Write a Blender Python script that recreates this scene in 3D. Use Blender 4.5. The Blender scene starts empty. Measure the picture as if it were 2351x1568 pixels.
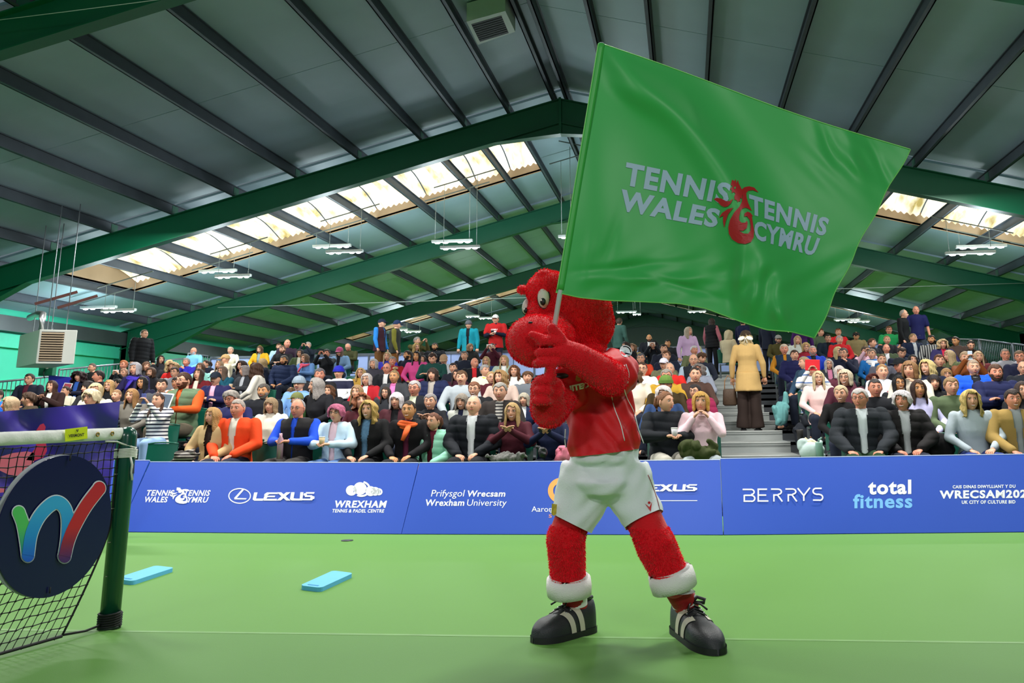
import bpy, bmesh, math, random
import numpy as np
from mathutils import Vector, Matrix, Euler
random.seed(7); RNG = np.random.default_rng(7)
C = bpy.context.scene.collection
SC = bpy.context.scene
# ------------------------------------------------------------------ camera
FPX, PITCH, YAW, ROLL, CX, CY, CAMH = 2100.0, 0.23094, -0.11121, -0.01393, 1328.155, 466.165, 1.08
W_, H_ = 2351.0, 1568.0
_F = np.array([math.sin(YAW)*math.cos(PITCH), math.cos(YAW)*math.cos(PITCH), math.sin(PITCH)])
_R0 = np.array([math.cos(YAW), -math.sin(YAW), 0.0]); _U0 = np.cross(_R0, _F)
_R = math.cos(ROLL)*_R0 + math.sin(ROLL)*_U0
_U = -math.sin(ROLL)*_R0 + math.cos(ROLL)*_U0
cam_data = bpy.data.cameras.new('camera'); cam = bpy.data.objects.new('camera', cam_data); C.objects.link(cam)
cam_data.sensor_width = 36.0; cam_data.lens = FPX/W_*36.0
cam_data.shift_x = -(CX-W_/2)/W_; cam_data.shift_y = (CY-H_/2)/W_
cam_data.clip_start = 0.05; cam_data.clip_end = 400
m3 = Matrix([[_R[i], _U[i], -_F[i]] for i in range(3)])
cam.matrix_world = Matrix.Translation((0, 0, CAMH)) @ m3.to_4x4()
SC.camera = cam
def ray(px, py): return _F*FPX + _R*(px-CX) - _U*(py-CY)
def at(px, py, Y):                                   # the point seen at a pixel at depth Y down the hall
    r = ray(px, py); t = Y/r[1]; return Vector((r*t + np.array([0, 0, CAMH])).tolist())
def onground(px, py, z=0.0):
    r = ray(px, py); t = (z-CAMH)/r[2]; return Vector((r*t + np.array([0, 0, CAMH])).tolist())
def onplane(px, py, p0, n):
    r = Vector(ray(px, py).tolist()); o = Vector((0, 0, CAMH)); n = Vector(n)
    return o + r*((Vector(p0)-o).dot(n)/r.dot(n))
# ------------------------------------------------------------------ view, world, big lights
SC.view_settings.view_transform = 'Standard'; SC.view_settings.look = 'None'
SC.view_settings.exposure = 0.0; SC.view_settings.gamma = 1.0; SC.view_settings.use_curve_mapping = False
wd = bpy.data.worlds.new('hall_world'); SC.world = wd; wd.use_nodes = True
wd.node_tree.nodes['Background'].inputs[0].default_value = (0.55, 0.72, 0.80, 1)
wd.node_tree.nodes['Background'].inputs[1].default_value = 0.22
def area(name, loc, sx, sy, power, col=(1, 0.985, 0.95), rot=(0, 0, 0)):
    l = bpy.data.lights.new(name, 'AREA'); l.shape = 'RECTANGLE'; l.size = sx; l.size_y = sy; l.energy = power; l.color = col
    o = bpy.data.objects.new(name, l); C.objects.link(o); o.location = loc; o.rotation_euler = rot; return o
for i, (x, y, z, p, t) in enumerate([(-5, -4.5, 5.4, 210, 60), (3.5, -4.5, 5.4, 240, 60), (-7, 7.4, 6.8, 260, -4), (-0.5, 7.4, 7.0, 330, -6), (6, 7.4, 6.8, 260, -4),
                                  (-10, 12, 6.0, 640, 10), (-3.5, 12, 6.4, 520, 10), (3.5, 12, 6.4, 520, 10), (9, 13, 6.0, 460, 10),
                                  (-12, 20, 5.8, 300, 0), (6, 20, 6.0, 260, 0), (-12, 36, 5.2, 520, 0), (-4, 36, 6.2, 480, 0), (5, 36, 5.6, 520, 0)]):
    area('hall_lamp_%d' % i, (x, y, z), 1.6, 0.5, p, rot=(math.radians(t), 0, 0))  # unseen hall lamps; camera-side and far rows are fill added to brighten
# ------------------------------------------------------------------ materials
def lin(h):
    if not isinstance(h, str): return tuple(h)
    v = [int(h[i:i+2], 16)/255.0 for i in (0, 2, 4)]
    return tuple((c/12.92 if c <= 0.04045 else ((c+0.055)/1.055)**2.4) for c in v)
MATS = {}
def mat(col, rough=0.7, metal=0.0, var=0.10, scale=8.0, bump=0.0, bscale=60.0, emit=0.0, kind='', spec=0.5, sheen=0.0):
    key = (col, rough, metal, var, scale, bump, bscale, emit, kind, sheen)
    if key in MATS: return MATS[key]
    m = bpy.data.materials.new('mat_%s_%s' % (kind or 'plain', col if isinstance(col, str) else 'rgb')); m.use_nodes = True
    nt = m.node_tree; b = nt.nodes['Principled BSDF']; c = lin(col)
    b.inputs['Roughness'].default_value = rough; b.inputs['Metallic'].default_value = metal
    b.inputs['Specular IOR Level'].default_value = spec
    b.inputs['Base Color'].default_value = (*c, 1)
    if sheen: b.inputs['Sheen Weight'].default_value = sheen
    tc = nt.nodes.new('ShaderNodeTexCoord')
    if var:
        n = nt.nodes.new('ShaderNodeTexNoise'); n.inputs['Scale'].default_value = scale; n.inputs['Detail'].default_value = 5
        r = nt.nodes.new('ShaderNodeMapRange'); r.inputs[3].default_value = 1-var; r.inputs[4].default_value = 1+var
        mx = nt.nodes.new('ShaderNodeMix'); mx.data_type = 'RGBA'; mx.blend_type = 'MULTIPLY'; mx.inputs[0].default_value = 1
        nt.links.new(tc.outputs['Object'], n.inputs['Vector']); nt.links.new(n.outputs[0], r.inputs[0])
        mx.inputs[6].default_value = (*c, 1); nt.links.new(r.outputs[0], mx.inputs[7]); nt.links.new(mx.outputs[2], b.inputs['Base Color'])
        m['_mix'] = mx.name
    if bump:
        n2 = nt.nodes.new('ShaderNodeTexNoise'); n2.inputs['Scale'].default_value = bscale; n2.inputs['Detail'].default_value = 4
        bp = nt.nodes.new('ShaderNodeBump'); bp.inputs['Strength'].default_value = bump; bp.inputs['Distance'].default_value = 0.01
        nt.links.new(tc.outputs['Object'], n2.inputs['Vector']); nt.links.new(n2.outputs[0], bp.inputs['Height']); nt.links.new(bp.outputs[0], b.inputs['Normal'])
    if emit:
        b.inputs['Emission Color'].default_value = (*c, 1); b.inputs['Emission Strength'].default_value = emit
    MATS[key] = m; return m
def stripes(c1, c2, period, axis='Z', duty=0.5, bumpd=0.0, rough=0.75, coord='Object', sharp=True):
    key = ('str', c1, c2, period, axis, duty, bumpd)
    if key in MATS: return MATS[key]
    m = bpy.data.materials.new('mat_stripes'); m.use_nodes = True; nt = m.node_tree; b = nt.nodes['Principled BSDF']
    b.inputs['Roughness'].default_value = rough
    tc = nt.nodes.new('ShaderNodeTexCoord'); sp = nt.nodes.new('ShaderNodeSeparateXYZ'); nt.links.new(tc.outputs[coord], sp.inputs[0])
    def mth(op, a, bv=None):
        n = nt.nodes.new('ShaderNodeMath'); n.operation = op; nt.links.new(a, n.inputs[0])
        if bv is not None: n.inputs[1].default_value = bv
        return n.outputs[0]
    q = mth('FRACT', mth('DIVIDE', sp.outputs[axis], period)); g = mth('LESS_THAN', q, duty)
    mx = nt.nodes.new('ShaderNodeMix'); mx.data_type = 'RGBA'; nt.links.new(g, mx.inputs[0])
    mx.inputs[6].default_value = (*lin(c2), 1); mx.inputs[7].default_value = (*lin(c1), 1); nt.links.new(mx.outputs[2], b.inputs['Base Color'])
    if bumpd:
        bp = nt.nodes.new('ShaderNodeBump'); bp.inputs['Distance'].default_value = bumpd; nt.links.new(g, bp.inputs['Height']); nt.links.new(bp.outputs[0], b.inputs['Normal'])
    MATS[key] = m; return m
# ------------------------------------------------------------------ mesh helpers
def link(name, me, m=None, parent=None, loc=None, rot=None):
    o = bpy.data.objects.new(name, me); C.objects.link(o)
    if m is not None:
        for q in (m if isinstance(m, (list, tuple)) else [m]): me.materials.append(q)
    if parent is not None: o.parent = parent
    if loc is not None: o.location = loc
    if rot is not None: o.rotation_euler = rot
    return o
def share(name, me, mats, parent=None, loc=None, rot=None):      # a mesh used by many things, its materials set on the object
    o = bpy.data.objects.new(name, me); C.objects.link(o)
    for i, q in enumerate(mats):
        if i < len(o.material_slots) and q is not None:
            o.material_slots[i].link = 'OBJECT'; o.material_slots[i].material = q
    if parent is not None: o.parent = parent
    if loc is not None: o.location = loc
    if rot is not None: o.rotation_euler = rot
    return o
def tag(o, label=None, cat=None, group=None, kind=None):
    if label: o['label'] = label
    if cat: o['category'] = cat
    if group: o['group'] = group
    if kind: o['kind'] = kind
    return o
def empty(name, loc=(0, 0, 0), rz=0.0):
    o = bpy.data.objects.new(name, None); C.objects.link(o); o.location = loc; o.rotation_euler = (0, 0, rz); o.empty_display_size = 0.1; return o
class MB:
    """collects simple shapes into one mesh"""
    def __init__(s): s.v = []; s.f = []; s.mi = []; s.sm = []
    def add(s, vs, fs, mi=0, smooth=False):
        b = len(s.v); s.v += [tuple(x) for x in vs]; s.f += [tuple(b+i for i in f) for f in fs]; s.mi += [mi]*len(fs); s.sm += [smooth]*len(fs); return s
    def box(s, x0, y0, z0, x1, y1, z1, mi=0):
        vs = [(x, y, z) for z in (z0, z1) for y in (y0, y1) for x in (x0, x1)]
        return s.add(vs, [(0, 2, 3, 1), (4, 5, 7, 6), (0, 1, 5, 4), (2, 6, 7, 3), (0, 4, 6, 2), (1, 3, 7, 5)], mi)
    def hexa(s, a, b, mi=0):                          # two quads a[0..3] and b[0..3] joined into a block
        return s.add(list(a)+list(b), [(3, 2, 1, 0), (4, 5, 6, 7), (0, 1, 5, 4), (1, 2, 6, 5), (2, 3, 7, 6), (3, 0, 4, 7)], mi)
    def beam(s, p, q, w, h, up=(0, 0, 1), mi=0):
        p = Vector(p); q = Vector(q); d = (q-p).normalized(); u = Vector(up); sd = d.cross(u)
        if sd.length < 1e-4: sd = d.cross(Vector((1, 0, 0)))
        sd.normalize(); u = sd.cross(d).normalized(); a = []
        for c in (p, q): a.append([c+sd*(w/2)*i+u*(h/2)*j for i, j in ((-1, -1), (1, -1), (1, 1), (-1, 1))])
        return s.hexa(a[0], a[1], mi)
    def tube(s, pts, r, n=8, mi=0, caps=True, flat=1.0, upv=(0, 0, 1)):
        pts = [Vector(p) for p in pts]; rs = r if isinstance(r, (list, tuple)) else [r]*len(pts); vs = []
        for i, p in enumerate(pts):
            d = (pts[min(i+1, len(pts)-1)]-pts[max(i-1, 0)])
            if d.length < 1e-7: d = Vector((0, 0, 1))
            d.normalize(); a = d.cross(Vector(upv))
            if a.length < 1e-3: a = d.cross(Vector((0, 1, 0.01)))
            a.normalize(); b = a.cross(d)
            for k in range(n):
                t = 2*math.pi*k/n; vs.append(p+(a*math.cos(t)+b*math.sin(t)*flat)*rs[i])
        fs = [(i*n+k, i*n+(k+1) % n, (i+1)*n+(k+1) % n, (i+1)*n+k) for i in range(len(pts)-1) for k in range(n)]
        if caps: fs += [tuple(range(n))[::-1], tuple((len(pts)-1)*n+k for k in range(n))]
        return s.add(vs, fs, mi, True)
    def capsule(s, p, q, r0, r1, n=10, mi=0, e=3):
        p = Vector(p); q = Vector(q); d = (q-p); L = d.length or 1e-6; d = d/L; pts = []; rs = []
        for i in range(e): t = (math.pi/2)*(1-i/e); pts.append(p-d*r0*math.sin(t)); rs.append(max(1e-4, r0*math.cos(t)))
        pts += [p, q]; rs += [r0, r1]
        for i in range(1, e+1): t = (math.pi/2)*(i/e); pts.append(q+d*r1*math.sin(t)); rs.append(max(1e-4, r1*math.cos(t)))
        return s.tube(pts, rs, n, mi, True)
    def ball(s, c, rx, ry, rz, n=12, m=8, mi=0, rot=None):
        vs = []; c = Vector(c)
        for i in range(m+1):
            t = math.pi*i/m
            for k in range(n):
                a = 2*math.pi*k/n; v = Vector((rx*math.sin(t)*math.cos(a), ry*math.sin(t)*math.sin(a), rz*math.cos(t)))
                if rot is not None: v = rot @ v
                vs.append(c+v)
        fs = [(i*n+k, (i+1)*n+k, (i+1)*n+(k+1) % n, i*n+(k+1) % n) for i in range(m) for k in range(n)]
        return s.add(vs, fs, mi, True)
    def grid(s, fn, nu, nv, mi=0, smooth=True, closed=False):
        vs = [fn(i/nu, j/nv) for j in range(nv+1) for i in range(nu+(0 if closed else 1))]; w = nu+(0 if closed else 1)
        fs = [(j*w+i, j*w+(i+1) % w, (j+1)*w+(i+1) % w, (j+1)*w+i) for j in range(nv) for i in range(nu)]
        return s.add(vs, fs, mi, smooth)
    def mesh(s, name='mesh'):
        me = bpy.data.meshes.new(name); me.from_pydata([tuple(v) for v in s.v], [], s.f)
        me.polygons.foreach_set('material_index', s.mi); me.polygons.foreach_set('use_smooth', s.sm); me.update(); return me
    def build(s, name, m=None, parent=None, loc=None, rot=None, bevel=0.0):
        me = s.mesh(name); o = link(name, me, m, parent, loc, rot)
        if bevel: bv = o.modifiers.new('bevel', 'BEVEL'); bv.width = bevel; bv.segments = 2; bv.limit_method = 'ANGLE'
        return o
def baked(o, decim=None):                              # evaluate modifiers into a plain mesh
    dg = bpy.context.evaluated_depsgraph_get(); dg.update(); me = bpy.data.meshes.new_from_object(o.evaluated_get(dg)); return me
def remeshed(mb, voxel, smooth=2, sub=None):
    me = mb.mesh('tmp'); o = bpy.data.objects.new('tmp', me); C.objects.link(o)
    r = o.modifiers.new('r', 'REMESH'); r.mode = 'VOXEL'; r.voxel_size = voxel; r.use_smooth_shade = True
    if smooth: s = o.modifiers.new('s', 'SMOOTH'); s.iterations = smooth; s.factor = 0.6
    out = baked(o); bpy.data.objects.remove(o); bpy.data.meshes.remove(me); out.polygons.foreach_set('use_smooth', [True]*len(out.polygons)); return out
def co(me): a = np.empty(len(me.vertices)*3); me.vertices.foreach_get('co', a); return a.reshape(-1, 3)
def setco(me, a): me.vertices.foreach_set('co', a.ravel()); me.update()
def nrm(me): a = np.empty(len(me.vertices)*3); me.vertices.foreach_get('normal', a); return a.reshape(-1, 3)
def text_mesh(body, shear=0.0, bold=0.0, spacing=1.0, lines=1.0):
    """lettering as triangles in a unit box: x 0..1, y 0..1 (top = 1)"""
    cu = bpy.data.curves.new('lettering', 'FONT'); cu.body = body; cu.shear = shear; cu.offset = bold; cu.space_character = spacing; cu.resolution_u = 3
    cu.space_line = lines; o = bpy.data.objects.new('tmp', cu); C.objects.link(o); me = baked(o); bpy.data.objects.remove(o)
    a = co(me); x0, y0 = a[:, 0].min(), a[:, 1].min(); w, h = np.ptp(a[:, 0]) or 1, np.ptp(a[:, 1]) or 1
    a[:, 0] = (a[:, 0]-x0)/w; a[:, 1] = (a[:, 1]-y0)/h; a[:, 2] = 0
    fs = [tuple(p.vertices) for p in me.polygons]; return a, fs
def place_text(name, body, quad, mapf, m, parent, **kw):
    """quad: pixel corners tl, tr, br, bl of the lettering's box; mapf turns a pixel into a point on the printed surface"""
    a, fs = text_mesh(body, **kw); tl, tr, br, bl = [np.array(q, float) for q in quad]; vs = []
    for u, v, _ in a:
        p = (tl*(1-u)+tr*u)*v + (bl*(1-u)+br*u)*(1-v); vs.append(mapf(p[0], p[1]))
    mb = MB(); mb.add(vs, fs); return mb.build(name, m, parent)
def polys(name, plist, mapf, m, parent, fine=0):
    from mathutils.geometry import tessellate_polygon
    mb = MB()
    for i, pts in enumerate(plist):
        bm = bmesh.new(); vv = [bm.verts.new((x, y, 0)) for x, y in pts]
        for t in tessellate_polygon([[Vector((x, y, 0)) for x, y in pts]]):
            try: bm.faces.new([vv[k] for k in t])
            except Exception: pass
        for _ in range(fine): bmesh.ops.subdivide_edges(bm, edges=bm.edges[:], cuts=1); bmesh.ops.triangulate(bm, faces=bm.faces[:])
        bm.verts.index_update(); P = [mapf(v.co.x, v.co.y) for v in bm.verts]; F = [[q.index for q in f.verts] for f in bm.faces]
        if F:
            n = sum(((P[f[1]]-P[f[0]]).cross(P[f[2]]-P[f[0]])*(1 if (P[f[1]]-P[f[0]]).cross(P[f[2]]-P[f[0]]).y < 0 else -1) for f in F), Vector()); n = n.normalized()*(.0005*i); P = [p+n for p in P]
            mb.add(P, F)
        bm.free()
    return mb.build(name, m, parent)
def ellipse(cx, cy, rx, ry, n=28, a0=0, a1=360, rot=0):
    out = []
    for i in range(n):
        t = math.radians(a0+(a1-a0)*i/(n-1 if a1-a0 < 360 else n)); x, y = rx*math.cos(t), ry*math.sin(t); r = math.radians(rot)
        out.append((cx+x*math.cos(r)-y*math.sin(r), cy+x*math.sin(r)+y*math.cos(r)))
    return out
def arcband(cx, cy, rx, ry, w, a0, a1, n=24, rot=0, taper=0.0):
    o = ellipse(cx, cy, rx, ry, n, a0, a1, rot); k = []
    for i, p in enumerate(ellipse(cx, cy, rx-w, ry-w, n, a0, a1, rot)):
        t = i/(n-1); s = 1-taper*abs(2*t-1); k.append((o[i][0]+(p[0]-o[i][0])*s, o[i][1]+(p[1]-o[i][1])*s))
    return o + k[::-1]
# ================================================================== STRUCTURE
UN = 1.6                                                # metres per purlin spacing
XR = -1.75235*UN; ZR = CAMH + 4.82414*UN + 0.27; SL = 0.25891
ZF = [13.36955*UN, 19.46013*UN, 25.73711*UN]; BAY = (ZF[2]-ZF[0])/2
FR = [ZF[0]-2*BAY, ZF[0]-BAY, ZF[0], ZF[1], ZF[2], ZF[2]+BAY, ZF[2]+2*BAY, ZF[2]+3*BAY]   # frames down the hall
UO = [0.12218*UN + 0.69506*UN*min(k, 3) + UN*max(0, k-3) for k in range(0, 13)]             # purlin offsets from the ridge
UE = UO[11] + 0.75*UN                                    # the eaves
def roof(u): return ZR - SL*abs(u)
Xw0, Xw1 = XR-UE, XR+UE
GREEN = mat('005a3c', 0.42, var=0.10, scale=2.0, kind='green_steel')
GREEN2 = mat('4ad8b0', 0.5, var=0.06, scale=1.5, kind='green_wall')
PURL = mat('434b54', 0.55, metal=0.15, var=0.25, scale=3.0, kind='purlin')
PANEL = None
def ceiling_mat():
    m = mat('9ab2bc', 0.55, var=0.10, scale=1.2, kind='ceiling'); nt = m.node_tree; b = nt.nodes['Principled BSDF']
    tc = nt.nodes.new('ShaderNodeTexCoord'); sp = nt.nodes.new('ShaderNodeSeparateXYZ'); nt.links.new(tc.outputs['Object'], sp.inputs[0])
    a = nt.nodes.new('ShaderNodeMath'); a.operation = 'DIVIDE'; a.inputs[1].default_value = 0.333; nt.links.new(sp.outputs['Y'], a.inputs[0])
    f = nt.nodes.new('ShaderNodeMath'); f.operation = 'FRACT'; nt.links.new(a.outputs[0], f.inputs[0])
    l = nt.nodes.new('ShaderNodeMath'); l.operation = 'LESS_THAN'; l.inputs[1].default_value = 0.12; nt.links.new(f.outputs[0], l.inputs[0])
    bp = nt.nodes.new('ShaderNodeBump'); bp.inputs['Distance'].default_value = 0.02; bp.inputs['Strength'].default_value = 0.6; bp.invert = True
    nt.links.new(l.outputs[0], bp.inputs['Height']); nt.links.new(bp.outputs[0], b.inputs['Normal']); return m
PANEL = ceiling_mat()
floor_m = mat('5f9040', 0.62, var=0.06, scale=0.5, bump=0.12, bscale=220, kind='court', spec=.18)
_nt = floor_m.node_tree
_t = _nt.nodes.new('ShaderNodeTexNoise'); _t.inputs['Scale'].default_value = 0.9; _t.inputs['Detail'].default_value = 6
_r = _nt.nodes.new('ShaderNodeMapRange'); _r.inputs[1].default_value = 0.35; _r.inputs[2].default_value = 0.7; _r.inputs[3].default_value = 0.52; _r.inputs[4].default_value = 0.75
_nt.links.new(_t.outputs[0], _r.inputs[0]); _nt.links.new(_r.outputs[0], _nt.nodes['Principled BSDF'].inputs['Roughness'])
fl = MB().box(Xw0-0.5, -8, -0.2, Xw1+0.5, 95, 0).build('floor', floor_m); tag(fl, kind='structure')
# worn lines and dark inner court paint, thin coats on the slab
ln = MB(); a0 = onground(300, 1450); a1 = onground(2230, 1475); d = (a1-a0).normalized(); n_ = Vector((-d.y, d.x, 0))
for off, w in ((0.0, 0.035),):
    p, q = a0-d*3+n_*off, a1+d*3+n_*off; ln.hexa([p-n_*w/2, q-n_*w/2, q+n_*w/2, p+n_*w/2], [v+Vector((0, 0, .002)) for v in (p-n_*w/2, q-n_*w/2, q+n_*w/2, p+n_*w/2)])
ln.build('court_line', mat('639345', 0.6, var=0.3, scale=6), fl)
p, q = a0-d*12-n_*0.02, a1+d*12-n_*0.02
MB().hexa([p-n_*9, q-n_*9, q, p], [v+Vector((0, 0, .0012)) for v in (p-n_*9, q-n_*9, q, p)]).build('inner_court', mat('558439', 0.6, var=0.08, scale=0.6, bump=0.1, bscale=220, kind='court2', spec=.18), fl)
ceil = empty('ceiling'); tag(ceil, kind='structure')
# skylight strips: bays where daylight comes through, and how far along the bay they open
SKY = {3: (0.265, 0.63), 5: (0.265, 0.63), 7: (0.2, 0.6)}
SKY_K = {-1: (1, 9), 1: (1, 9)}
for b in range(1, len(FR)):
    y0, y1 = FR[b-1]+0.12, FR[b]-0.12; ym = (y0+y1)/2; L = FR[b]-FR[b-1]
    for s in (-1, 1):
        for k in range(0, 12):
            ua = UO[k]; ub = UO[k+1] if k < 11 else UE
            if k == 0: ua = 0.0
            cuts = [(y0, ym-0.01), (ym+0.01, y1)]
            if b in SKY and SKY_K[s][0] <= k <= SKY_K[s][1]:
                ya, yb = FR[b-1]+SKY[b][0]*L, FR[b-1]+SKY[b][1]*L; cuts = [(y0, ya), (yb, y1)]
            for (c0, c1) in cuts:
                q = [(XR+s*ua, c0, roof(ua)), (XR+s*(ub-0.01), c0, roof(ub)), (XR+s*(ub-0.01), c1, roof(ub)), (XR+s*ua, c1, roof(ua))]
                MB().hexa(q, [(x, y, z+0.06) for x, y, z in q]).build('panel', PANEL, ceil)
# purlins: each length from frame to frame
for b in range(1, len(FR)):
    for s in (-1, 1):
        for k in range(0, 12):
            u = UO[k]; z = roof(u); mb = MB(); X = XR+s*u; y0, y1 = FR[b-1]+0.02, FR[b]-0.02
            mb.box(X-0.012, y0, z-0.27, X+0.012, y1, z-0.005)
            if s < 0: mb.box(X-0.012, y0, z-0.27, X+0.075, y1, z-0.255)
            else: mb.box(X-0.075, y0, z-0.27, X+0.012, y1, z-0.255)
            mb.box(X-0.05, y0, z-0.02, X+0.05, y1, z-0.004)
            mb.build('purlin', PURL, ceil)
# green portal frames
def frame(i):
    Y = FR[i]; root = empty('roof_frame', (0, Y, 0)); D = 0.62
    for s in (-1, 1):
        mb = MB(); u0, u1 = 0.0, UE-0.25; zt = 0.27
        def P(u, dz, y): return (XR+s*u, y, roof(u)-zt+dz)
        # web, top flange, bottom flange, all sloping with the roof
        for (ya, yb, t0, t1) in ((-0.01, 0.01, -D, 0), (-0.13, 0.13, -0.022, 0), (-0.13, 0.13, -D-0.022, -D)):
            mb.hexa([P(u0, t0, ya), P(u1, t0, ya), P(u1, t0, yb), P(u0, t0, yb)], [P(u0, t1, ya), P(u1, t1, ya), P(u1, t1, yb), P(u0, t1, yb)])
        # tapering haunch towards the column
        h0, hd = u1-3.6, 0.95
        for (ya, yb, w) in ((-0.01, 0.01, 0), (-0.13, 0.13, 1)):
            if w: mb.hexa([P(h0, -D-.02, ya), P(u1, -D-hd-.02, ya), P(u1, -D-hd-.02, yb), P(h0, -D-.02, yb)], [P(h0, -D, ya), P(u1, -D-hd, ya), P(u1, -D-hd, yb), P(h0, -D, yb)])
            else: mb.add([P(h0, -D, ya), P(u1, -D, ya), P(u1, -D-hd, ya), P(h0, -D, yb), P(u1, -D, yb), P(u1, -D-hd, yb)], [(0, 1, 2), (5, 4, 3), (0, 2, 5, 3)])
        # apex haunch
        mb.add([P(0, -D-.28, -.01), P(1.6, -D, -.01), P(0, -D, -.01), P(0, -D-.28, .01), P(1.6, -D, .01), P(0, -D, .01)], [(0, 1, 2), (5, 4, 3)])
        mb.hexa([P(0, -D-.30, -.13), P(1.65, -D-.02, -.13), P(1.65, -D-.02, .13), P(0, -D-.30, .13)], [P(0, -D-.28, -.13), P(1.65, -D, -.13), P(1.65, -D, .13), P(0, -D-.28, .13)])
        mb.build('rafter', GREEN, root)
        c = MB(); xa = XR+s*(u1); zt2 = roof(u1)-zt
        c.box(xa-0.28, -0.01, 0, xa+0.28, 0.01, zt2); c.box(xa-0.29, -0.13, 0, xa-0.265, 0.13, zt2); c.box(xa+0.265, -0.13, 0, xa+0.29, 0.13, zt2)
        c.build('column', GREEN, root)
        for k in range(1, 12):
            u = UO[k]; X = s*u; br = MB(); br.box(XR+X-0.02, -0.13, roof(u)-0.27, XR+X+0.02, 0.13, roof(u)-0.03)
            br.build('cleat', GREEN, root)
    e = MB(); e.box(XR-0.03, -0.14, ZR-0.27-D-0.30, XR+0.03, 0.14, ZR-0.25); e.build('apex_plate', GREEN, root)
    return root
lab = ['green steel roof frame behind the court, out over the players', 'green steel roof frame crossing the top corner nearest the court',
       'green steel roof frame in front of the first row of skylights', 'green steel roof frame just behind the first row of skylights and lamps',
       'green steel roof frame above the back rail of the stand', 'green steel roof frame behind the second row of skylights',
       'green steel roof frame second from the far gable', 'green steel roof frame nearest the far gable']
for i in range(len(FR)): tag(frame(i), lab[i], 'roof frame', 'green portal frames of the hall')
# walls: profiled cladding above, rails
def wall(name, x0, y0, x1, y1, h, m, t=0.15):
    d = Vector((x1-x0, y1-y0, 0)).normalized(); n = Vector((-d.y, d.x, 0))*t
    a = [(x0, y0, 0), (x1, y1, 0), (x1+n.x, y1+n.y, 0), (x0+n.x, y0+n.y, 0)]
    return tag(MB().hexa(a, [(x, y, h) for x, y, _ in a]).build(name, m), kind='structure')
eave = roof(UE)+0.1
wl = wall('wall_left', Xw0, -8, Xw0, FR[-1], eave, GREEN2); wr = wall('wall_right', Xw1, FR[-1], Xw1, -8, eave, mat('0d5c40', 0.6, var=0.1, scale=1, kind='wallr'))
wb = MB(); wb.add([(Xw0, FR[-1], 0), (Xw1, FR[-1], 0), (Xw1, FR[-1], eave), (XR, FR[-1], ZR+.1), (Xw0, FR[-1], eave)], [(0, 1, 2, 3, 4)])
wb.add([(Xw0, FR[-1]+.1, 0), (Xw1, FR[-1]+.1, 0), (Xw1, FR[-1]+.1, eave), (XR, FR[-1]+.1, ZR+.1), (Xw0, FR[-1]+.1, eave)], [(4, 3, 2, 1, 0)])
tag(wb.build('wall_back', mat('5d6f70', 0.7, var=0.1, kind='gable')), kind='structure')
# wall rails along the left wall: eaves beam, mid rail, gutter and louvre trunking
tr = MB(); tr.box(Xw0+0.02, -8, eave-1.25, Xw0+0.20, FR[-1], eave-0.85); tr.build('eaves_rail', mat('4ad8b0', 0.4, var=0.08, kind='rail'), wl)
tr = MB(); tr.box(Xw0+0.02, -8, eave-0.80, Xw0+0.45, FR[-1], eave-0.35); tr.build('gutter_trunking', mat('555b5c', 0.45, metal=0.4, var=0.2, scale=2, kind='gut'), wl)
tr = MB(); tr.box(Xw0+0.02, -8, 2.15, Xw0+0.16, FR[-1], 2.4); tr.build('wall_rail', GREEN2, wl)
tr = MB(); tr.box(Xw1-0.2, -8, eave-1.1, Xw1-0.02, FR[-1], eave-0.8); tr.build('eaves_rail', GREEN, wr)
# skylights: shaft, curved ribbed sheet
def glass_mat():
    m = bpy.data.materials.new('mat_rooflight'); m.use_nodes = True; nt = m.node_tree; b = nt.nodes['Principled BSDF']
    tc = nt.nodes.new('ShaderNodeTexCoord'); mp = nt.nodes.new('ShaderNodeMapping'); mp.inputs['Scale'].default_value = (2.6, 0.7, 1); nt.links.new(tc.outputs['Object'], mp.inputs[0])
    n = nt.nodes.new('ShaderNodeTexNoise'); n.inputs['Scale'].default_value = 1.3; n.inputs['Detail'].default_value = 7; nt.links.new(mp.outputs[0], n.inputs['Vector'])
    r = nt.nodes.new('ShaderNodeValToRGB'); r.color_ramp.elements[0].position = 0.30; r.color_ramp.elements[0].color = (*lin('9a8a52'), 1)
    r.color_ramp.elements[1].position = 0.62; r.color_ramp.elements[1].color = (1, 0.93, 0.76, 1); nt.links.new(n.outputs[0], r.inputs[0])
    nt.links.new(r.outputs[0], b.inputs['Base Color']); nt.links.new(r.outputs[0], b.inputs['Emission Color']); b.inputs['Emission Strength'].default_value = 1.5; b.inputs['Roughness'].default_value = 0.5
    return m
GL = glass_mat(); SHAFT = mat('a38d72', 0.8, var=0.12, scale=2, kind='shaft'); RIBM = mat('8f7c5a', 0.7, kind='rib')
sides = {-1: 'left', 1: 'right'}; rowname = {3: 'first', 5: 'second', 7: 'farthest'}
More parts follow.
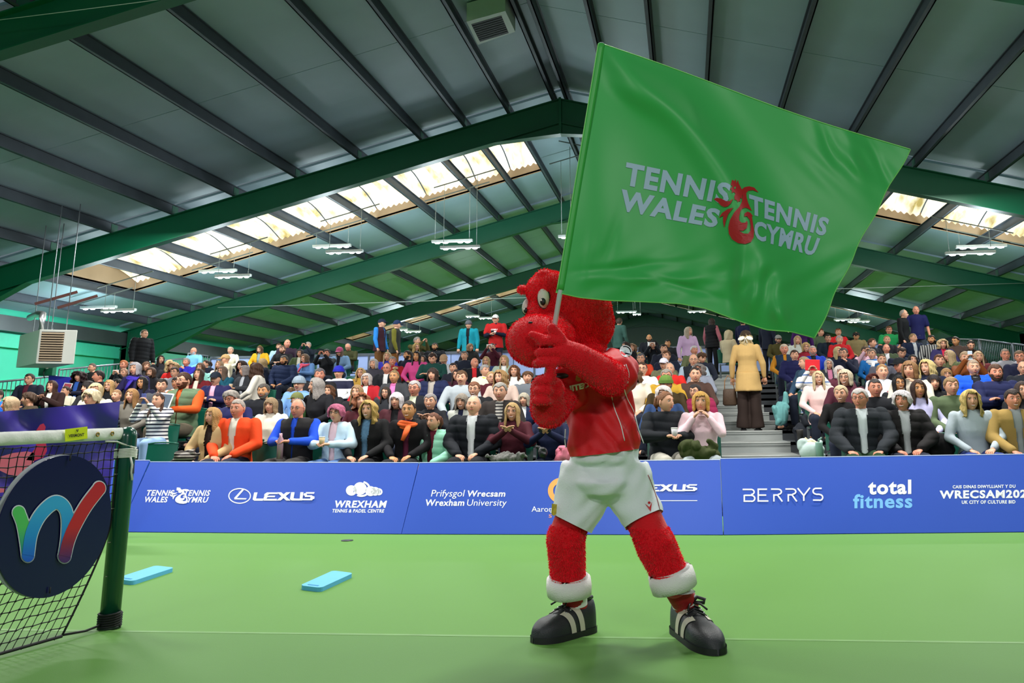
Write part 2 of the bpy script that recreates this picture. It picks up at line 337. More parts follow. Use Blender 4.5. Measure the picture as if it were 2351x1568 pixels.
for b in SKY:
    L = FR[b]-FR[b-1]; ya, yb = FR[b-1]+SKY[b][0]*L, FR[b-1]+SKY[b][1]*L
    for s in (-1, 1):
        u0, u1 = UO[1], UO[10]; root = empty('skylight', (XR+s*u0, ya, roof(u0))); root['kind'] = 'structure'
        base = Vector(root.location)
        def Q(u, y, dz): return Vector((XR+s*u, y, roof(u)+dz))-base
        sh = MB(); HT = 0.40
        for (y_, t) in ((ya, -0.03), (yb, 0.03)):
            sh.hexa([Q(u0, y_, -0.02), Q(u1, y_, -0.02), Q(u1, y_+t, -0.02), Q(u0, y_+t, -0.02)], [Q(u0, y_, HT), Q(u1, y_, HT), Q(u1, y_+t, HT), Q(u0, y_+t, HT)])
        for (u_, t) in ((u0, -0.03), (u1, 0.03)):
            sh.hexa([Q(u_, ya, 0.0), Q(u_, yb, 0.0), Q(u_+t, yb, 0.0), Q(u_+t, ya, 0.0)], [Q(u_, ya, HT+.3), Q(u_, yb, HT+.3), Q(u_+t, yb, HT+.3), Q(u_+t, ya, HT+.3)])
        sh.build('shaft', SHAFT, root)
        for k in range(1, 10):                           # one curved sheet per purlin bay, with its corrugations
            ua, ub = UO[k]+0.02, UO[k+1]-0.02; nw = max(6, int((ub-ua)/0.16))
            def fn(a, c, ua=ua, ub=ub, nw=nw):
                u = ua+(ub-ua)*a; y = ya+(yb-ya)*c
                return Q(u, y, HT*0.72+0.34*math.sin(math.pi*min(1, max(0, c)))+0.035*math.cos(2*math.pi*a*nw))
            MB().grid(fn, nw*6, 10).build('pane', GL, root)
# ------------------------------------------------------------------ far rear screen and rails
YB = 28.9
RAIL = mat('8d949b', 0.4, metal=0.6, var=0.1, kind='galv'); RAILD = mat('5a6068', 0.4, metal=0.5, var=0.1, kind='galvd')
def railing(name, p, q, h, label, n, group='galvanised guard rails round the stand', m=None, gap=0.05):
    p = Vector(p); q = Vector(q); root = empty(name, p); L = q-p; m = m or RAIL; up = Vector((0, 0, h))
    r = MB(); r.tube([up, L+up], 0.024, 8); r.build('top_rail', m, root)
    r = MB(); r.tube([Vector((0, 0, gap)), L+Vector((0, 0, gap))], 0.018, 8); r.build('bottom_rail', m, root)
    for i in range(n+1):
        c = L*(i/n); b = MB(); rr = 0.024 if i in (0, n) else 0.010
        b.tube([c+Vector((0, 0, 0 if i in (0, n) else gap)), c+up], rr, 6); b.build('post' if i in (0, n) else 'baluster', m, root)
    return tag(root, label, 'railing', group)
def tierz(Y): return max(0.02, 0.02+0.16*math.floor((Y-10.8)/1.2+1e-6))
xl, xr = at(480, 797, YB).x, at(2140, 770, YB).x
screen = empty('rear_screen', (xl, YB+0.15, 0)); npan = 34; pw = (xr-xl)/npan
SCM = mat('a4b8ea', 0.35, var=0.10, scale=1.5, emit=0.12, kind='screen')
for i in range(npan): MB().box(i*pw+0.012, 0, tierz(YB), (i+1)*pw-0.012, 0.03+0.01*(i % 2), 3.18).build('panel', SCM, screen)
MB().box(0, -0.05, 3.14, xr-xl, 0.06, 3.22).build('top_rail', RAILD, screen)
for i in range(0, npan+1, 8): MB().box(i*pw-0.03, -0.04, 0, i*pw+0.03, 0.06, 3.16).build('post', RAILD, screen)
tag(screen, 'pale blue panelled screen with grey top rail behind the highest seats', 'screen')
# ------------------------------------------------------------------ tiered stand
NT = 15; XA0, XA1 = at(1655, 1040, 14.4).x, at(1836, 1040, 14.4).x
EDGE = at(480, 797, YB).x; XL, XRT = EDGE-0.1, at(2215, 790, YB).x
DECK = mat('3c4045', 0.7, var=0.2, scale=3, kind='deck'); STEPM = mat('a2a6a4', 0.38, metal=0.35, var=0.28, scale=1.6, bump=0.05, bscale=30, kind='step')
NOSE = mat('c9ccc9', 0.4, metal=0.3, var=0.1, kind='nose')
stand = empty('floor_terrace', (0, 10.8, 0))
def tier_left(Y): return XL
for n in range(NT):
    y0 = 1.2*n; z = 0.02+0.16*n; zb = max(0.0, z-0.16)
    x0 = tier_left(10.8+y0)
    for (a, b_) in ((x0, XA0), (XA1, XRT)):
        mb = MB(); mb.box(a, y0, z-0.05, b_, y0+1.2, z); mb.box(a, y0, zb-0.02, b_, y0+0.02, z); mb.build('tier', DECK, stand)
    mb = MB(); mb.box(XA0, y0-0.02, z-0.05, XA1, y0+1.2, z); mb.box(XA0, y0, zb-0.06, XA1, y0+0.02, z-0.02); s_ = mb.build('step', STEPM, stand)
    MB().box(XA0, y0-0.035, z-0.012, XA1, y0+0.03, z+0.004).build('nosing', NOSE, s_)
tag(stand, kind='structure')
# ------------------------------------------------------------------ stand rails
def rz(Y): return tierz(Y)
def stepped_rail(x, y0, y1, seg, label, side, m=RAIL):
    Y = y0; i = 0
    while Y < y1-0.1:
        Y2 = min(Y+seg, y1); z = rz(Y)
        railing('railing', (x, Y+0.04, z), (x, Y2-0.04, rz(Y2-0.3)), 0.98, label % ('lowest', 'second', 'third', 'fourth', 'highest', 'sixth')[i % 6], int((Y2-Y)/0.14), 'guard rails on the %s edge of the stand' % side, m); Y = Y2; i += 1
stepped_rail(EDGE, 15.6, YB, 3.0, 'grey barred railing on the green-wall side of the stand, %s length', 'green-wall')
stepped_rail(XRT-0.15, 19.2, YB, 2.6, 'dark barred railing beyond the aisle at the stand edge, %s length', 'far', RAILD)
# ------------------------------------------------------------------ advertising boards
BLUE = '2650bc'; TILT = math.radians(52)
BM = mat(BLUE, 0.5, var=0.05, scale=1.2, bump=0.03, bscale=12, kind='board', spec=.22); BMB = mat('1a3a9a', 0.6, kind='boardback'); WHT = mat('eef2f5', 0.6, var=0.0, kind='print')
EDGEW = mat('b9c6ee', 0.4, kind='boardedge')
def board(corners, label, gl, gr):
    tl, tr, br, bl = corners; A = onground(*gl); B = onground(*gr); d = (B-A).normalized(); n2 = Vector((-d.y, d.x, 0))
    e = n2*math.cos(TILT)+Vector((0, 0, math.sin(TILT))); n = e.cross(d).normalized()
    if n.y > 0: n = -n
    P = lambda x, y, o=0.0: onplane(x, y, A, n)+n*o
    root = empty('advertising_board', (A+B)/2); o = Vector(root.location)
    q = [P(*c) for c in (tl, tr, br, bl)]
    for c in (2, 3): q[c].z = 0.006
    mb = MB(); mb.hexa([v-o for v in q], [v-n*0.018-o+Vector((0, 0, 0.0)) for v in q]); mb.build('face', BM, root)
    t = MB(); t.beam(q[0]-n*0.009-o+e*0.004, q[1]-n*0.009-o+e*0.004, 0.022, 0.008, up=e); t.build('top_edge', EDGEW, root)
    lg = MB()
    for f in (0.12, 0.5, 0.88):
        p = q[0].lerp(q[1], f)-n*0.03-o; g = Vector((p.x, p.y+0.30, -o.z+0.0)); lg.beam(p, g, 0.03, 0.03)
    lg.build('back_strut', BMB, root); tag(root, label, 'advertising board', 'blue advertising boards along the court')
    return root, (lambda x, y: P(x, y, 0.004)-o)
b0, m0 = board([(-330, 1052), (343, 1057.5), (272, 1222), (-430, 1221)], 'blue advertising board mostly hidden behind the net post', (-430, 1221), (272, 1222))
b1, m1 = board([(345, 1061), (961, 1063), (921, 1227), (272, 1222)], 'blue board printed with the Tennis Wales emblem and tennis centre name', (272, 1222), (921, 1227))
b2, m2 = board([(963, 1063), (1653, 1056), (1660, 1229), (922, 1227)], 'blue board behind the red costume, printed with a university name', (922, 1227), (1660, 1229))
b3, m3 = board([(1654, 1053.5), (2560, 1040), (2590, 1220), (1662, 1229)], 'blue board at the aisle foot lettered BERRYS and total fitness', (1662, 1229), (2590, 1220))
def q4(x0, y0, x1, y1, dy=0.0, sh=0.0): return [(x0+sh, y0), (x1+sh, y0+dy), (x1, y1+dy), (x0, y1)]
def T(body, q, mp, root, m=WHT, **k):
    if k.get('bold'): k['spacing'] = 1+k['bold']*2.6; k['bold'] *= .8
    return place_text('lettering', body, q, mp, m, root, **k)
T('TENNIS', q4(334, 1125.2, 397, 1138.8, .3, 5), m1, b1, bold=.035); T('WALES', q4(330, 1140.4, 383, 1153.8, .3, 4), m1, b1, bold=.035)
T('TENNIS', q4(420, 1125.4, 480, 1139, .3, 5), m1, b1, bold=.035); T('CYMRU', q4(415, 1141, 475, 1154.2, .3, 5), m1, b1, bold=.035)
# the swirling dragon emblem of the two-language tennis mark, traced once in a unit frame (x right, y down)
DRAGON = [
 # head and neck down to the shoulder
 [(1228, 245), (1212, 300), (1232, 318), (1206, 345), (1224, 365), (1222, 392), (1245, 378), (1262, 398), (1250, 425), (1252, 462), (1275, 468), (1287, 490), (1300, 478), (1316, 482), (1312, 440), (1332, 455), (1338, 400), (1330, 350), (1300, 290), (1288, 248), (1272, 285), (1266, 240), (1250, 262)],
 # back wing curl
 [(1330, 352), (1360, 328), (1410, 318), (1465, 332), (1512, 385), (1450, 360), (1400, 366), (1378, 392), (1382, 440), (1400, 500), (1440, 585), (1400, 560), (1372, 548), (1335, 560), (1316, 590), (1300, 545), (1330, 490), (1340, 420)],
 # front paw
 [(1028, 458), (1060, 442), (1110, 450), (1160, 478), (1200, 478), (1238, 450), (1215, 500), (1180, 535), (1140, 542), (1105, 525), (1075, 490)],
 # hind claw
 [(1240, 548), (1180, 565), (1120, 605), (1086, 656), (1132, 635), (1130, 700), (1143, 766), (1160, 690), (1185, 620)],
 # body swirl
 [(1300, 545), (1250, 600), (1205, 680), (1186, 760), (1192, 830), (1225, 890), (1290, 932), (1370, 942), (1430, 920), (1460, 870), (1464, 800), (1452, 720), (1440, 642), (1452, 640), (1425, 605), (1395, 592), (1362, 610), (1358, 645), (1388, 642), (1418, 680), (1428, 740), (1425, 800), (1400, 830), (1350, 828), (1298, 796), (1345, 800), (1385, 770), (1395, 720), (1388, 690), (1365, 712), (1330, 712), (1304, 690), (1303, 650), (1316, 590)],
]
def dragon(mapf, m, parent, fx, fine=1): return polys('emblem', [[fx(x, y) for x, y in p] for p in DRAGON], mapf, m, parent, fine)
dragon(m1, WHT, b1, lambda x, y: (386+(x-1028)*0.105, 1119+(y-240)*0.0545))
def ring(cx, cy, rx, ry, w, n=40, gap=None): return arcband(cx, cy, rx, ry, w, gap[0] if gap else 0, gap[1] if gap else 360, n)
def band(mapf, m, root, cx, cy, rx, ry, w, a0=0, a1=360, n=40, name='emblem'):
    o = ellipse(cx, cy, rx, ry, n, a0, a1-0.01); i = ellipse(cx, cy, rx-w, ry-w, n, a0, a1-0.01)
    return MB().add([mapf(*p) for p in o]+[mapf(*p) for p in i], [(k, k+1, n+k+1, n+k) for k in range(n-1)]+([(n-1, 0, n, 2*n-1)] if a1-a0 >= 360 else [])).build(name, m, root)
band(m1, WHT, b1, 550.5, 1139, 26, 18, 2.4)
polys('emblem', [[(556, 1124), (561.5, 1124), (544, 1143.8), (567, 1144.2), (564.5, 1147.2), (538.5, 1147), (538, 1143.5)]], m1, WHT, b1)
def lexus(mp, root, x0, x1, y0, y1):
    W = x1-x0; h = y1-y0; f = lambda a, c: (x0+W*a, y0+h*c); L = []
    L.append([f(.02, 0), f(.075, 0), f(.05, .74), f(.17, .74), f(.16, 1), f(.02, 1), f(-.005, .85)])
    L += [[f(.23, 0), f(.39, 0), f(.41, .2), f(.22, .2)], [f(.19, .40), f(.36, .40), f(.355, .58), f(.18, .58)], [f(.17, .78), f(.39, .78), f(.38, 1), f(.17, 1)], [f(.23, 0), f(.27, .2), f(.23, .4), f(.18, .42), f(.19, .2)], [f(.18, .52), f(.24, .52), f(.22, .8), f(.17, .9)]]
    L += [[f(.39, 0), f(.46, 0), f(.61, 1), f(.54, 1)], [f(.54, 0), f(.61, 0), f(.45, 1), f(.38, 1)]]
    L += [[f(.62, 0), f(.675, 0), f(.66, .74), f(.70, .78), f(.70, 1), f(.63, 1), f(.60, .85)], [f(.69, .78), f(.80, .78), f(.795, 1), f(.69, 1)], [f(.77, 0), f(.82, 0), f(.80, 1), f(.755, 1)]]
    L += [[f(.86, 0), f(1, 0), f(.99, .2), f(.86, .2)], [f(.84, .1), f(.87, .2), f(.88, .42), f(.83, .45), f(.82, .25)], [f(.85, .38), f(.96, .38), f(.96, .6), f(.84, .6)], [f(.94, .4), f(1, .55), f(.995, .85), f(.93, .8)], [f(.80, .8), f(.98, .8), f(.96, 1), f(.80, 1)]]
    return polys('lettering', L, mp, WHT, root)
lexus(m1, b1, 581, 723, 1131, 1150)
for cx, cy, r in ((807, 1126.5, 12.5), (851, 1128, 12), (861.5, 1128.5, 10.5), (870, 1129.5, 8.5)):
    band(m1, WHT, b1, cx, cy, r, r*.95, r*.45, n=30); polys('emblem', [ellipse(cx-1, cy, r*.5, r*.6, 20)], m1, WHT, b1)
polys('emblem', [ellipse(827, 1122, 15, 14.5, 26), arcband(830, 1123, 21, 18.5, 4.5, -75, 120, 20)], m1, WHT, b1)
T('WREXHAM', q4(766, 1149.5, 885, 1166, .4, 4), m1, b1, bold=.045); T('TENNIS & PADEL CENTRE', q4(762, 1169, 881, 1177.2, .4, 2), m1, b1, bold=.035)
T('Prifysgol', q4(989, 1125, 1066, 1145.5, .0, 2), m2, b2, shear=.12); T('Wrecsam', q4(1073, 1126.5, 1160, 1141, 0, 1), m2, b2, bold=.03, shear=.12)
T('Wrexham', q4(977, 1147, 1066, 1162, 0, 1), m2, b2, bold=.03, shear=.12); T('University', q4(1072, 1147, 1163, 1166.5, 0, 1), m2, b2, shear=.12)
band(m2, mat('f2a03c', .5, var=0, kind='p'), b2, 1290, 1127, 32, 30, 12); T('Aaron', q4(1220.5, 1163, 1268, 1175.5), m2, b2); T('s', q4(1260, 1181.5, 1267, 1189), m2, b2, m=mat('f0906a', .5, var=0, kind='p'))
lexus(m2, b2, 1458, 1601, 1113, 1129); MB().add([m2(*p) for p in ((1458, 1149.4), (1601, 1149), (1601, 1150.6), (1458, 1151))], [(0, 1, 2, 3)]).build('printed_rule', WHT, b2)
def berrys():
    L = []; X = 1705.0; hh = (1122.5, 1153)
    y0, y1 = hh; t = 3.4
    def bar(x0, a, x1, b, w=t):
        dx, dy = x1-x0, b-a; l = math.hypot(dx, dy); nx, ny = -dy/l*w/2, dx/l*w/2; L.append([(x0+nx, a+ny), (x1+nx, b+ny), (x1-nx, b-ny), (x0-nx, a-ny)])
    m_ = (y0+y1)/2-1
    bar(X, y0+1.7, X+20, y0+1.7); bar(X+4, m_+1, X+22, m_+1); bar(X+2, y1-1.7, X+22, y1-1.7); bar(X+3.7, m_, X+3.7, y1); L.append(arcband(X+19, (y0+m_)/2+.6, 9, 7.6, t, -90, 90, 10)); L.append(arcband(X+20, (m_+y1)/2+.3, 9.5, 8.6, t, -90, 90, 10))
    X = 1739; bar(X+1.7, y0, X+1.7, y1); bar(X, y0+1.7, X+22, y0+1.7); bar(X+2, m_+1, X+20, m_+1); bar(X, y1-1.7, X+25, y1-1.7)
    for X in (1770, 1803): bar(X, y0+1.7, X+17, y0+1.7); L.append(arcband(X+16, (y0+m_)/2+.6, 9.5, 7.6, t, -90, 90, 10)); bar(X+5, m_+1, X+17, m_+1); bar(X+6.5, m_, X+6.5, y1); bar(X+14, m_, X+26, y1)
    X = 1831; bar(X, y0, X+14, m_+3); bar(X+28, y0-1, X+14, m_+3); bar(X+14, m_+2, X+14, y1-1)
    X = 1864; bar(X+9, y0+.8, X+22, y0+.8); L.append(arcband(X+9, (y0+m_)/2+.2, 8.5, 8.2, t, 90, 270, 12)); bar(X+9, m_+.2, X+17, m_+.2); L.append(arcband(X+17, (m_+y1)/2-.6, 9, 8.4, t, -90, 90, 12)); bar(X+2, y1-2.6, X+17, y1-2.4)
    polys('lettering', L, m3, WHT, b3)
berrys()
T('total', q4(1993, 1103, 2092, 1136.5, -1.5), m3, b3, bold=.045); T('fitness', q4(1958.5, 1135, 2094.5, 1168, -1), m3, b3, m=mat('6fb8f2', .5, var=0, kind='p'), bold=.035)
T('CAIS DINAS DIWYLLIANT Y DU', q4(2187, 1114.5, 2331, 1122, -1.5), m3, b3, bold=.04); T('WRECSAM2029', q4(2157, 1126.5, 2373, 1146, -2), m3, b3, bold=.05); T('UK CITY OF CULTURE BID', q4(2208, 1149.5, 2331, 1157.5, -1), m3, b3, bold=.04)
# ------------------------------------------------------------------ tennis net, post, round sign
P0 = onground(250, 1443); ND = Vector((math.cos(math.radians(258)), math.sin(math.radians(258)), 0)); NN = Vector((-ND.y, ND.x, 0))
if NN.dot(Vector((0, 0, 0))-P0) < 0: NN = -NN
DG = mat('0d4a3c', 0.22, var=0.08, scale=6, kind='post', spec=0.6)
post = empty('net_post', P0); mb = MB(); R = 0.052
mb.tube([(0, 0, 0), (0, 0, 1.015), (0, 0, 1.045), (0, 0, 1.062), (0, 0, 1.068)], [R, R, R*.86, R*.5, 0.002], 20); mb.build('tube', DG, post)
mb = MB(); mb.tube([(0, 0, 0.0), (0, 0, 0.018)], [R*1.15, R*1.1], 20); mb.build('foot_collar', mat('1c2a26', .5, kind='k'), post)
mb = MB(); pe = Vector((0.052, -0.01, .86)); mb.beam(pe, pe+Vector((0.004, 0, -.05)), 0.016, 0.016); mb.build('cleat', mat('15181a', .5, kind='k'), post)
tag(post, 'dark green rounded net post with white rope wound below its top', 'net post')
WR = mat('dcdcd6', .8, var=.1, scale=50, bump=.3, bscale=300, kind='rope'); BK = mat('121416', .75, var=.1, kind='cord')
rp = empty('net_rope', P0); mb = MB(); pts = []
for i in range(0, 12*6+1): a = i/12*2*math.pi; pts.append((math.cos(a)*(R+.005), math.sin(a)*(R+.005), 0.895+0.0085*(i/12)))
mb.tube(pts, 0.0045, 6); mb.build('coil', WR, rp)
side = -Vector((0, 0, 0))
g0 = ND*0.165-NN*0.0+Vector((0, 0, 0.99)); mb = MB(); mb.tube([g0+NN*.012, ND*.09+NN*.014+Vector((0, 0, .988)), ND*.055+NN*.02+Vector((0, 0, .975)), NN*(R+.006)+Vector((0, 0, .952)), NN*(R*.6)-ND*(R*.8)+Vector((0, 0, .95))], .005, 6)
mb.tube([NN*(R+.004)+ND*.02+Vector((0, 0, .90)), NN*(R+.012)+ND*.012+Vector((0, 0, .86)), NN*(R+.006)+ND*.006+Vector((0, 0, .82)), NN*(R+.010)-ND*.002+Vector((0, 0, .775))], .006, 6); mb.build('tail', WR, rp)
tag(rp, 'white rope lashing the net band to the green post', 'rope')
kr = empty('ground_cord', P0); mb = MB(); pts = []
for i in range(0, 12*6+1): a = i/12*2*math.pi; pts.append((math.cos(a)*(R+.006), math.sin(a)*(R+.006), 0.012+0.012*(i/12)+.006*math.sin(a)))
mb.tube(pts, .006, 6); mb.tube([NN*.0-ND*(-.30)+Vector((0, 0, .03)), ND*.16+Vector((0, 0, .02)), ND*.055+Vector((0, 0, .03))], .006, 6); mb.tube([-ND*(R+.008)+Vector((0, 0, .09)), -ND*(R+.014)+Vector((0, 0, .03))], .006, 6); mb.build('coil', BK, kr)
tag(kr, 'black cord knotted round the foot of the net post', 'cord')
net = empty('tennis_net', P0); CELL = 0.0455
def se(z): return 0.045+0.27*max(0, (0.55-z)/0.55)**1.25 + (0.012 if z < .95 else 0)
def NP(s, z, o=0.0): return ND*(s)+NN*o+Vector((0, 0, z-0.045*min(1, s/3.2)))
zs = [0.03+i*(0.985-0.03)/21 for i in range(22)]; NC = 66
mb = MB()
for i in range(NC): mb.tube([NP(se(z)+i*CELL*(1+0.05*(1-z)), z, 0.004*math.sin(i*1.7+z*9)) for z in zs], 0.0026, 4, caps=False)
for j, z in enumerate(zs): mb.tube([NP(se(z)+i*CELL*(1+0.05*(1-z)), z-0.004*(i % 2), 0.004*math.sin(i*1.7+z*9)) for i in range(NC)], 0.0026, 4, caps=False)
for i in range(0, 26):
    for z in zs: mb.ball(NP(se(z)+i*CELL*(1+0.05*(1-z)), z-0.004*(i % 2), 0.004*math.sin(i*1.7+z*9)), .0052, .0052, .0056, 5, 3)
tag(mb.build('netting', BK, net), kind='stuff')
mb = MB(); mb.tube([NP(se(z), z) for z in zs], .0055, 6); mb.tube([NP(se(.03)+i*CELL*1.05, .03) for i in range(NC)], .008, 6); mb.build('border_cord', BK, net)
BANDM = mat('e9e9e6', .8, var=.06, scale=14, bump=.25, bscale=40, kind='band')
def bandfn(a, c): s = .045+a*3.2; return NP(s, 1.064-0.066*c, 0.013*math.sin(math.pi*min(1, c*1.0))**.5*1.0+0.0015*math.sin(s*60+c*3))
mb = MB(); mb.grid(bandfn, 160, 8); mb.grid(lambda a, c: NP(.045+a*3.2, 1.064-0.066*c, -0.013*math.sin(math.pi*c)**.5 if 0 < c < 1 else 0), 20, 8); mb.build('headband', BANDM, net)
def onnet(x, y, o=0.02): return onplane(x, y, P0, NN)+NN*o-P0
YT = mat('d8e400', .5, var=.03, kind='tag')
tg = MB().grid(lambda a, c: onnet(143+(194.5-143)*a, (985.5-(3.8*a))+(28.5-1*a)*c-2.5*a, .0185+.001*math.sin(c*9)), 6, 4).build('brand_tag', YT, net)
place_text('lettering', 'VERMONT', [(150, 997.5), (186, 994), (186, 1001.5), (150, 1004)], lambda x, y: onnet(x, y, .0225), mat('10180c', .6, kind='k'), tg, bold=.03)
polys('emblem', [[(167, 986.5), (169.5, 986.2), (170.2, 990.5), (171, 986), (173.3, 985.6), (170.6, 993)]], lambda x, y: onnet(x, y, .0225), mat('10180c', .6, kind='k'), tg)
for (x, y) in ((219, 997.5), (252.5, 995.5)):
    c = onnet(x, y, .017); mb = MB(); pts = [c+ND*.010*math.cos(t)+Vector((0, 0, .010*math.sin(t))) for t in [i*math.pi/6 for i in range(13)]]; mb.tube(pts, .003, 6, caps=False); mb.build('grommet', mat('b08a3c', .3, metal=.9, kind='brass'), net)
for (x, y) in ((262, 1089), (254, 1168), (246, 1246), (242, 1324)):
    c = onnet(x, y, 0); MB().tube([c, c-ND*.02+NN*.004, Vector((c.x, c.y, c.z+.004))*0+c-ND*.035+Vector((0, 0, .006))], .0028, 5).build('tie', mat('8e8f88', .5, kind='tie'), net)
tag(net, 'black tennis net with a white headband and yellow maker tag', 'net')
sg = empty('round_sign', P0); cS = onnet(120, 1205, .035); RS = 0.345
def onsign(x, y, o=0.041): return onplane(x, y, P0, NN)+NN*o-P0
mb = MB(); n = 64
fr = [cS+ND*RS*math.cos(2*math.pi*i/n)+Vector((0, 0, RS*math.sin(2*math.pi*i/n))) for i in range(n)]; bk = [v-NN*.006 for v in fr]
mb.add(fr, [tuple(range(n))]); mb.add(bk, [tuple(range(n))[::-1]]); mb.add(fr+bk, [(i, (i+1) % n, n+(i+1) % n, n+i) for i in range(n)]); mb.build('disc', mat('100d45', .3, var=.04, kind='sign', spec=.4), sg)
mb = MB(); bk2 = [v-NN*.022+ND*.012+Vector((0, 0, .004)) for v in fr]; mb.add(bk2, [tuple(range(n))]); mb.add([v-NN*.004 for v in bk2], [tuple(range(n))[::-1]]); mb.build('back_disc', mat('c9ced6', .5, kind='signback'), sg)
def gradmat(c1, c2, z1, z2, mid=None):
    m = bpy.data.materials.new('mat_print_fade'); m.use_nodes = True; nt = m.node_tree; b = nt.nodes['Principled BSDF']; b.inputs['Roughness'].default_value = .35
    tc = nt.nodes.new('ShaderNodeTexCoord'); sp = nt.nodes.new('ShaderNodeSeparateXYZ'); nt.links.new(tc.outputs['Object'], sp.inputs[0]); r = nt.nodes.new('ShaderNodeMapRange'); r.inputs[1].default_value = z1; r.inputs[2].default_value = z2
    nt.links.new(sp.outputs['Z'], r.inputs[0]); cr = nt.nodes.new('ShaderNodeValToRGB'); nt.links.new(r.outputs[0], cr.inputs[0]); cr.color_ramp.elements[0].color = (*lin(c1), 1); cr.color_ramp.elements[1].color = (*lin(c2), 1)
    if mid: e = cr.color_ramp.elements.new(.5); e.color = (*lin(mid), 1)
    nt.links.new(cr.outputs[0], b.inputs['Base Color']); return m
def smooth(pts, k=6):
    out = []; P = [np.array(p, float) for p in pts]; P = [2*P[0]-P[1]]+P+[2*P[-1]-P[-2]]
    for i in range(1, len(P)-2):
        for j in range(k):
            t = j/k; a, b, c, d = P[i-1:i+3]; out.append(.5*((2*b)+(-a+c)*t+(2*a-5*b+4*c-d)*t*t+(-a+3*b-3*c+d)*t**3))
    out.append(P[-2]); return out
def stroke(pts, w, off, m, name='emblem'):
    P = smooth(pts); L, Rr = [], []
    for i, p in enumerate(P):
        d = P[min(i+1, len(P)-1)]-P[max(i-1, 0)]; d = d/np.hypot(*d); nn = np.array([-d[1], d[0]]); L.append(p+nn*w*.86*np.array([.92, 1])); Rr.append(p-nn*w*.86*np.array([.92, 1]))
    mb = MB(); k = len(P); mb.add([onsign(*q, off) for q in L]+[onsign(*q, off) for q in Rr], [(i, i+1, k+i+1, k+i) for i in range(k-1)])
    for c in (P[0], P[-1]): e = [onsign(x, y, off-.0006) for x, y in ellipse(c[0], c[1], w*.82, w*.88, 20)]; mb.add(e, [tuple(range(20))])
    return mb.build(name, m, sg)
G1 = [(29, 1177), (38, 1202), (45, 1240), (49.5, 1274)]; B1 = [(49.5, 1274), (57, 1226), (74, 1188), (97, 1162), (116, 1153), (133, 1164), (141, 1190), (140, 1235), (134, 1276)]; R1 = [(134, 1276), (143, 1240), (158, 1205), (184, 1160), (214, 1121)]
zz = lambda y: onsign(120, y).z
for p_ in (G1, B1, R1): stroke(p_, 20.5, .0405, mat('d4dbe6', .4, var=0, kind='outline'))
stroke(G1, 17.5, .0415, gradmat('1f8a8c', '52c063', zz(1250), zz(1200)))
stroke(B1, 17.5, .0425, gradmat('1550d0', '35a4de', zz(1280), zz(1160), '1c8cd8')); stroke(R1, 17.5, .0435, gradmat('4a1468', 'c01c2c', zz(1285), zz(1215), '8a1640'))
for (x, y) in ((146, 1053), (99, 1356)): c = onsign(x, y, .045); MB().tube([c+Vector((0, 0, .018)), c, c-Vector((0, 0, .010))], .004, 5).build('cable_tie', BK, sg)
tag(sg, 'round navy sign with a striped W emblem, tied to the net', 'sign')
# purple banner beyond the net
BN = empty('banner', at(100, 1100, 8.7)); o_ = Vector(BN.location)
def bannermat():
    m = mat('40309c', .42, var=.06, scale=1.2, bump=.10, bscale=9, kind='banner'); return m
def bf(a, c):
    top = 962-a*44 + 6*math.sin(a*2.2); xl_, xr_ = -420, 276-(38*c**1.1); x = xl_+(xr_-xl_)*a; top = 922+(1-a)*58*(1.0) if a < 1 else 920
    bot = 1236+10*(1-a); y = top+(bot-top)*c; Yd = 8.7+0.05*math.sin(a*19+c*4)+0.035*math.sin(a*31-c*12)+.025*math.sin(c*15+a*9)*a+.010*math.sin(a*60-c*25)*a
    return at(x, y, Yd)-o_
MB().grid(bf, 90, 34).build('cloth', bannermat(), BN)
def bon(x, y): return at(x, y, 8.60)-o_
PK = mat('d6305e', .5, var=.1, scale=2, kind='p'); PK2 = mat('f07090', .5, var=.1, scale=2, kind='p')
BNs = [[(82, 990), (92, 975), (100, 972), (105, 980), (100, 1000), (106, 1020), (108, 1035), (100, 1050), (78, 1058), (60, 1056), (80, 1030), (88, 1005)], [(-5, 1050), (30, 1040), (62, 1036), (80, 1040), (78, 1060), (62, 1074), (40, 1092), (20, 1090), (-5, 1078)], [(-5, 1120), (14, 1122), (10, 1130), (-5, 1132)]]
polys('printed_shape', BNs[:1], bon, PK, BN, 1); polys('printed_shape', BNs[1:], bon, PK2, BN, 1)
mb = MB()
for x in (-300, -60, 225): a = at(x, 1100, 8.82)-o_; mb.tube([Vector((a.x, a.y, -o_.z)), Vector((a.x, a.y, at(x, 950, 8.82).z-o_.z))], .012, 8)
mb.build('support_pole', RAILD, BN); tag(BN, 'crumpled purple banner with pink shapes standing behind the net', 'banner')
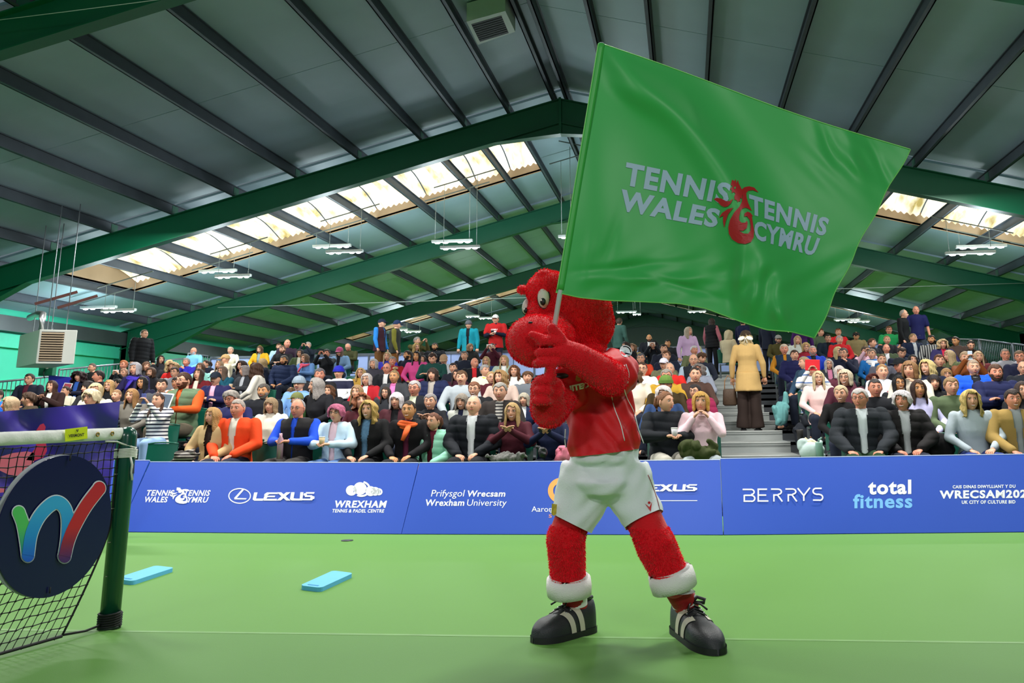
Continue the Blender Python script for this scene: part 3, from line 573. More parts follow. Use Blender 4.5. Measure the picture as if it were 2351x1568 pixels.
# ------------------------------------------------------------------ floor items
BLM = mat('5cb6e4', .7, var=.04, bump=.15, bscale=90, kind='foam'); BLD = mat('2c86b4', .8, kind='foamd')
def kneeler(c4, label):
    q = [onground(*c) for c in c4]; o = sum(q, Vector())/4; root = empty('kneeling_pad', o); h = .028; mb = MB(); ring_ = []
    for i in range(4):                                    # rounded corners
        a, b, c = q[i-1]-o, q[i]-o, q[(i+1) % 4]-o
        for t in (0, .35, .65, 1): ring_.append(b+(a-b).normalized()*.035*(1-t)**1.5+(c-b).normalized()*.035*t**1.5)
    n = len(ring_); up = Vector((0, 0, h)); mb.add(ring_, [tuple(range(n))[::-1]]); mb.add([v+up for v in ring_], [tuple(range(n))]); mb.add(ring_+[v+up for v in ring_], [(i, (i+1) % n, n+(i+1) % n, n+i) for i in range(n)])
    mb.build('pad', BLM, root)
    e0, e1 = (q[0]+q[1])/2-o, (q[2]+q[3])/2-o; d = (e1-e0).normalized(); w = (q[1]-q[0]).normalized(); c = e0+d*.05; mb = MB()
    pts = [c-w*.05, c+w*.05]; mb.hexa([pts[0]-d*.012+up, pts[1]-d*.012+up, pts[1]+d*.012+up, pts[0]+d*.012+up], [p+Vector((0, 0, .0015)) for p in (pts[0]-d*.012+up, pts[1]-d*.012+up, pts[1]+d*.012+up, pts[0]+d*.012+up)]); mb.build('hand_slot', BLD, root)
    return tag(root, label, 'mat', 'blue foam pads on the court')
kneeler([(262, 1338), (304, 1344), (400, 1312), (356, 1307)], 'light blue foam pad on the floor beside the net post')
kneeler([(688, 1354), (736, 1360), (811, 1325), (764, 1319)], 'light blue foam pad lying alone on the open green court')
c = onground(797, 1241.5); MB().tube([(0, 0, 0), (0, 0, .006), (0, 0, .008)], [.055, .055, .02], 20).build('floor_cap', mat('33373a', .5, kind='k'), None, c)
tag(bpy.data.objects['floor_cap'], 'small dark round cap on the floor before the boards', 'floor cap')
# ------------------------------------------------------------------ heater by the left wall
ht = empty('heater', at(110, 795, 19)); o_ = Vector(ht.location)
e = lambda x, y, Y: at(x, y, Y)-o_
fl_t, fl_b = e(92, 752, 18.7), e(92, 832, 18.7); fr_t, fr_b = e(178, 762, 19.1), e(178, 838, 19.1); bl_t, bl_b = e(48, 752, 19.9), e(48, 832, 19.9)
fl_b.x, fl_b.y = fl_t.x, fl_t.y; fr_b.x, fr_b.y = fr_t.x, fr_t.y; bl_b.x, bl_b.y = bl_t.x, bl_t.y
zt, zb_ = (fl_t.z+fr_t.z)/2, (fl_b.z+fr_b.z)/2
for v in (fl_t, fr_t, bl_t): v.z = zt
for v in (fl_b, fr_b, bl_b): v.z = zb_
br_t, br_b = fr_t+(bl_t-fl_t), fr_b+(bl_t-fl_t)
MB().hexa([fl_b, fr_b, br_b, bl_b], [fl_t, fr_t, br_t, bl_t]).build('casing', mat('dfe3da', .45, var=.04, kind='heater'), ht, bevel=.012)
ux = (fr_t-fl_t); nf = ux.cross(Vector((0, 0, 1))).normalized(); nf = nf if nf.y < 0 else -nf; g = lambda a, c, o=0.0: fl_t+ux*a+Vector((0, 0, (zb_-zt)*c))+nf*o
MB().hexa([g(.06, .93, .004), g(.66, .93, .004), g(.66, .07, .004), g(.06, .07, .004)], [g(.06, .93, .014), g(.66, .93, .014), g(.66, .07, .014), g(.06, .07, .014)]).build('grille_recess', mat('2b221c', .8, kind='k'), ht)
for i in range(12): c0 = .09+i*.071; MB().hexa([g(.06, c0+.030, .014), g(.66, c0+.030, .014), g(.66, c0, .014), g(.06, c0, .014)], [g(.06, c0+.045, .05), g(.66, c0+.045, .05), g(.66, c0+.022, .05), g(.06, c0+.022, .05)]).build('louvre', mat('b9a488', .45, metal=.2, kind='louv'), ht)
for a in (.25, .75):
    for bb in (.1, .8): p = g(a, 0)+(bl_t-fl_t)*bb; w = p+o_; MB().tube([p, Vector((p.x, p.y, roof(abs(w.x-XR))-o_.z-.2))], .012, 6).build('hanger_rod', RAIL, ht)
p = g(.3, 0)+(bl_t-fl_t)*.5; MB().tube([p, p+Vector((0, 0, .32)), p+Vector((-.02, .02, .42)), p+Vector((-.25, .2, .46)), p+Vector((-1.0, .9, .46))], .075, 12).build('flue', mat('b8babb', .3, metal=.8, kind='flue'), ht)
tag(ht, 'grey box heater with a louvred front hung by the green wall', 'heater')
for i, (x0, y0, x1, y1) in enumerate(((80, 698, 178, 670), (132, 707, 224, 679))):
    a, b = at(x0, y0, 18.9), at(x1, y1, 19.3); ch = MB(); ch.beam((0, 0, 0), b-a, .05, .06); o = ch.build('channel_bar', mat('5e2a20', .6, var=.2, kind='rust'), None, a); tag(o, ('rust red steel channel above the heater, the one by the wall', 'rust red steel channel above the heater, the one by the lamps')[i], 'steel bar', 'rust red channels carrying the heater')
wp = empty('wall_poster', at(136, 880, 19.5)); o_ = Vector(wp.location); a = [at(x, y, 19.5)-o_ for x, y in ((112, 901), (163, 905), (163, 866), (112, 862))]; MB().hexa(a, [v+Vector((0, .03, 0)) for v in a]).build('sheet', mat('3a34c0', .5, var=.05, kind='poster'), wp)
MB().tube([a[0]+Vector((.05, .02, 0)), Vector((a[0].x+.05, .02, tierz(19.5)-o_.z))], .02, 6).tube([a[1]+Vector((-.05, .02, 0)), Vector((a[1].x-.05, .02, tierz(19.5)-o_.z))], .02, 6).tube([a[0]+Vector((.05, .02, -.1)), a[1]+Vector((-.05, .02, -.1))], .015, 6).build('stand_leg', RAILD, wp); tag(wp, 'plain violet blue sheet behind the wall-side railing below the heater', 'poster')
bx = empty('wall_box', at(106, 849, 20.5)); o_ = Vector(bx.location); MB().box(-.18, -.02, -.14, .18, .12, .12).build('box', mat('1c6a4c', .5, kind='wb'), bx, bevel=.01); MB().ball((.05, -.05, .06), .04, .04, .05, 12, 8).build('lamp', mat('e8ecd8', .3, kind='wl'), bx); MB().tube([(-.02, -.03, .02), (.0, -.08, -.1), (.03, -.06, -.2)], .012, 5).build('cable', BK, bx)
MB().tube([(0, .05, .1), (0, .05, 1.0)], .015, 6).build('conduit', RAIL, bx); tag(bx, 'small green junction box with a white lamp below the heater', 'junction box')
# air vent box in the near ceiling
vr = empty('ceiling_vent', onplane(1120, 60, (XR, 0, ZR-.42), (-SL, 0, 1))); o_ = Vector(vr.location)
vp = lambda x, y, o=0.0: onplane(x, y, (XR, 0, ZR-.42+o), (-SL, 0, 1))-o_
q = [vp(1071, 50), vp(1160, 25), vp(1183, 73), vp(1097, 103)]; VW = mat('c3cdc8', .5, var=.05, kind='vent')
MB().hexa(q, [v+Vector((0, 0, .38)) for v in q]).build('box', VW, vr)
q2 = [vp(1082, 56, -.004), vp(1151, 36, -.004), vp(1168, 76, -.004), vp(1102, 96, -.004)]; MB().hexa(q2, [v+Vector((0, 0, .003)) for v in q2]).build('grille', mat('151b1e', .6, kind='k'), vr)
for i in range(1, 9): t = i/9; MB().beam(q2[0].lerp(q2[3], t)-Vector((0, 0, .006)), q2[1].lerp(q2[2], t)-Vector((0, 0, .006)), .008, .006).build('slat', mat('2c3438', .5, kind='k'), vr)
tag(vr, 'white framed square vent box with dark grille in the ceiling', 'vent')
# ------------------------------------------------------------------ lamps
LAMPE = bpy.data.materials.new('mat_lamp'); LAMPE.use_nodes = True; _b = LAMPE.node_tree.nodes['Principled BSDF']; _b.inputs['Emission Color'].default_value = (.93, .97, 1, 1); _b.inputs['Emission Strength'].default_value = 14
HOUS = mat('b9c0bd', .4, metal=.2, kind='house')
def lightbar(px, py, Y, wpx, label, far=False, roofk=None):
    p = at(px, py, Y); w = wpx*Y/2190; root = empty('ceiling_light', p); sgn = 1 if not far else 1
    MB().box(-w/2, -.06, 0, w/2, .06, .075).build('housing', HOUS, root, bevel=.01)
    for f in (-.36, -.16, .20, .38):
        mb = MB(); mb.ball((w*f, 0, -.012), w*.068, .05, .028, 12, 6); mb.build('lamp', LAMPE, root)
    for f in (-.42, .42):
        X = w*f; z = roof(abs(p.x+X-XR))-.28-p.z; MB().tube([(X, 0, .07), (X, 0, z)], .008, 4).build('cable', mat('9aa39f', .5, kind='wire'), root)
    pl = bpy.data.lights.new('lamp_glow', 'POINT'); pl.energy = 130 if not far else 260; pl.color = (.80, .93, 1); pl.shadow_soft_size = .25; po = bpy.data.objects.new('lamp_glow', pl); C.objects.link(po); po.parent = root; po.location = (0, 0, -.6)
    z = roof(abs(p.x-XR))-.30-p.z; sg_ = 1 if p.x < XR else -1
    MB().beam((-w*.7, 0, z-SL*w*.7*sg_), (w*.9, 0, z+SL*w*.9*sg_), .03, .03).build('track', mat('6b7472', .5, kind='track'), root)
    return tag(root, label, 'ceiling light', 'hanging lamp bars under the roof')
near = [(226, 708, 98), (272, 715, 93, ), (500, 624, 100), (535, 636, 95), (762, 567, 100), (791, 580, 96), (1038, 556, 104), (1056, 570, 100), (2253, 568, 114), (2228, 583, 112), (1330, 544, 104), (1350, 558, 100)]
nm = ['left-wall lamp bar above the heater, the shorter and higher', 'lamp bar above the heater, the lower of its pair', 'lamp bar under the brown end of the skylight, upper of its pair', 'lamp bar under the brown end of the skylight, lower of its pair',
      'lamp bar hanging mid-slope between heater side and ridge, upper of its pair', 'lamp bar hanging mid-slope between heater side and ridge, lower of its pair', 'lamp bar on long wires near the flag, upper of its pair', 'lamp bar on long wires near the flag, lower of its pair',
      'lamp bar on the far slope past the flag, upper of its pair', 'lamp bar on the far slope past the flag, lower of its pair', 'lamp bar peeping out behind the flag pole, upper of its pair', 'lamp bar hidden behind the flag, lower of its pair']
for (x, y, w), l in zip(near, nm): lightbar(x, y, 26.2 if 'lower' not in l else 25.2, w, l.replace('left-wall ', ''))
far = [(1085, 727, 34, 'above the standing teal jacket'), (1115, 731, 34, 'beside the white-capped standing man'), (948, 762, 40, 'behind the two standing capped men'), (925, 758, 24, 'just right of the quilted gilet'), (1438, 717, 50, 'tight behind the red plush head'), (1462, 722, 20, 'past the red plush head, the shorter'), (1600, 716, 44, 'under the lower hem of the flag'), (1945, 735, 60, 'beyond the flag tip, upper'), (1972, 739, 50, 'beyond the flag tip, lower')]
for x, y, w, l in far: lightbar(x, y, 45, w, 'distant lamp bar %s' % l)
# thin cables
def cable(pts, r, label, Y):
    P = [at(x, y, Y) for x, y in pts]; o = P[0]; q = MB().tube([p-o for p in P], r, 5).build('cable', mat('b8c4bc', .5, kind='wire2'), None, o); tag(q, label, 'cable')
cable([(-60, 53), (150, 27), (420, -8)], .006, 'thin pale cable across the nearest green roof frame', 11.0)
cable([(500, 706), (800, 697), (1190, 684), (1600, 672), (2000, 661), (2351, 650)], .012, 'thin pale cable strung across the hall at the second frame', 30.6)
# ================================================================== PEOPLE
# local frame of a person: feet on z = 0, facing -y; seated on a 0.45 m seat or standing
HEADZ = {'sit': 1.175, 'stand': 1.575}
def head_surface(dx, dy, dz):
    """unit direction -> point on the head (centre at the origin, face towards -y)"""
    x, y, z = dx*0.077, dy*0.098, dz*0.120
    if z < 0:
        t = min(1, -z/0.120); x *= 1-0.30*t**1.6
        if dy > 0: y *= 1-0.42*t; z *= 1-0.18*dy*t
    if dy < 0:
        y = y*0.93
        y -= 0.021*math.exp(-(x/0.0135)**2-((z+0.022)/0.018)**2)+0.010*math.exp(-(x/0.010)**2-((z-0.002)/0.022)**2)   # nose
        for s in (-1, 1):
            y += 0.010*math.exp(-((x-s*.031)/.018)**2-((z-.010)/.012)**2)                                                  # eye sockets
            y -= 0.006*math.exp(-((x-s*.030)/.022)**2-((z-.034)/.010)**2)                                                  # brow
            y -= 0.005*math.exp(-((x-s*.042)/.020)**2-((z+.030)/.022)**2)                                                  # cheek
        y -= 0.006*math.exp(-(x/.022)**2-((z+.060)/.010)**2)+0.008*math.exp(-(x/.022)**2-((z+.100)/.016)**2)             # lips, chin
        y += 0.004*math.exp(-(x/.026)**2-((z+.078)/.008)**2)
    return (x, y, z)
def head_grid(mb):
    nu, nv = 40, 30; ph = []
    for i in range(nu):
        t = 2*math.pi*i/nu; ph.append(t+0.55*math.sin(t)*-1*0.8)      # columns bunched towards the face
    def fn(i, j):
        th = math.pi*(j/nv); a = ph[i]+math.pi
        return head_surface(math.sin(th)*math.sin(a), math.sin(th)*math.cos(a), math.cos(th))
    vs = [fn(i, j) for j in range(nv+1) for i in range(nu)]
    fs = [(j*nu+i, (j+1)*nu+i, (j+1)*nu+(i+1) % nu, j*nu+(i+1) % nu) for j in range(nv) for i in range(nu)]
    mb.add(vs, fs, 0, True)
def make_head(female):
    """slots: 0 skin, 1 eye white, 2 iris, 3 lips, 4 brows"""
    mb = MB(); head_grid(mb)
    for s in (-1, 1):
        mb.ball((s*.031, -.0765, .0095), .0135, .009, .0068, 10, 6, 1); mb.ball((s*.031, -.0835, .0095), .0060, .0035, .0060, 8, 5, 2)
        mb.tube([(s*.014, -.0925, .030), (s*.030, -.0955, .036), (s*.047, -.083, .030)], [.0026, .0034, .0018], 5, 4)
        mb.tube([(s*.018, -.0855, .0155), (s*.031, -.0875, .0185), (s*.045, -.078, .0145)], [.0012, .0017, .0010], 4, 2 if female else 0)
        mb.ball((s*.0775, .008, -.004), .008, .017, .030, 8, 6, 0, Euler((0.15, 0, s*.25)).to_matrix())
        mb.ball((s*.0085, -.108, -.031), .0065, .007, .005, 6, 4, 0)
    w = .022
    mb.tube([(-w, -.0865, -.0575), (-w*.5, -.0955, -.0560), (0, -.0975, -.0575), (w*.5, -.0955, -.0560), (w, -.0865, -.0575)], [.0012, .0032, .0034, .0032, .0012], 6, 3)
    mb.tube([(-w*.85, -.0875, -.0615), (0, -.0965, -.0655), (w*.85, -.0875, -.0615)], [.0012, .0042, .0012], 6, 3)
    return mb
def smile_mouth(mb):
    mb.tube([(-.024, -.0865, -.055), (-.012, -.0955, -.0610), (0, -.098, -.063), (.012, -.0955, -.0610), (.024, -.0865, -.055)], [.0010, .0035, .0045, .0035, .0010], 6, 1)
POSES = {  # elbow and wrist of the -x arm and the +x arm, hand direction
 'lap': (((-.27, -.03, .76), (-.115, -.25, .63)), ((.27, -.03, .76), (.105, -.26, .64))),
 'cross': (((-.25, -.10, .80), (.06, -.235, .815)), ((.25, -.10, .80), (-.06, -.26, .84))),
 'phone': (((-.22, -.24, .90), (-.065, -.335, 1.13)), ((.22, -.24, .90), (.065, -.335, 1.13))),
 'clap': (((-.25, -.10, .80), (-.028, -.285, .95)), ((.25, -.10, .80), (.028, -.285, .95))),
 'chin': (((-.26, -.07, .77), (-.05, -.29, .65)), ((.19, -.20, .80), (.05, -.165, .985))),
 'hold': (((-.25, -.08, .79), (-.08, -.30, .80)), ((.25, -.08, .79), (.06, -.31, .80))),
 'knees': (((-.28, -.08, .76), (-.15, -.36, .62)), ((.28, -.08, .76), (.15, -.36, .62))),
 'roll': (((-.21, -.15, .82), (-.085, -.135, .99)), ((.21, -.15, .82), (.085, -.135, .99))),
 'down': (((-.255, .03, 1.13), (-.27, -.05, .90)), ((.255, .03, 1.13), (.27, -.05, .90))),
 'standhold': (((-.255, .0, 1.15), (-.075, -.235, 1.17)), ((.255, .0, 1.15), (.06, -.24, 1.19))),
 'camera': (((-.22, -.19, 1.30), (-.06, -.26, 1.55)), ((.22, -.19, 1.30), (.06, -.26, 1.55))),
}
def is_stand(p): return p in ('down', 'standhold', 'camera')
def shoulders(p, fem): z = 1.41 if is_stand(p) else 1.0; w = .172 if fem else .198; return (-w, .045, z), (w, .045, z)
def add_hand(mb, el, wr, side, curl=0.6, mi=0):
    el = Vector(el); wr = Vector(wr); d = (wr-el).normalized(); up = Vector((0, 0, 1)); s = d.cross(up)
    if s.length < .2: s = Vector((1, 0, 0))
    s.normalize(); n = s.cross(d).normalized(); inward = -side
    if s.x*inward < 0: s = -s                             # s points towards the body's middle: the thumb side
    pc = wr+d*.045; M = Matrix((s, d, n)).transposed(); mb.ball(pc, .040, .052, .018, 10, 6, mi, M); dn = -n if n.z > 0 else n
    for k, L in enumerate((.066, .076, .071, .056)):
        b = wr+d*.075+s*(.029-.0195*k)+n*.0; q = b+d*L*.45+dn*L*.18*curl; e = q+(d*.35+dn*.75*curl+d*(1-curl)*.4)*L*.55
        mb.tube([b-d*.012, b+d*.004, q, e, e+(e-q)*.08], [.0092, .0098, .0090, .0075, .003], 6, mi)
    b = wr+d*.030+s*.026; mb.tube([b, b+s*.022+d*.026, b+s*.026+d*.052+dn*.012, b+s*.024+d*.058+dn*.014], [.012, .0105, .0085, .003], 6, mi)
def torso_rings(stand, fem, grow=0.0):
    b = .92 if stand else .46; H = 1.46-.92 if stand else 1.045-.46; L = []
    prof = [(0, .175, .125), (.12, .172, .128), (.30, .160, .120), (.48, .158, .118), (.66, .178, .128), (.84, .200, .125), (.95, .180, .100), (1.04, .095, .075)]
    if fem: prof = [(0, .185, .130), (.12, .180, .128), (.32, .148, .112), (.48, .146, .115), (.64, .165, .140), (.84, .178, .112), (.95, .158, .090), (1.04, .085, .066)]
    return [(b+H*t, rx+grow, ry+grow) for t, rx, ry in prof]
def rings_mesh(mb, L, y0=.04, n=20, mi=0, lean=0.0):
    vs = []
    for z, rx, ry in L:
        for k in range(n): a = 2*math.pi*k/n; vs.append((rx*math.cos(a), y0+ry*math.sin(a), z))
    fs = [(i*n+k, i*n+(k+1) % n, (i+1)*n+(k+1) % n, (i+1)*n+k) for i in range(len(L)-1) for k in range(n)]+[tuple(range(n))[::-1], tuple((len(L)-1)*n+k for k in range(n))]
    mb.add(vs, fs, mi, True)
def legs(mb, stand, r=(.082, .060, .045), grow=0.0, foot=False, mi=0):
    for s in (-1, 1):
        if stand: hp, kn, an = (s*.095, .03, .93), (s*.105, .02, .50), (s*.115, .05, .09)
        else: hp, kn, an = (s*.10, -.02, .53), (s*.13, -.44, .53), (s*.135, -.42, .10)
        mb.capsule(hp, kn, r[0]+grow, r[1]+grow, 12, mi); mb.capsule(kn, an, r[1]+grow*.8, r[2]+grow*1.1, 12, mi)
BODY = {}
def body_mesh(pose, fem, yaw, pitch, smile):
    key = (pose, fem, yaw, pitch, smile)
    if key in BODY: return BODY[key]
    st = is_stand(pose); mb = make_head(fem)
    if smile: smile_mouth(mb)
    hz = HEADZ['stand' if st else 'sit']; rt = Euler((math.radians(-pitch), 0, math.radians(yaw)), 'XYZ').to_matrix(); piv = Vector((0, .012, -.085))
    mb.v = [tuple(piv+(rt @ (Vector(v)-piv))+Vector((0, -.005, hz))) for v in mb.v]
    mb.tube([(0, .045, hz-.235), (0, .035, hz-.17), (0, .018, hz-.11), (0, .008, hz-.06)], [.075, .056, .052, .055] if not fem else [.062, .046, .043, .046], 14, 0)
    rings_mesh(mb, torso_rings(st, fem, -.012)); legs(mb, st)
    for s in (-1, 1):                                      # feet
        y = .05 if st else -.42; x = s*(.115 if st else .135); mb.ball((x, y-.06, .05), .040, .11, .038, 10, 6, 0)
    for i, sh in enumerate(shoulders(pose, fem)):
        el, wr = POSES[pose][i]; k = .9 if fem else 1.0
        mb.capsule(sh, el, .050*k, .040*k, 10, 0); mb.capsule(el, wr, .039*k, .027*k, 10, 0); add_hand(mb, el, wr, -1 if i == 0 else 1, .15 if pose == 'clap' else .75)
    me = mb.mesh('person'); 
    for q in range(5): me.materials.append(None)
    BODY[key] = me; return me
CL = {}
def fold(me, amp, f=22.0, puff=0.0, pitch_=.085, seed=0):
    a = co(me); n = nrm(me); r = np.random.default_rng(seed); d = np.zeros(len(a))
    for _ in range(7):
        k = r.normal(size=3)*f*np.array([1, 1, .7]); d += np.sin(a@k+r.uniform(0, 6.28))*amp/3.2
    if puff: d += puff*(np.abs(np.sin(a[:, 2]*math.pi/pitch_+.6*np.sin(a[:, 0]*6)))**.6-.6)
    setco(me, a+n*d[:, None])
def cut_front(me, fn):
    bm = bmesh.new(); bm.from_mesh(me); kill = [f for f in bm.faces if fn(f.calc_center_median(), f.normal)]
    bmesh.ops.delete(bm, geom=kill, context='FACES'); bm.to_mesh(me); bm.free(); return me
def plane_cut(me, p, n, keep=None):
    """trim a mesh along a plane (the side n points to goes), only where keep(face centre) is true"""
    bm = bmesh.new(); bm.from_mesh(me); fs = [f for f in bm.faces if keep is None or keep(f.calc_center_median())]
    g = list({e for f in fs for e in f.edges})+list({v for f in fs for v in f.verts})+fs
    bmesh.ops.bisect_plane(bm, geom=g, plane_co=p, plane_no=n); n = Vector(n); p = Vector(p)
    kill = [f for f in bm.faces if (keep is None or keep(f.calc_center_median())) and (f.calc_center_median()-p).dot(n) > 0]
    bmesh.ops.delete(bm, geom=kill, context='FACES'); bm.to_mesh(me); bm.free(); return me
def top_mesh(pose, fem, kind):
    """kind: close, open, puff, puffopen, vest, vestpuff, inner, short"""
    key = (pose if kind not in ('vest', 'vestpuff', 'inner') else is_stand(pose), fem, kind)
    if key in CL: return CL[key]
    st = is_stand(pose); mb = MB(); g = {'close': .010, 'open': .020, 'puff': .028, 'puffopen': .030, 'vest': .024, 'vestpuff': .032, 'inner': .001, 'short': .010}[kind]
    L = torso_rings(st, fem, g)
    hem = -.10 if st else -.02; z0 = L[0][0]; L = [(z0+hem, L[0][1]+.012, L[0][2]+.012)]+L; rings_mesh(mb, L)
    hz = HEADZ['stand' if st else 'sit']
    if kind in ('open', 'puff', 'puffopen', 'vest', 'vestpuff', 'close'):
        r = .062 if fem else .070; r += {'puff': .02, 'puffopen': .02}.get(kind, 0); t = .022 if kind[0] in 'pv' else .014
        mb.tube([(r*math.cos(a), .040+r*math.sin(a)*.9, hz-.165+.020*math.sin(a)) for a in [2*math.pi*i/16 for i in range(17)]], t, 8)
    if kind not in ('vest', 'vestpuff', 'inner'):
        for i, sh in enumerate(shoulders(pose, fem)):
            el, wr = map(Vector, POSES[pose][i]); sh = Vector(sh); k = .92 if fem else 1.0; gg = g+.004; wr2 = wr+(el-wr)*.06
            if kind == 'short': el2 = sh.lerp(el, .72); mb.capsule(sh-Vector((0, 0, .004)), el2, (.056+gg)*k, .056*k+gg, 14); continue
            mb.capsule(sh-Vector((0, 0, .004)), el, (.054+gg)*k, .045*k+gg, 14); mb.capsule(el, wr2, .044*k+gg, .031*k+gg*.7, 14)
    else:
        for sh in shoulders(pose, fem): sh = Vector(sh); mb.ball(sh+Vector((-.02*np.sign(sh.x), 0, -.01)), .060+g*.4, .062+g*.5, .062+g*.5, 14, 8)
    me = remeshed(mb, .0135 if kind not in ('inner',) else .018, 3)
    puffy = 'puff' in kind; fold(me, .0035 if not puffy else .002, 22, .010 if puffy else 0, .095, len(CL))
    if kind in ('open', 'puffopen', 'vest', 'vestpuff'):
        top = hz-.13; bot = .95 if st else .55; w1 = {'puffopen': .058, 'open': .052}.get(kind, .034); w0 = .028 if kind in ('open', 'puffopen') else .001
        cut_front(me, lambda c, n: c.y < -.0 and abs(c.x) < (w0+(w1-w0)*max(0, (c.z-bot)/(top-bot))**1.3) and c.z < top+.06 and n.y < .2 and not (abs(c.x) > .02 and c.y < -.18))
    CL[key] = me; me.polygons.foreach_set('use_smooth', [True]*len(me.polygons)); me.materials.append(None); return me
def trousers_mesh(st):
    key = ('trousers', st)
    if key in CL: return CL[key]
    mb = MB(); legs(mb, st, grow=.016); mb.ball((0, .03 if st else .03, .93 if st else .53), .165, .13, .12, 14, 8); me = remeshed(mb, .02, 3); fold(me, .004, 20, seed=3)
    CL[key] = me; me.materials.append(None); return me
def shoe_mesh(st):
    key = ('shoe', st)
    if key in CL: return CL[key]
    mb = MB(); mb.ball((0, -.055, .045), .046, .135, .045, 12, 8); mb.ball((0, .01, .07), .045, .06, .06, 10, 6); mb.box(-.045, -.175, 0, .045, .075, .022); me = mb.mesh('shoe'); me.materials.append(None); CL[key] = me; return me
HAIR = {}
def hair_mesh(style):
    """a cap of strands over the head, its lower edge set all round by the style; returns the mesh in head coordinates"""
    if style in HAIR: return HAIR[style]
    S = dict(short=(.066, .002, -.055, .012, .0, 26, .0025), crop=(.072, .012, -.045, .005, .0, 20, .0012), tousled=(.052, .0, -.05, .022, .0, 14, .007),
             balding=(.112, .022, -.05, .007, .0, 20, .0015), bob=(.052, -.105, -.125, .020, .0, 30, .003), long=(.070, -.195, -.225, .017, .0, 34, .003),
             wavy=(.066, -.19, -.22, .030, .010, 22, .006), curly=(.055, -.11, -.13, .040, .012, 16, .010), bigcurly=(.045, -.13, -.15, .070, .012, 18, .012),
             fluffy=(.048, -.045, -.095, .026, .004, 20, .005), tied=(.072, .010, -.055, .007, .0, 36, .0015), fringe=(.036, -.115, -.14, .018, .0, 34, .003))[style]
    zf, zs, zb, th, wob, fr, st = S; mb = MB(); nu, ns = 72, 20; r = random.Random(len(style)*7+ord(style[0])); vs = []
    longish = zs < -.03; ph1, ph2 = r.uniform(0, 6), r.uniform(0, 6)
    for i in range(nu):
        a = 2*math.pi*i/nu; A = abs((math.degrees(a)+180) % 360-180)          # 0 = face, 180 = nape
        lo, hi = (36, 58) if longish else (48, 84)
        t = min(1, max(0, (A-lo)/(hi-lo))); t = t*t*(3-2*t); ze = zf+(zs-zf)*t
        if style == 'balding': t = min(1, max(0, (A-70)/20)); ze = .112+(.022-.112)*t
        t2 = min(1, max(0, (A-105)/40)); ze += (zb-zs)*t2 if A > 105 else 0
        ze += .006*math.sin(a*5+ph1)+.010*(r.random()-.5)*(2.0 if longish else .6)
        asym = .010*math.sin(a+ph2) if A < lo else 0; ze += asym
        for j in range(ns+1):
            u = j/ns; z0 = .118; z = z0+(ze-z0)*(u if longish else u**.9)
            zz = max(z, -.045 if longish else -.09); c = max(0.0, 1-(zz/.120)**2)**.5; 
            if not longish and z < 0: c = max(0.0, 1-(z/.150)**2)**.5
            hx, hy = math.sin(a)*c, -math.cos(a)*c; x, y, _ = (hx*.077, hy*.098, 0)
            thick = th*(1-.55*max(0, -hy) if not longish else 1-.35*max(0, -hy)); thick *= min(1, (.05+u*3.0))
            if not longish: thick *= 1-.55*max(0, u-.75)/.25
            rr = 1+thick/max(.03, math.hypot(x, y)); fall = max(0, -.045-z)
            strand = st*math.sin(a*fr+3*u+ph1)+wob*math.sin(z*70+a*3+ph2)*min(1, u*1.5)+st*.6*math.sin(a*fr*.43+z*60)
            rr2 = math.hypot(x, y); ux, uy = (math.sin(a), -math.cos(a)); 
            X, Y = x+ux*(thick+strand*min(1, u*2.5)), y+uy*(thick+strand*min(1, u*2.5))
            if fall > 0:
                X *= 1+.9*fall*(1 if abs(a-math.pi) > .6 else .4); Y = Y+(.035*fall/.2 if A > 100 else -.10*fall)
                tp = max(0, (u-.85)/.15); X *= 1-.10*tp
            vs.append((X, Y, z+thick*.8*(1-u)**2))
    fs = []; w = ns+1
    for i in range(nu):
        k = (i+1) % nu
        for j in range(ns): fs.append((i*w+j, i*w+j+1, k*w+j+1, k*w+j))
    b = len(vs); cx_, cy_ = 0, .0
    for i in range(nu): x, y, z = vs[i*w+ns]; vs.append((x*.86, y*.86+(.0), z+.012))          # turned-in lower edge
    for i in range(nu): fs.append((i*w+ns, b+i, b+(i+1) % nu, ((i+1) % nu)*w+ns))
    mb.add(vs, fs, 0, True)
    if style == 'tied': mb.ball((0, .112, .045), .034, .034, .032, 12, 8)
    me = mb.mesh('hair'); me.materials.append(None); HAIR[style] = me; return me
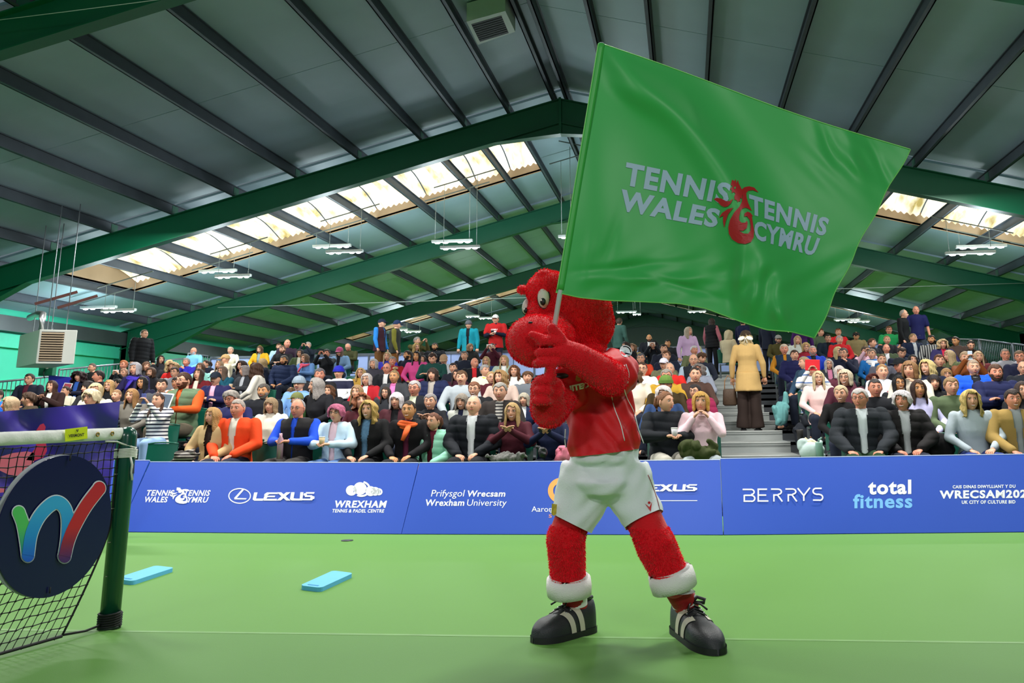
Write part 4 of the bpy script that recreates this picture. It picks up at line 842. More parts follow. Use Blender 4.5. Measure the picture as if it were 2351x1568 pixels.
def piece(name):
    """caps, beards, glasses and other small worn things, in head coordinates"""
    if name in HAIR: return HAIR[name]
    mb = MB()
    if name == 'glasses':
        for s in (-1, 1):
            mb.tube([(s*.031+.0205*math.cos(t), -.0985+.004*abs(math.cos(t)), .008+.0155*math.sin(t)) for t in [i*math.pi/7 for i in range(15)]], .0019, 5)
            mb.tube([(s*.051, -.094, .012), (s*.072, -.060, .012), (s*.080, .005, .008)], .0017, 4)
        mb.tube([(-.011, -.1, .011), (0, -.1065, .013), (.011, -.1, .011)], .0017, 4)
    elif name == 'shades':
        for s in (-1, 1): mb.ball((s*.032, -.060, .108), .026, .012, .017, 12, 6, 0, Euler((-.9, 0, 0)).to_matrix())
        mb.tube([(-.07, .02, .06), (-.058, -.05, .104), (0, -.07, .108), (.058, -.05, .104), (.07, .02, .06)], .003, 5)
    elif name in ('beard', 'moustache', 'whitebeard'):
        src = MB(); nu, nv = 40, 26
        for j in range(nv+1):
            for i in range(nu+1):
                a = math.radians(-88+176*i/nu); z = -.018-.100*j/nv; c = max(0, 1-(z/.120)**2)**.5
                p = Vector(head_surface(math.sin(a)*c, -math.cos(a)*c, z/.120)); n = Vector((p.x, p.y, p.z*.4)).normalized(); src.v.append(tuple(p+n*(.0055+.002*math.sin(i*2.3+j)))); 
        w = nu+1
        for j in range(nv):
            for i in range(nu):
                x, y, z = src.v[j*w+i]; side = abs(x) > .052; mous = abs(x) < .030 and -.053 < z < -.040; chin = z < -.072
                jaw = z < -.050-.35*(.055-abs(x)) if abs(x) < .055 else True
                if (name == 'moustache' and mous) or (name != 'moustache' and ((side and z < -.02) or mous or chin or (abs(x) > .030 and jaw))): src.f.append((j*w+i, (j+1)*w+i, (j+1)*w+i+1, j*w+i+1)); src.mi.append(0); src.sm.append(True)
        mb = src
    elif name in ('cap', 'beanie', 'hood'):
        g, zl = {'cap': (.016, .040), 'beanie': (.020, .022), 'hood': (.034, -.10)}[name]
        def dome(a_, c):
            a = 2*math.pi*a_; A = abs((math.degrees(a)+180) % 360-180); ze = zl
            if name == 'hood': ze = .085 if A < 40 else (.085+(-.11-.085)*min(1, (A-40)/25))
            if name == 'cap' and A > 90: ze = zl-.022
            z = .122+g*1.15+(ze-.122-g)*c; q = max(0, 1-max(-.2, (z-(g if z > 0 else 0)*.9)/.122)**2)**.5 if z > 0 else 1
            rr = g*(1 if c > .15 else c/.15); rr += .004*math.sin(a*34) if name == 'beanie' else 0
            if name == 'hood': rr += .008*math.sin(a*5+c*6)
            if z < 0: q = 1
            return (math.sin(a)*(.077*q+rr), -math.cos(a)*(.098*q+rr)*(1.06 if A > 90 and name == 'hood' else 1), z)
        mb.grid(dome, 48, 14, closed=True)
        if name == 'cap':
            def brim(a_, c): a = math.radians(-58+116*a_); r0 = .112; L = .075*math.cos(a*1.25)*c; return (math.sin(a)*(.088+L*.35), -math.cos(a)*r0-L, .046-.016*c-.012*abs(math.sin(a)))
            mb.grid(brim, 16, 4); mb.grid(lambda a, c: tuple(np.array(brim(1-a, c))-np.array([0, 0, .003])), 16, 4); mb.ball((0, 0, .142), .008, .008, .005, 8, 4)
        if name == 'beanie': mb.grid(lambda a_, c: ((.077*.985+.026+.003*math.sin(a_*210))*math.sin(2*math.pi*a_), -(.098*.985+.026+.003*math.sin(a_*210))*math.cos(2*math.pi*a_), .018+.040*c), 60, 2, closed=True)
    elif name == 'scarf':
        for k in range(3): r = .092+.012*(k % 2); mb.tube([(r*math.cos(a)*1.1, .02+r*math.sin(a), -.155-.022*k+.012*math.sin(a*2+k)) for a in [2*math.pi*i/20 for i in range(21)]], .026, 8)
        mb.tube([(.03, -.10, -.19), (.03, -.17, -.25), (-.01, -.19, -.36)], [.032, .045, .042], 8, flat=.5)
    elif name == 'rollneck': mb.tube([(0, .03, -.185), (0, .022, -.15), (0, .014, -.118)], [.078, .066, .062], 16, caps=False); mb.tube([(0, .014, -.118), (0, .02, -.14)], [.066, .070], 16, caps=False)
    elif name == 'pony': mb.tube([(0, .095, .05), (0, .135, .03), (0, .150, -.03), (0, .135, -.12), (0, .12, -.16)], [.016, .030, .032, .022, .004], 10)
    elif name == 'bun': mb.ball((.0, .04, .145), .045, .045, .038, 14, 8); [mb.ball((.035*math.cos(k), .04+.035*math.sin(k), .150+.01*math.sin(k*3)), .018, .018, .018, 8, 5) for k in range(7)]
    elif name == 'plaits': [mb.tube([(s*.07, .02, -.05), (s*.085, -.02, -.12), (s*.08, -.085, -.19), (s*.075, -.105, -.26)], [.022, .020, .018, .008], 8) for s in (-1, 1)]
    elif name == 'headband': mb.tube([(.084*math.sin(a), -.01-.03*0+.0*math.cos(a)+.02, .0) if 0 else (.086*math.cos(a), .005, .124*math.sin(a)) for a in [math.pi*i/20 for i in range(21)]], .006, 6)
    elif name == 'bow':
        for s in (-1, 1): mb.ball((s*.070, .135, -.015), .062, .012, .034, 12, 6, 0, Euler((0, s*.35, 0)).to_matrix()); mb.tube([(s*.008, .138, -.03), (s*.03, .14, -.10)], [.010, .020], 6, flat=.3)
        mb.ball((0, .142, -.02), .014, .014, .014, 8, 5)
    me = mb.mesh(name); me.materials.append(None); HAIR[name] = me; return me
SEATM = mat('0d5a48', .35, var=.06, kind='seat', spec=.5); SEATF = mat('767c80', .45, metal=.5, var=.1, kind='seatframe')
def seat_meshes():
    if 'seat' in CL: return CL['seat']
    a = MB(); a.grid(lambda u, v: (-.21+.42*u, .19-.42*v, .415+.012*math.cos((u-.5)*3.1)*-1+.02*(v > .9)-.018*math.sin(math.pi*v)), 8, 8); a.grid(lambda u, v: (.21-.42*u, .19-.42*v, .400+.012*math.cos((u-.5)*3.1)*-1-.018*math.sin(math.pi*v)), 8, 8); a.hexa([(-.21, -.24, .39), (.21, -.24, .39), (.21, -.225, .39), (-.21, -.225, .39)], [(-.21, -.24, .42), (.21, -.24, .42), (.21, -.225, .42), (-.21, -.225, .42)])
    b = MB(); b.grid(lambda u, v: (-.215+.43*u, .235+.05*v-.03*math.sin(math.pi*u), .44+.36*v), 10, 6); b.grid(lambda u, v: (.215-.43*u, .250+.05*v-.03*math.sin(math.pi*u), .44+.36*v), 10, 6); b.tube([(-.215, .29, .80), (-.1, .268, .815), (0, .262, .82), (.1, .268, .815), (.215, .29, .80)], .011, 6)
    c = MB()
    for s in (-1, 1): c.beam((s*.19, .20, 0), (s*.19, .20, .42), .03, .04); c.beam((s*.19, .20, .39), (s*.19, -.12, .39), .03, .03)
    c.beam((-.2, .20, .20), (.2, .20, .20), .025, .025); c.beam((-.2, .05, .39), (.2, .05, .39), .025, .025)
    r = [a.mesh('seat_pan'), b.mesh('seat_back'), c.mesh('seat_frame')]
    for m_ in r: m_.materials.append(None)
    CL['seat'] = r; return r
def seat(x, y, z, rz=0.0, label='', s=1.0, group='green plastic seats under the spectators'):
    e = empty('spectator_seat', (x, y, z), rz); e.scale = (s, s, s); p, b, f = seat_meshes()
    share('seat_pan', p, [SEATM], e); share('seat_back', b, [SEATM], e); share('seat_frame', f, [SEATF], e); return tag(e, label, 'seat', group)
SKIN = {'l': 'd9a184', 'p': 'e4b49a', 't': 'c98f62', 'r': 'd48c72', 'd': 'a87050'}
def skinm(k): return mat(SKIN[k], .55, var=.05, scale=18, kind='skin', spec=.35)
def cloth(c): return c if not isinstance(c, str) else mat(c, .82, var=.10, scale=9, bump=.18, bscale=160, kind='cloth', spec=.25)
def hairm(c): return mat(''.join('%02x' % int(int(c[i:i+2], 16)*k) for i, k in ((0, .86), (2, .83), (4, .84))), .55, var=.38, scale=30, bump=.9, bscale=110, kind='hair', spec=.35)
LIPS = mat('b4605a', .5, var=0, kind='lips'); EYEW = mat('e8e4de', .3, var=0, kind='eye'); IRIS = mat('2a2018', .2, var=0, kind='iris')
GLS = {'glasses': 'dark', 'wire': 'light'}
STRW = stripes('f2efe8', '1a2038', .055, 'Z', .62); STRB = stripes('f0efec', '15151a', .085, 'Z', .5); CHECK = stripes('b9b4ac', '2c2c30', .04, 'Z', .5)
PEOPLE = []
TAKEN = [(n_, at(p_, 930, 10.8+1.2*n_+.62).x) for n_, l_ in {0: (490, 546, 684, 772, 846, 1087, 1176, 996, 938, 1261, 1527, 1609, 1975, 2228, 2326, 2072), 1: (622, 363, 1932, 2108), 2: (422,), 3: (370,)}.items() for p_ in l_]
def person(px, ctop, cchin, yaw, sex, hair, hcol, wear, col, label, inner=None, pose='lap', skin='l', ex=(), legs_='1c2233', pitch=0, smile=False, row=None, body_yaw=None, scale=None, group=None, shoes='1b1b1e', Yfix=None):
    fem = sex in 'fc'; st = is_stand(pose); cy = (ctop+cchin)/2; hh = cchin-ctop; kid = sex == 'c'
    best = None; hz = HEADZ['stand' if st else 'sit']
    for n in range(15):
        Y = 10.8+1.2*n+(.62 if not st else .55); zp = .02+.16*n; P = at(px, cy, Y); s = (P.z-zp)/hz
        exph = 2235*.250*(.93 if kid else 1)/Y; cost = abs(math.log(max(.05, s)/(.86 if kid else 1)))*3.0+abs(math.log(max(4, hh)/exph))*.9
        if not (XL+.35 < P.x < XRT-.35) and px > 0: cost += 2
        for (r2, x2) in TAKEN:
            if r2 == n and abs(x2-P.x) < .58: cost += 2.2*(1-abs(x2-P.x)/.58)**1.3
        if row is not None: cost = abs(n-row)
        if best is None or cost < best[0]: best = (cost, n, Y, zp, P, s)
    _, n, Y, zp, P, s = best; TAKEN.append((n, P.x))
    if Yfix: Y = Yfix; P = at(px, cy, Y); zp = tierz(Y); s = (P.z-zp)/hz
    s0 = min(1.16, max(.74 if kid else .86, s)); s = s0 if scale is None else scale
    if st: s = min(1.30, max(.80, (P.z-zp)/hz))
    z = P.z-hz*s; y = Y+.005
    by = body_yaw if body_yaw is not None else (yaw*.35 if abs(yaw) <= 60 else yaw*.8)
    hy = round((yaw-by)/15)*15; hy = max(-75, min(75, hy)); pq = round(pitch/12)*12
    me = body_mesh(pose, fem, hy, pq, smile); o = share('person', me, [skinm(skin), EYEW, IRIS, LIPS, hairm(hcol)], None, (P.x, y, z), (0, 0, math.radians(by))); o.scale = (s*(1.02 if st else 1.06), s*1.03, s)
    tag(o, label, 'person', group)
    rt = Euler((math.radians(-pq), 0, math.radians(hy)), 'XYZ'); piv = Vector((0, .012, -.085)); hl = piv-(rt.to_matrix() @ piv)+Vector((0, -.005, hz))
    def worn(nm, mesh, m_): return share(nm, mesh, [m_], o, hl, rt)
    hat = [e for e in ex if e[0] in ('cap', 'beanie', 'hood')]
    if hair and not hat: worn('hair', hair_mesh(hair), hairm(hcol))
    elif hair and hair in ('long', 'wavy', 'bob', 'curly', 'fringe'): worn('hair', hair_mesh(hair), hairm(hcol))
    for e in ex:
        k, c_ = e[0], e[1] if len(e) > 1 else None
        if k in ('cap', 'beanie', 'hood', 'scarf', 'rollneck', 'headband', 'bow'): worn(k, piece(k), cloth(c_))
        elif k in ('beard', 'moustache', 'pony', 'bun', 'plaits'): worn(k, piece(k), hairm(c_ or hcol))
        elif k == 'glasses': worn('glasses', piece('glasses'), mat(c_ or '1a1614', .3, var=0, kind='gl'))
        elif k == 'shades': worn('sunglasses', piece('shades'), mat('141416', .15, var=0, kind='gl'))
    nm = {'close': 'top', 'jumper': 'jumper', 'coat': 'jacket', 'puff': 'puffer_jacket', 'open': 'jacket', 'puffopen': 'puffer_jacket', 'gilet': 'gilet', 'gpuff': 'gilet', 'tee': 't_shirt'}[wear]
    def garment(nm_, kind, c): return share(nm_, top_mesh(pose, fem, kind), [cloth(c)], o)
    if wear in ('close', 'jumper', 'coat'): g = garment(nm, 'close', col)
    elif wear == 'puff': g = garment(nm, 'puff', col)
    elif wear in ('open', 'puffopen'): g = garment(nm, wear, col); garment('shirt', 'inner', inner or 'e6e4e0')
    elif wear in ('gilet', 'gpuff'): g = garment('gilet', 'vest' if wear == 'gilet' else 'vestpuff', col); garment('jumper', 'close', inner)
    elif wear == 'tee':
        g = garment(nm, 'short' if not inner else 'short', col)
        if inner:
            garment('undershirt', 'close', inner)
            for c_ in o.children:
                if c_.name.startswith('t_shirt'): c_.scale = (1.05, 1.07, 1.004)
    share('trousers', trousers_mesh(st), [cloth(legs_)], o)
    sm = cloth(shoes)
    for sx in (-1, 1): share('shoe', shoe_mesh(st), [sm], o, (sx*(.115 if st else .135), .05 if st else -.42, 0.0), (0, 0, sx*.12))
    if not st:
        w_ = label.split()[:11]
        while w_[-1].strip(',') in ('a', 'the', 'in', 'of', 'and', 'with', 'by', 'to', 'over', 'under', 'behind', 'beside', 'at', 'her', 'his', 'on', 'above', 'below', 'white', 'black', 'pale', 'pink', 'blue'): w_.pop()
        seat(P.x, y+.02, z if abs(z-zp) < .35 else zp, math.radians(by*.2), 'green plastic seat of the '+' '.join(w_).strip(','), s=s)
    PEOPLE.append(o); o['_pose'] = pose; M = Matrix.Translation((P.x, y, z)) @ Matrix.Rotation(math.radians(by), 4, 'Z') @ Matrix.Scale(s, 4)
    def held(kind, c_, lab, where=None, cat=None, sz=1.0):
        w = [Vector(POSES[pose][i][1]) for i in (0, 1)]; e_ = [Vector(POSES[pose][i][0]) for i in (0, 1)]
        tips = [w[i]+(w[i]-e_[i]).normalized()*.085 for i in (0, 1)]; c = (tips[0]+tips[1])/2
        if where == 'one': c = tips[1]
        root_loc = M @ c; mb = MB(); q = None; rz = math.radians(by)
        if kind == 'phone': mb.box(-.078*sz, -.005, -.038*sz, .078*sz, .005, .038*sz); q = mb.build('phone', mat(c_, .25, var=0, kind='phone'), None, root_loc, (0.1, 0, rz), bevel=.004)
        elif kind == 'vphone': mb.box(-.038, -.005, -.076, .038, .005, .076); q = mb.build('phone', mat(c_, .25, var=0, kind='phone'), None, root_loc, (0.1, 0, rz), bevel=.004)
        elif kind == 'tablet': mb.box(-.12, -.005, -.09, .12, .005, .09); q = mb.build('tablet_case', mat(c_, .5, var=0, kind='phone'), None, root_loc+Vector((0, -.02, .03)), (0.1, 0.05, rz), bevel=.006)
        elif kind == 'cup': mb.tube([(0, 0, -.05), (0, 0, .05)], [.028, .038], 16); q = mb.build('cup', mat(c_, .6, var=0.05, kind='cup'), None, root_loc+Vector((0, -.01, .03)), (0, 0, 0)); l_ = MB().tube([(0, 0, .05), (0, 0, .060)], [.040, .036], 16).build('lid', mat('f0eee8', .5, var=0, kind='lid'), q)
        elif kind == 'bottle': mb.tube([(0, 0, -.20), (0, 0, .02), (0, 0, .05), (0, 0, .09)], [.035, .035, .018, .018], 16); q = mb.build('bottle', mat(c_, .3, metal=.2, var=0.03, kind='cup'), None, root_loc+Vector((0, -.02, 0)))
        elif kind == 'paper': mb.box(-.105, -.003, -.148, .105, .003, .148); q = mb.build('programme', mat('e9eaee', .5, var=0, kind='paper'), None, root_loc+Vector((0, -.02, .08)), (-.35, .1, rz)); MB().box(-.088, -.0045, -.13, .088, -.003, .13).build('printed_picture', mat(c_, .5, var=.6, scale=9, kind='print'), q)
        q.scale = (s, s, s) if kind != 'paper' else (s*.95,)*3
        return tag(q, lab, cat or {'phone': 'phone', 'vphone': 'phone', 'tablet': 'tablet', 'cup': 'cup', 'bottle': 'bottle', 'paper': 'programme'}[kind])
    return o, held, M, s
CR = dict(A=(0, 780, .1404), B=(270, 750, .1404), C=(290, 860, .1404), D=(560, 760, .1404), E=(590, 860, .1404), F=(830, 710, .1531), G=(880, 860, .1829), H=(1390, 740, .1404),
          I=(1420, 860, .1872), J=(1700, 740, .1404), K=(2000, 690, .1493), L=(1800, 860, .1404), M=(2060, 860, .1403), N=(1130, 600, .2807))
G1_ = [('glasses',)]
def R(c, x, t, b, yaw, sex, hair, hc, wear, col, label, **k):
    x0, y0, s = CR[c]; ex = list(k.pop('ex', ())); 
    if k.pop('gl', 0): ex.append(('glasses',))
    if k.pop('bd', 0): ex.append(('beard', k.pop('bc', hc)))
    held = k.pop('held', None); r = person(x0+x*s, y0+t*s, y0+b*s, yaw, sex, hair, hc, wear, col, label, ex=ex, **k)
    if held: r[1](*held)
    return r
# ---- green-wall end of the stand
R('A', 480, 545, 750, 8, 'm', 'short', '3a2a22', 'open', '1a2030', 'man in glasses and navy zip jacket by the wall-side railing', inner='5a2030', gl=1)
R('A', 850, 665, 862, 5, 'f', 'long', '4a2c1e', 'open', '2e1a18', 'smiling brunette clapping in a brown cardigan over a white top', inner='e8e4da', pose='clap', smile=True)
R('A', 1075, 765, 922, -15, 'c', 'tied', '3a2418', 'coat', 'efe6cc', 'girl with tied dark hair in a cream fleece jacket', scale=.86)
R('A', 1290, 500, 705, 5, 'f', 'bigcurly', '2a1014', 'open', '14182e', 'woman with big dark curls, navy cardigan and blue shirt', inner='3a6ac8', pose='hold', held=('paper', 'b04a5a', 'red and white programme held by the woman with big dark curls'))
R('A', 1510, 375, 545, -12, 'm', 'crop', '6a5a50', 'coat', '1a1a1c', 'man with cropped grey hair and dark glasses at the wall-side end', gl=1)
R('A', 1615, 490, 705, -45, 'm', 'short', '2a2422', 'coat', '15161a', 'dark-haired man in black turned towards the green wall', skin='r')
R('A', 1445, 700, 870, -20, 'f', 'fringe', '1c1414', 'coat', '2a2a2e', 'young person with black fringe half hidden behind two fair-haired women')
R('A', 1790, 645, 862, 5, 'f', 'long', 'd9b070', 'jumper', '121216', 'smiling strawberry-blonde woman in glasses and black top', gl=1, smile=True)
R('A', 1945, 640, 800, -60, 'c', 'short', '1a1412', 'coat', '24242a', 'dark-haired boy in profile beside the strawberry-blonde woman', scale=.9)
R('A', 1555, 755, 915, 15, 'f', 'bob', 'e2cf9a', 'coat', 'c8bfae', 'blonde woman with chin-length hair behind the purple banner edge')
R('A', 1490, 850, 1045, -5, 'f', 'fluffy', 'f0e4b8', 'coat', 'd8d0c0', 'woman with white-blonde crop and black glasses peering over the banner', gl=1)
R('A', 1905, 800, 1030, -8, 'm', 'crop', 'b08a60', 'open', '3a3e46', 'man with receding sandy hair in a charcoal overcoat behind the net post', inner='26262a', pose='lap')
R('A', 2160, 795, 1045, -5, 'f', 'long', 'b08850', 'coat', '6a665e', 'young woman with long honey hair and a serious face in taupe')
R('A', 170, 945, 1180, -40, 'f', 'bob', 'c8b088', 'coat', 'd83020', 'woman with sandy bob in red at the banner, looking towards the wall', skin='r')
R('A', 470, 835, 1110, -70, 'm', 'tousled', '4a3422', 'coat', '3a3020', 'brown-haired man in profile above the purple banner, dark strap on shoulder')
R('A', -40, 830, 1000, 0, 'm', 'short', '3a2a20', 'coat', '1c6ad8', 'person in bright blue jacket cut by the picture edge')
R('A', 2020, 475, 615, 10, 'f', 'short', 'a88468', 'coat', '141416', 'person in black lifting a white phone over the boy', pose='phone', held=('phone', 'eceef0', 'white phone lifted by the person in black'))
R('A', 2020, 345, 480, -10, 'm', 'short', 'b0683a', 'coat', '22262c', 'red-haired man in glasses below the standing black puffer jacket', gl=1, skin='r')
R('A', 2210, 380, 572, -5, 'f', 'bob', 'c8c8cc', 'coat', '2a2450', 'grey-bobbed woman with spotted violet scarf', ex=[('scarf', '4a3ab8')])
R('B', 430, 20, 225, 75, 'm', 'crop', '7a6a58', 'puff', '0e0f12', 'tall man standing in a black puffer jacket against the green wall', pose='down', gl=1, legs_='14141a', Yfix=24.3)
R('B', 700, 455, 620, 45, 'f', 'long', '2a1c16', 'coat', '2a2a30', 'dark long-haired woman looking away beside the first stand railing')
R('B', 840, 535, 705, 55, 'f', 'long', 'd8c088', 'coat', '202024', 'pale blonde woman in profile, in black, near the stand railing')
R('B', 1120, 475, 690, -5, 'm', 'short', '9a9690', 'jumper', '23209a', 'grey-haired man in royal blue jumper with hand at mouth', pose='chin', skin='r')
R('B', 1245, 320, 485, -25, 'm', None, 'e8e8e8', 'coat', '7ab8dc', 'bald white-bearded man in pale blue by the railings', gl=1, bd=1, skin='r')
R('B', 545, 650, 855, 5, 'm', 'bob', '5a3a22', 'jumper', '1c1c22', 'smiling man with long brown hair and beard', bd=1, bc='3a2a1e', smile=True)
R('B', 460, 570, 725, 35, 'f', 'bob', '6a4a34', 'coat', '2a2a2e', 'woman with short brown hair beside the smiling long-haired man')
R('B', 930, 645, 850, 5, 'm', 'short', '3e2a20', 'jumper', '8a8a92', 'smiling man in glasses and mid-grey jumper', gl=1, smile=True)
R('B', 905, 590, 735, 10, 'f', 'curly', 'c0a070', 'coat', 'c81e1e', 'curly fair-haired woman in red behind the smiling grey jumper')
R('B', 1320, 700, 872, -10, 'f', 'long', '4a3426', 'open', '6a1820', 'brunette tilting her face up, maroon jacket with cream fleece collar', inner='e8dcc8', pitch=12)
R('B', 1355, 620, 725, 5, 'f', 'long', '6a4a34', 'coat', '9adccf', 'brown-haired woman in mint behind the maroon fleece jacket')
R('B', 1450, 540, 680, -55, 'c', 'tied', '3a2418', 'coat', '1c2030', 'girl with tied brown hair in profile below the railings', ex=[('pony',)], scale=.9)
R('B', 1665, 560, 700, 0, 'f', 'long', 'b89a70', 'coat', 'd8cfc0', 'woman with sunglasses pushed up on fair hair', ex=[('shades',)])
R('B', 1720, 645, 822, -15, 'f', 'long', '7a6654', 'jumper', '1c5a70', 'woman in glasses and teal jumper resting chin on hand', pose='chin', gl=1)
R('B', 1765, 465, 610, -70, 'm', 'short', '6a5038', 'coat', 'ddd0b0', 'person in tan baseball cap and cream coat turned away', ex=[('cap', 'b89868')])
R('B', 1845, 315, 465, 5, 'f', 'short', 'c8b8a0', 'coat', 'e0d8c0', 'elderly woman in cream coat in front of the last railings')
R('B', 2035, 565, 715, -20, 'f', 'wavy', '3a2216', 'coat', '2a2a30', 'dark wavy-haired woman between grey cardigan and cream cap')
R('B', 2085, 625, 820, -45, 'f', 'bob', '9a948e', 'open', '34363c', 'woman with silver bob, grey cardigan, holding a paper cup', inner='c8ccd4', pose='hold', held=('cup', 'c8a888', 'brown paper cup held by the silver-bobbed woman'))
R('B', 2270, 590, 800, -100, 'f', 'wavy', '4a2e1c', 'jumper', 'e4ddd0', 'woman with very long wavy brown hair turned away, cream knit')
R('B', 1600, 745, 975, -10, 'm', 'short', '3a2a20', 'open', '22204e', 'man in navy cap and jacket, arms folded over a pink shirt', inner='e8a8c0', pose='cross', ex=[('cap', '1c2430'), ('moustache', '5a4030')])
R('B', 1085, 760, 1012, -12, 'm', 'short', '4a2c1c', 'gpuff', '5c7256', 'bearded man in sage gilet over a rust orange jumper', inner='d0541c', pose='hold', gl=1, bd=1, bc='6a4028', legs_='5a5244', row=2, held=('paper', '3a4a5c', 'white-edged programme held by the man in the sage gilet'))
R('B', 715, 845, 1085, 25, 'm', 'short', '2c2018', 'jumper', '46484e', 'dark-haired young man in grey hooded top above the striped jumper', row=3)
R('B', 405, 830, 1010, -5, 'f', 'long', '14100e', 'coat', '1a1a34', 'young woman with long black hair and round glasses at the wall end', gl=1, skin='t')
R('B', 660, 1095, 1322, -8, 'c', 'tied', '4a3020', 'jumper', STRW, 'girl in a navy striped jumper photographing with a phone', pose='phone', legs_='8aa8cc', ex=[('plaits',)], scale=.92, row=1, held=('vphone', '6a7ac8', 'lilac phone held up by the girl in stripes'))
R('B', 965, 820, 1030, 10, 'f', 'short', '1c1410', 'coat', 'e0d8c8', 'dark-haired person in cream partly behind the sage gilet', skin='d')
R('B', 1860, 1010, 1335, -8, 'm', 'tousled', 'a8a49a', 'coat', '23265a', 'grey tousle-haired man in navy looking down behind the orange jacket', gl=1, pitch=-12, skin='r')
R('C', 1425, 540, 825, -12, 'f', 'long', 'c8a060', 'open', 'c8a878', 'blonde woman in a camel coat, first in the front row', inner='2a1a14', pose='lap', row=0)
R('C', 1820, 395, 725, -5, 'm', 'crop', 'b8b0a4', 'open', 'f04a1c', 'grey-haired man in a bright orange jacket', inner='e8e0d0', pose='lap', row=0, skin='r')
R('D', 320, 850, 1125, 5, 'm', 'short', '5a564e', 'coat', '14161e', 'man with clipped grey beard beside an empty green seat', bd=1, bc='a8a49c', skin='t')
R('D', 440, 1090, 1345, 5, 'f', 'fringe', 'a8906a', 'coat', 'ece4d4', 'woman with light brown bob in a cream quilted jacket', row=1)
# ---- middle block
R('D', 265, 215, 385, 0, 'f', 'long', '5a4028', 'open', 'd8a01c', 'young woman in a yellow jacket looking down by the blue screen', inner='8a9a98', pitch=-12, ex=[('headband', '8a7a30')])
R('D', 570, 175, 345, 15, 'm', 'short', '5a3e2c', 'coat', 'a8c4dc', 'bearded man in pale blue near the blue screen', bd=1)
R('D', 705, 135, 285, 35, 'm', None, '3a2a20', 'coat', '2c1c2c', 'bald man in plum looking aside, highest on that side', skin='r')
R('D', 630, 225, 385, 5, 'm', 'short', '6a4a34', 'jumper', '121216', 'man in a black top eating a snack near the blue screen', pose='hold', bd=1)
R('D', 655, 370, 592, -8, 'm', 'short', '5a554e', 'puff', '1a2848', 'dark-bearded man with greying hair in a navy puffer jacket', bd=1, bc='2c201a', pose='lap', skin='t', shoes='1b1b1e')
R('D', 310, 440, 612, -100, 'f', 'long', 'b8a06c', 'coat', '1c2436', 'woman with fair straight hair turned fully away')
R('D', 915, 290, 435, 10, 'f', 'bob', '1e1614', 'open', '3c4a2a', 'dark-haired person in glasses and olive parka', inner='d8d4c4', gl=1)
R('D', 1050, 140, 335, 5, 'm', 'short', 'b8b4ac', 'coat', '18202c', 'silver-haired person raising a phone against the screen', pose='phone', held=('phone', '14161c', 'black phone raised by the silver-haired person'))
R('D', 1000, 360, 535, -25, 'f', 'bob', '7a5e46', 'coat', '5a80b4', 'woman in denim jacket with a rainbow scarf', gl=1, smile=True, pose='hold', ex=[('scarf', 'c8506a')], held=('vphone', 'a01c2c', 'red phone held by the woman in denim and scarf'))
R('D', 1350, 290, 450, 5, 'f', 'short', '2a2018', 'coat', '0e1216', 'person all in black holding a phone up sideways', pose='phone', held=('phone', '20241f', 'dark phone held sideways by the person in black'), skin='r')
R('D', 1570, 250, 425, -8, 'f', 'long', '7a6048', 'open', '6a88a8', 'woman in a plum baseball cap and denim jacket', inner='16161a', pitch=-12, ex=[('cap', 'a04468')])
R('D', 1710, 175, 345, -5, 'm', 'balding', 'c8c0b0', 'jumper', '3a3a1e', 'balding man in olive jumper looking down at his hands', gl=1, pitch=-24, pose='hold', skin='r')
R('D', 1550, 570, 795, 5, 'm', 'short', 'a0a0a0', 'jumper', stripes('f0f0f0', '14183a', .34, 'Z', .55), 'elderly man in a royal blue beanie and hooped rugby shirt', ex=[('beanie', '2c30b8')])
R('D', 1235, 630, 805, 15, 'm', 'short', '6a6a6e', 'coat', '1c1c20', 'grey-haired man glancing sideways beside the blue beanie', skin='r')
R('D', 900, 755, 985, -5, 'm', 'short', '5a4030', 'jumper', '7aa4d8', 'man in grey beanie, glasses and sky blue jumper', gl=1, ex=[('beanie', '8a9aa8'), ('moustache', '5a4030')])
R('D', 1195, 780, 1012, -55, 'f', 'long', 'a8a69e', 'coat', '14141a', 'woman with long grey hair in profile, dressed in black', smile=True)
R('D', 1390, 860, 1115, 0, 'f', 'wavy', '6a4424', 'puffopen', '1e2024', 'smiling brunette in black padded jacket over black and white stripes', inner=STRB, smile=True)
R('D', 785, 915, 1085, 10, 'f', 'long', '6a5030', 'jumper', '7a9ac8', 'woman with parted brown hair bowed behind the olive cap', pitch=-24)
R('D', 870, 1010, 1250, -100, 'm', 'short', 'a8a49c', 'coat', '2c4a24', 'person in olive cap and green coat turned away', ex=[('cap', '6a7042')])
R('D', 880, 1130, 1415, -5, 'm', 'balding', 'b0b0ae', 'gilet', '1c1a1c', 'man in glasses, black fleece gilet and bright blue sleeves', inner='2050d0', pose='hold', gl=1, row=0, skin='r', legs_='3a3634', held=('bottle', 'b08a98', 'tall pink metal bottle gripped by the man in blue sleeves'))
R('D', 1510, 1200, 1485, -5, 'f', 'fluffy', 'c86a8c', 'open', 'c4dcec', 'woman with pink hair and glasses in a pale blue jacket', inner='e8c8d4', pose='hold', gl=1, row=0, legs_='4a6a9c', held=('cup', 'c8b088', 'kraft paper cup held by the pink-haired woman'))
R('E', 1825, 425, 725, -5, 'f', 'wavy', 'd0b060', 'open', '121214', 'smiling blonde in black cardigan over a patterned blue top', inner=mat('4f7696', .8, var=.5, scale=40, kind='cloth'), pose='lap', row=0, smile=True, legs_='131316')
R('D', 1910, 610, 765, 10, 'f', 'wavy', 'e0c080', 'coat', 'b8903c', 'blonde woman in black glasses and mustard coat', gl=1)
R('D', 2005, 690, 895, 0, 'f', 'bob', 'd8d4cc', 'open', 'b01e28', 'elderly woman in glasses, red coat and white roll neck', inner='f0eee8', gl=1, ex=[('rollneck', 'f0eee8')])
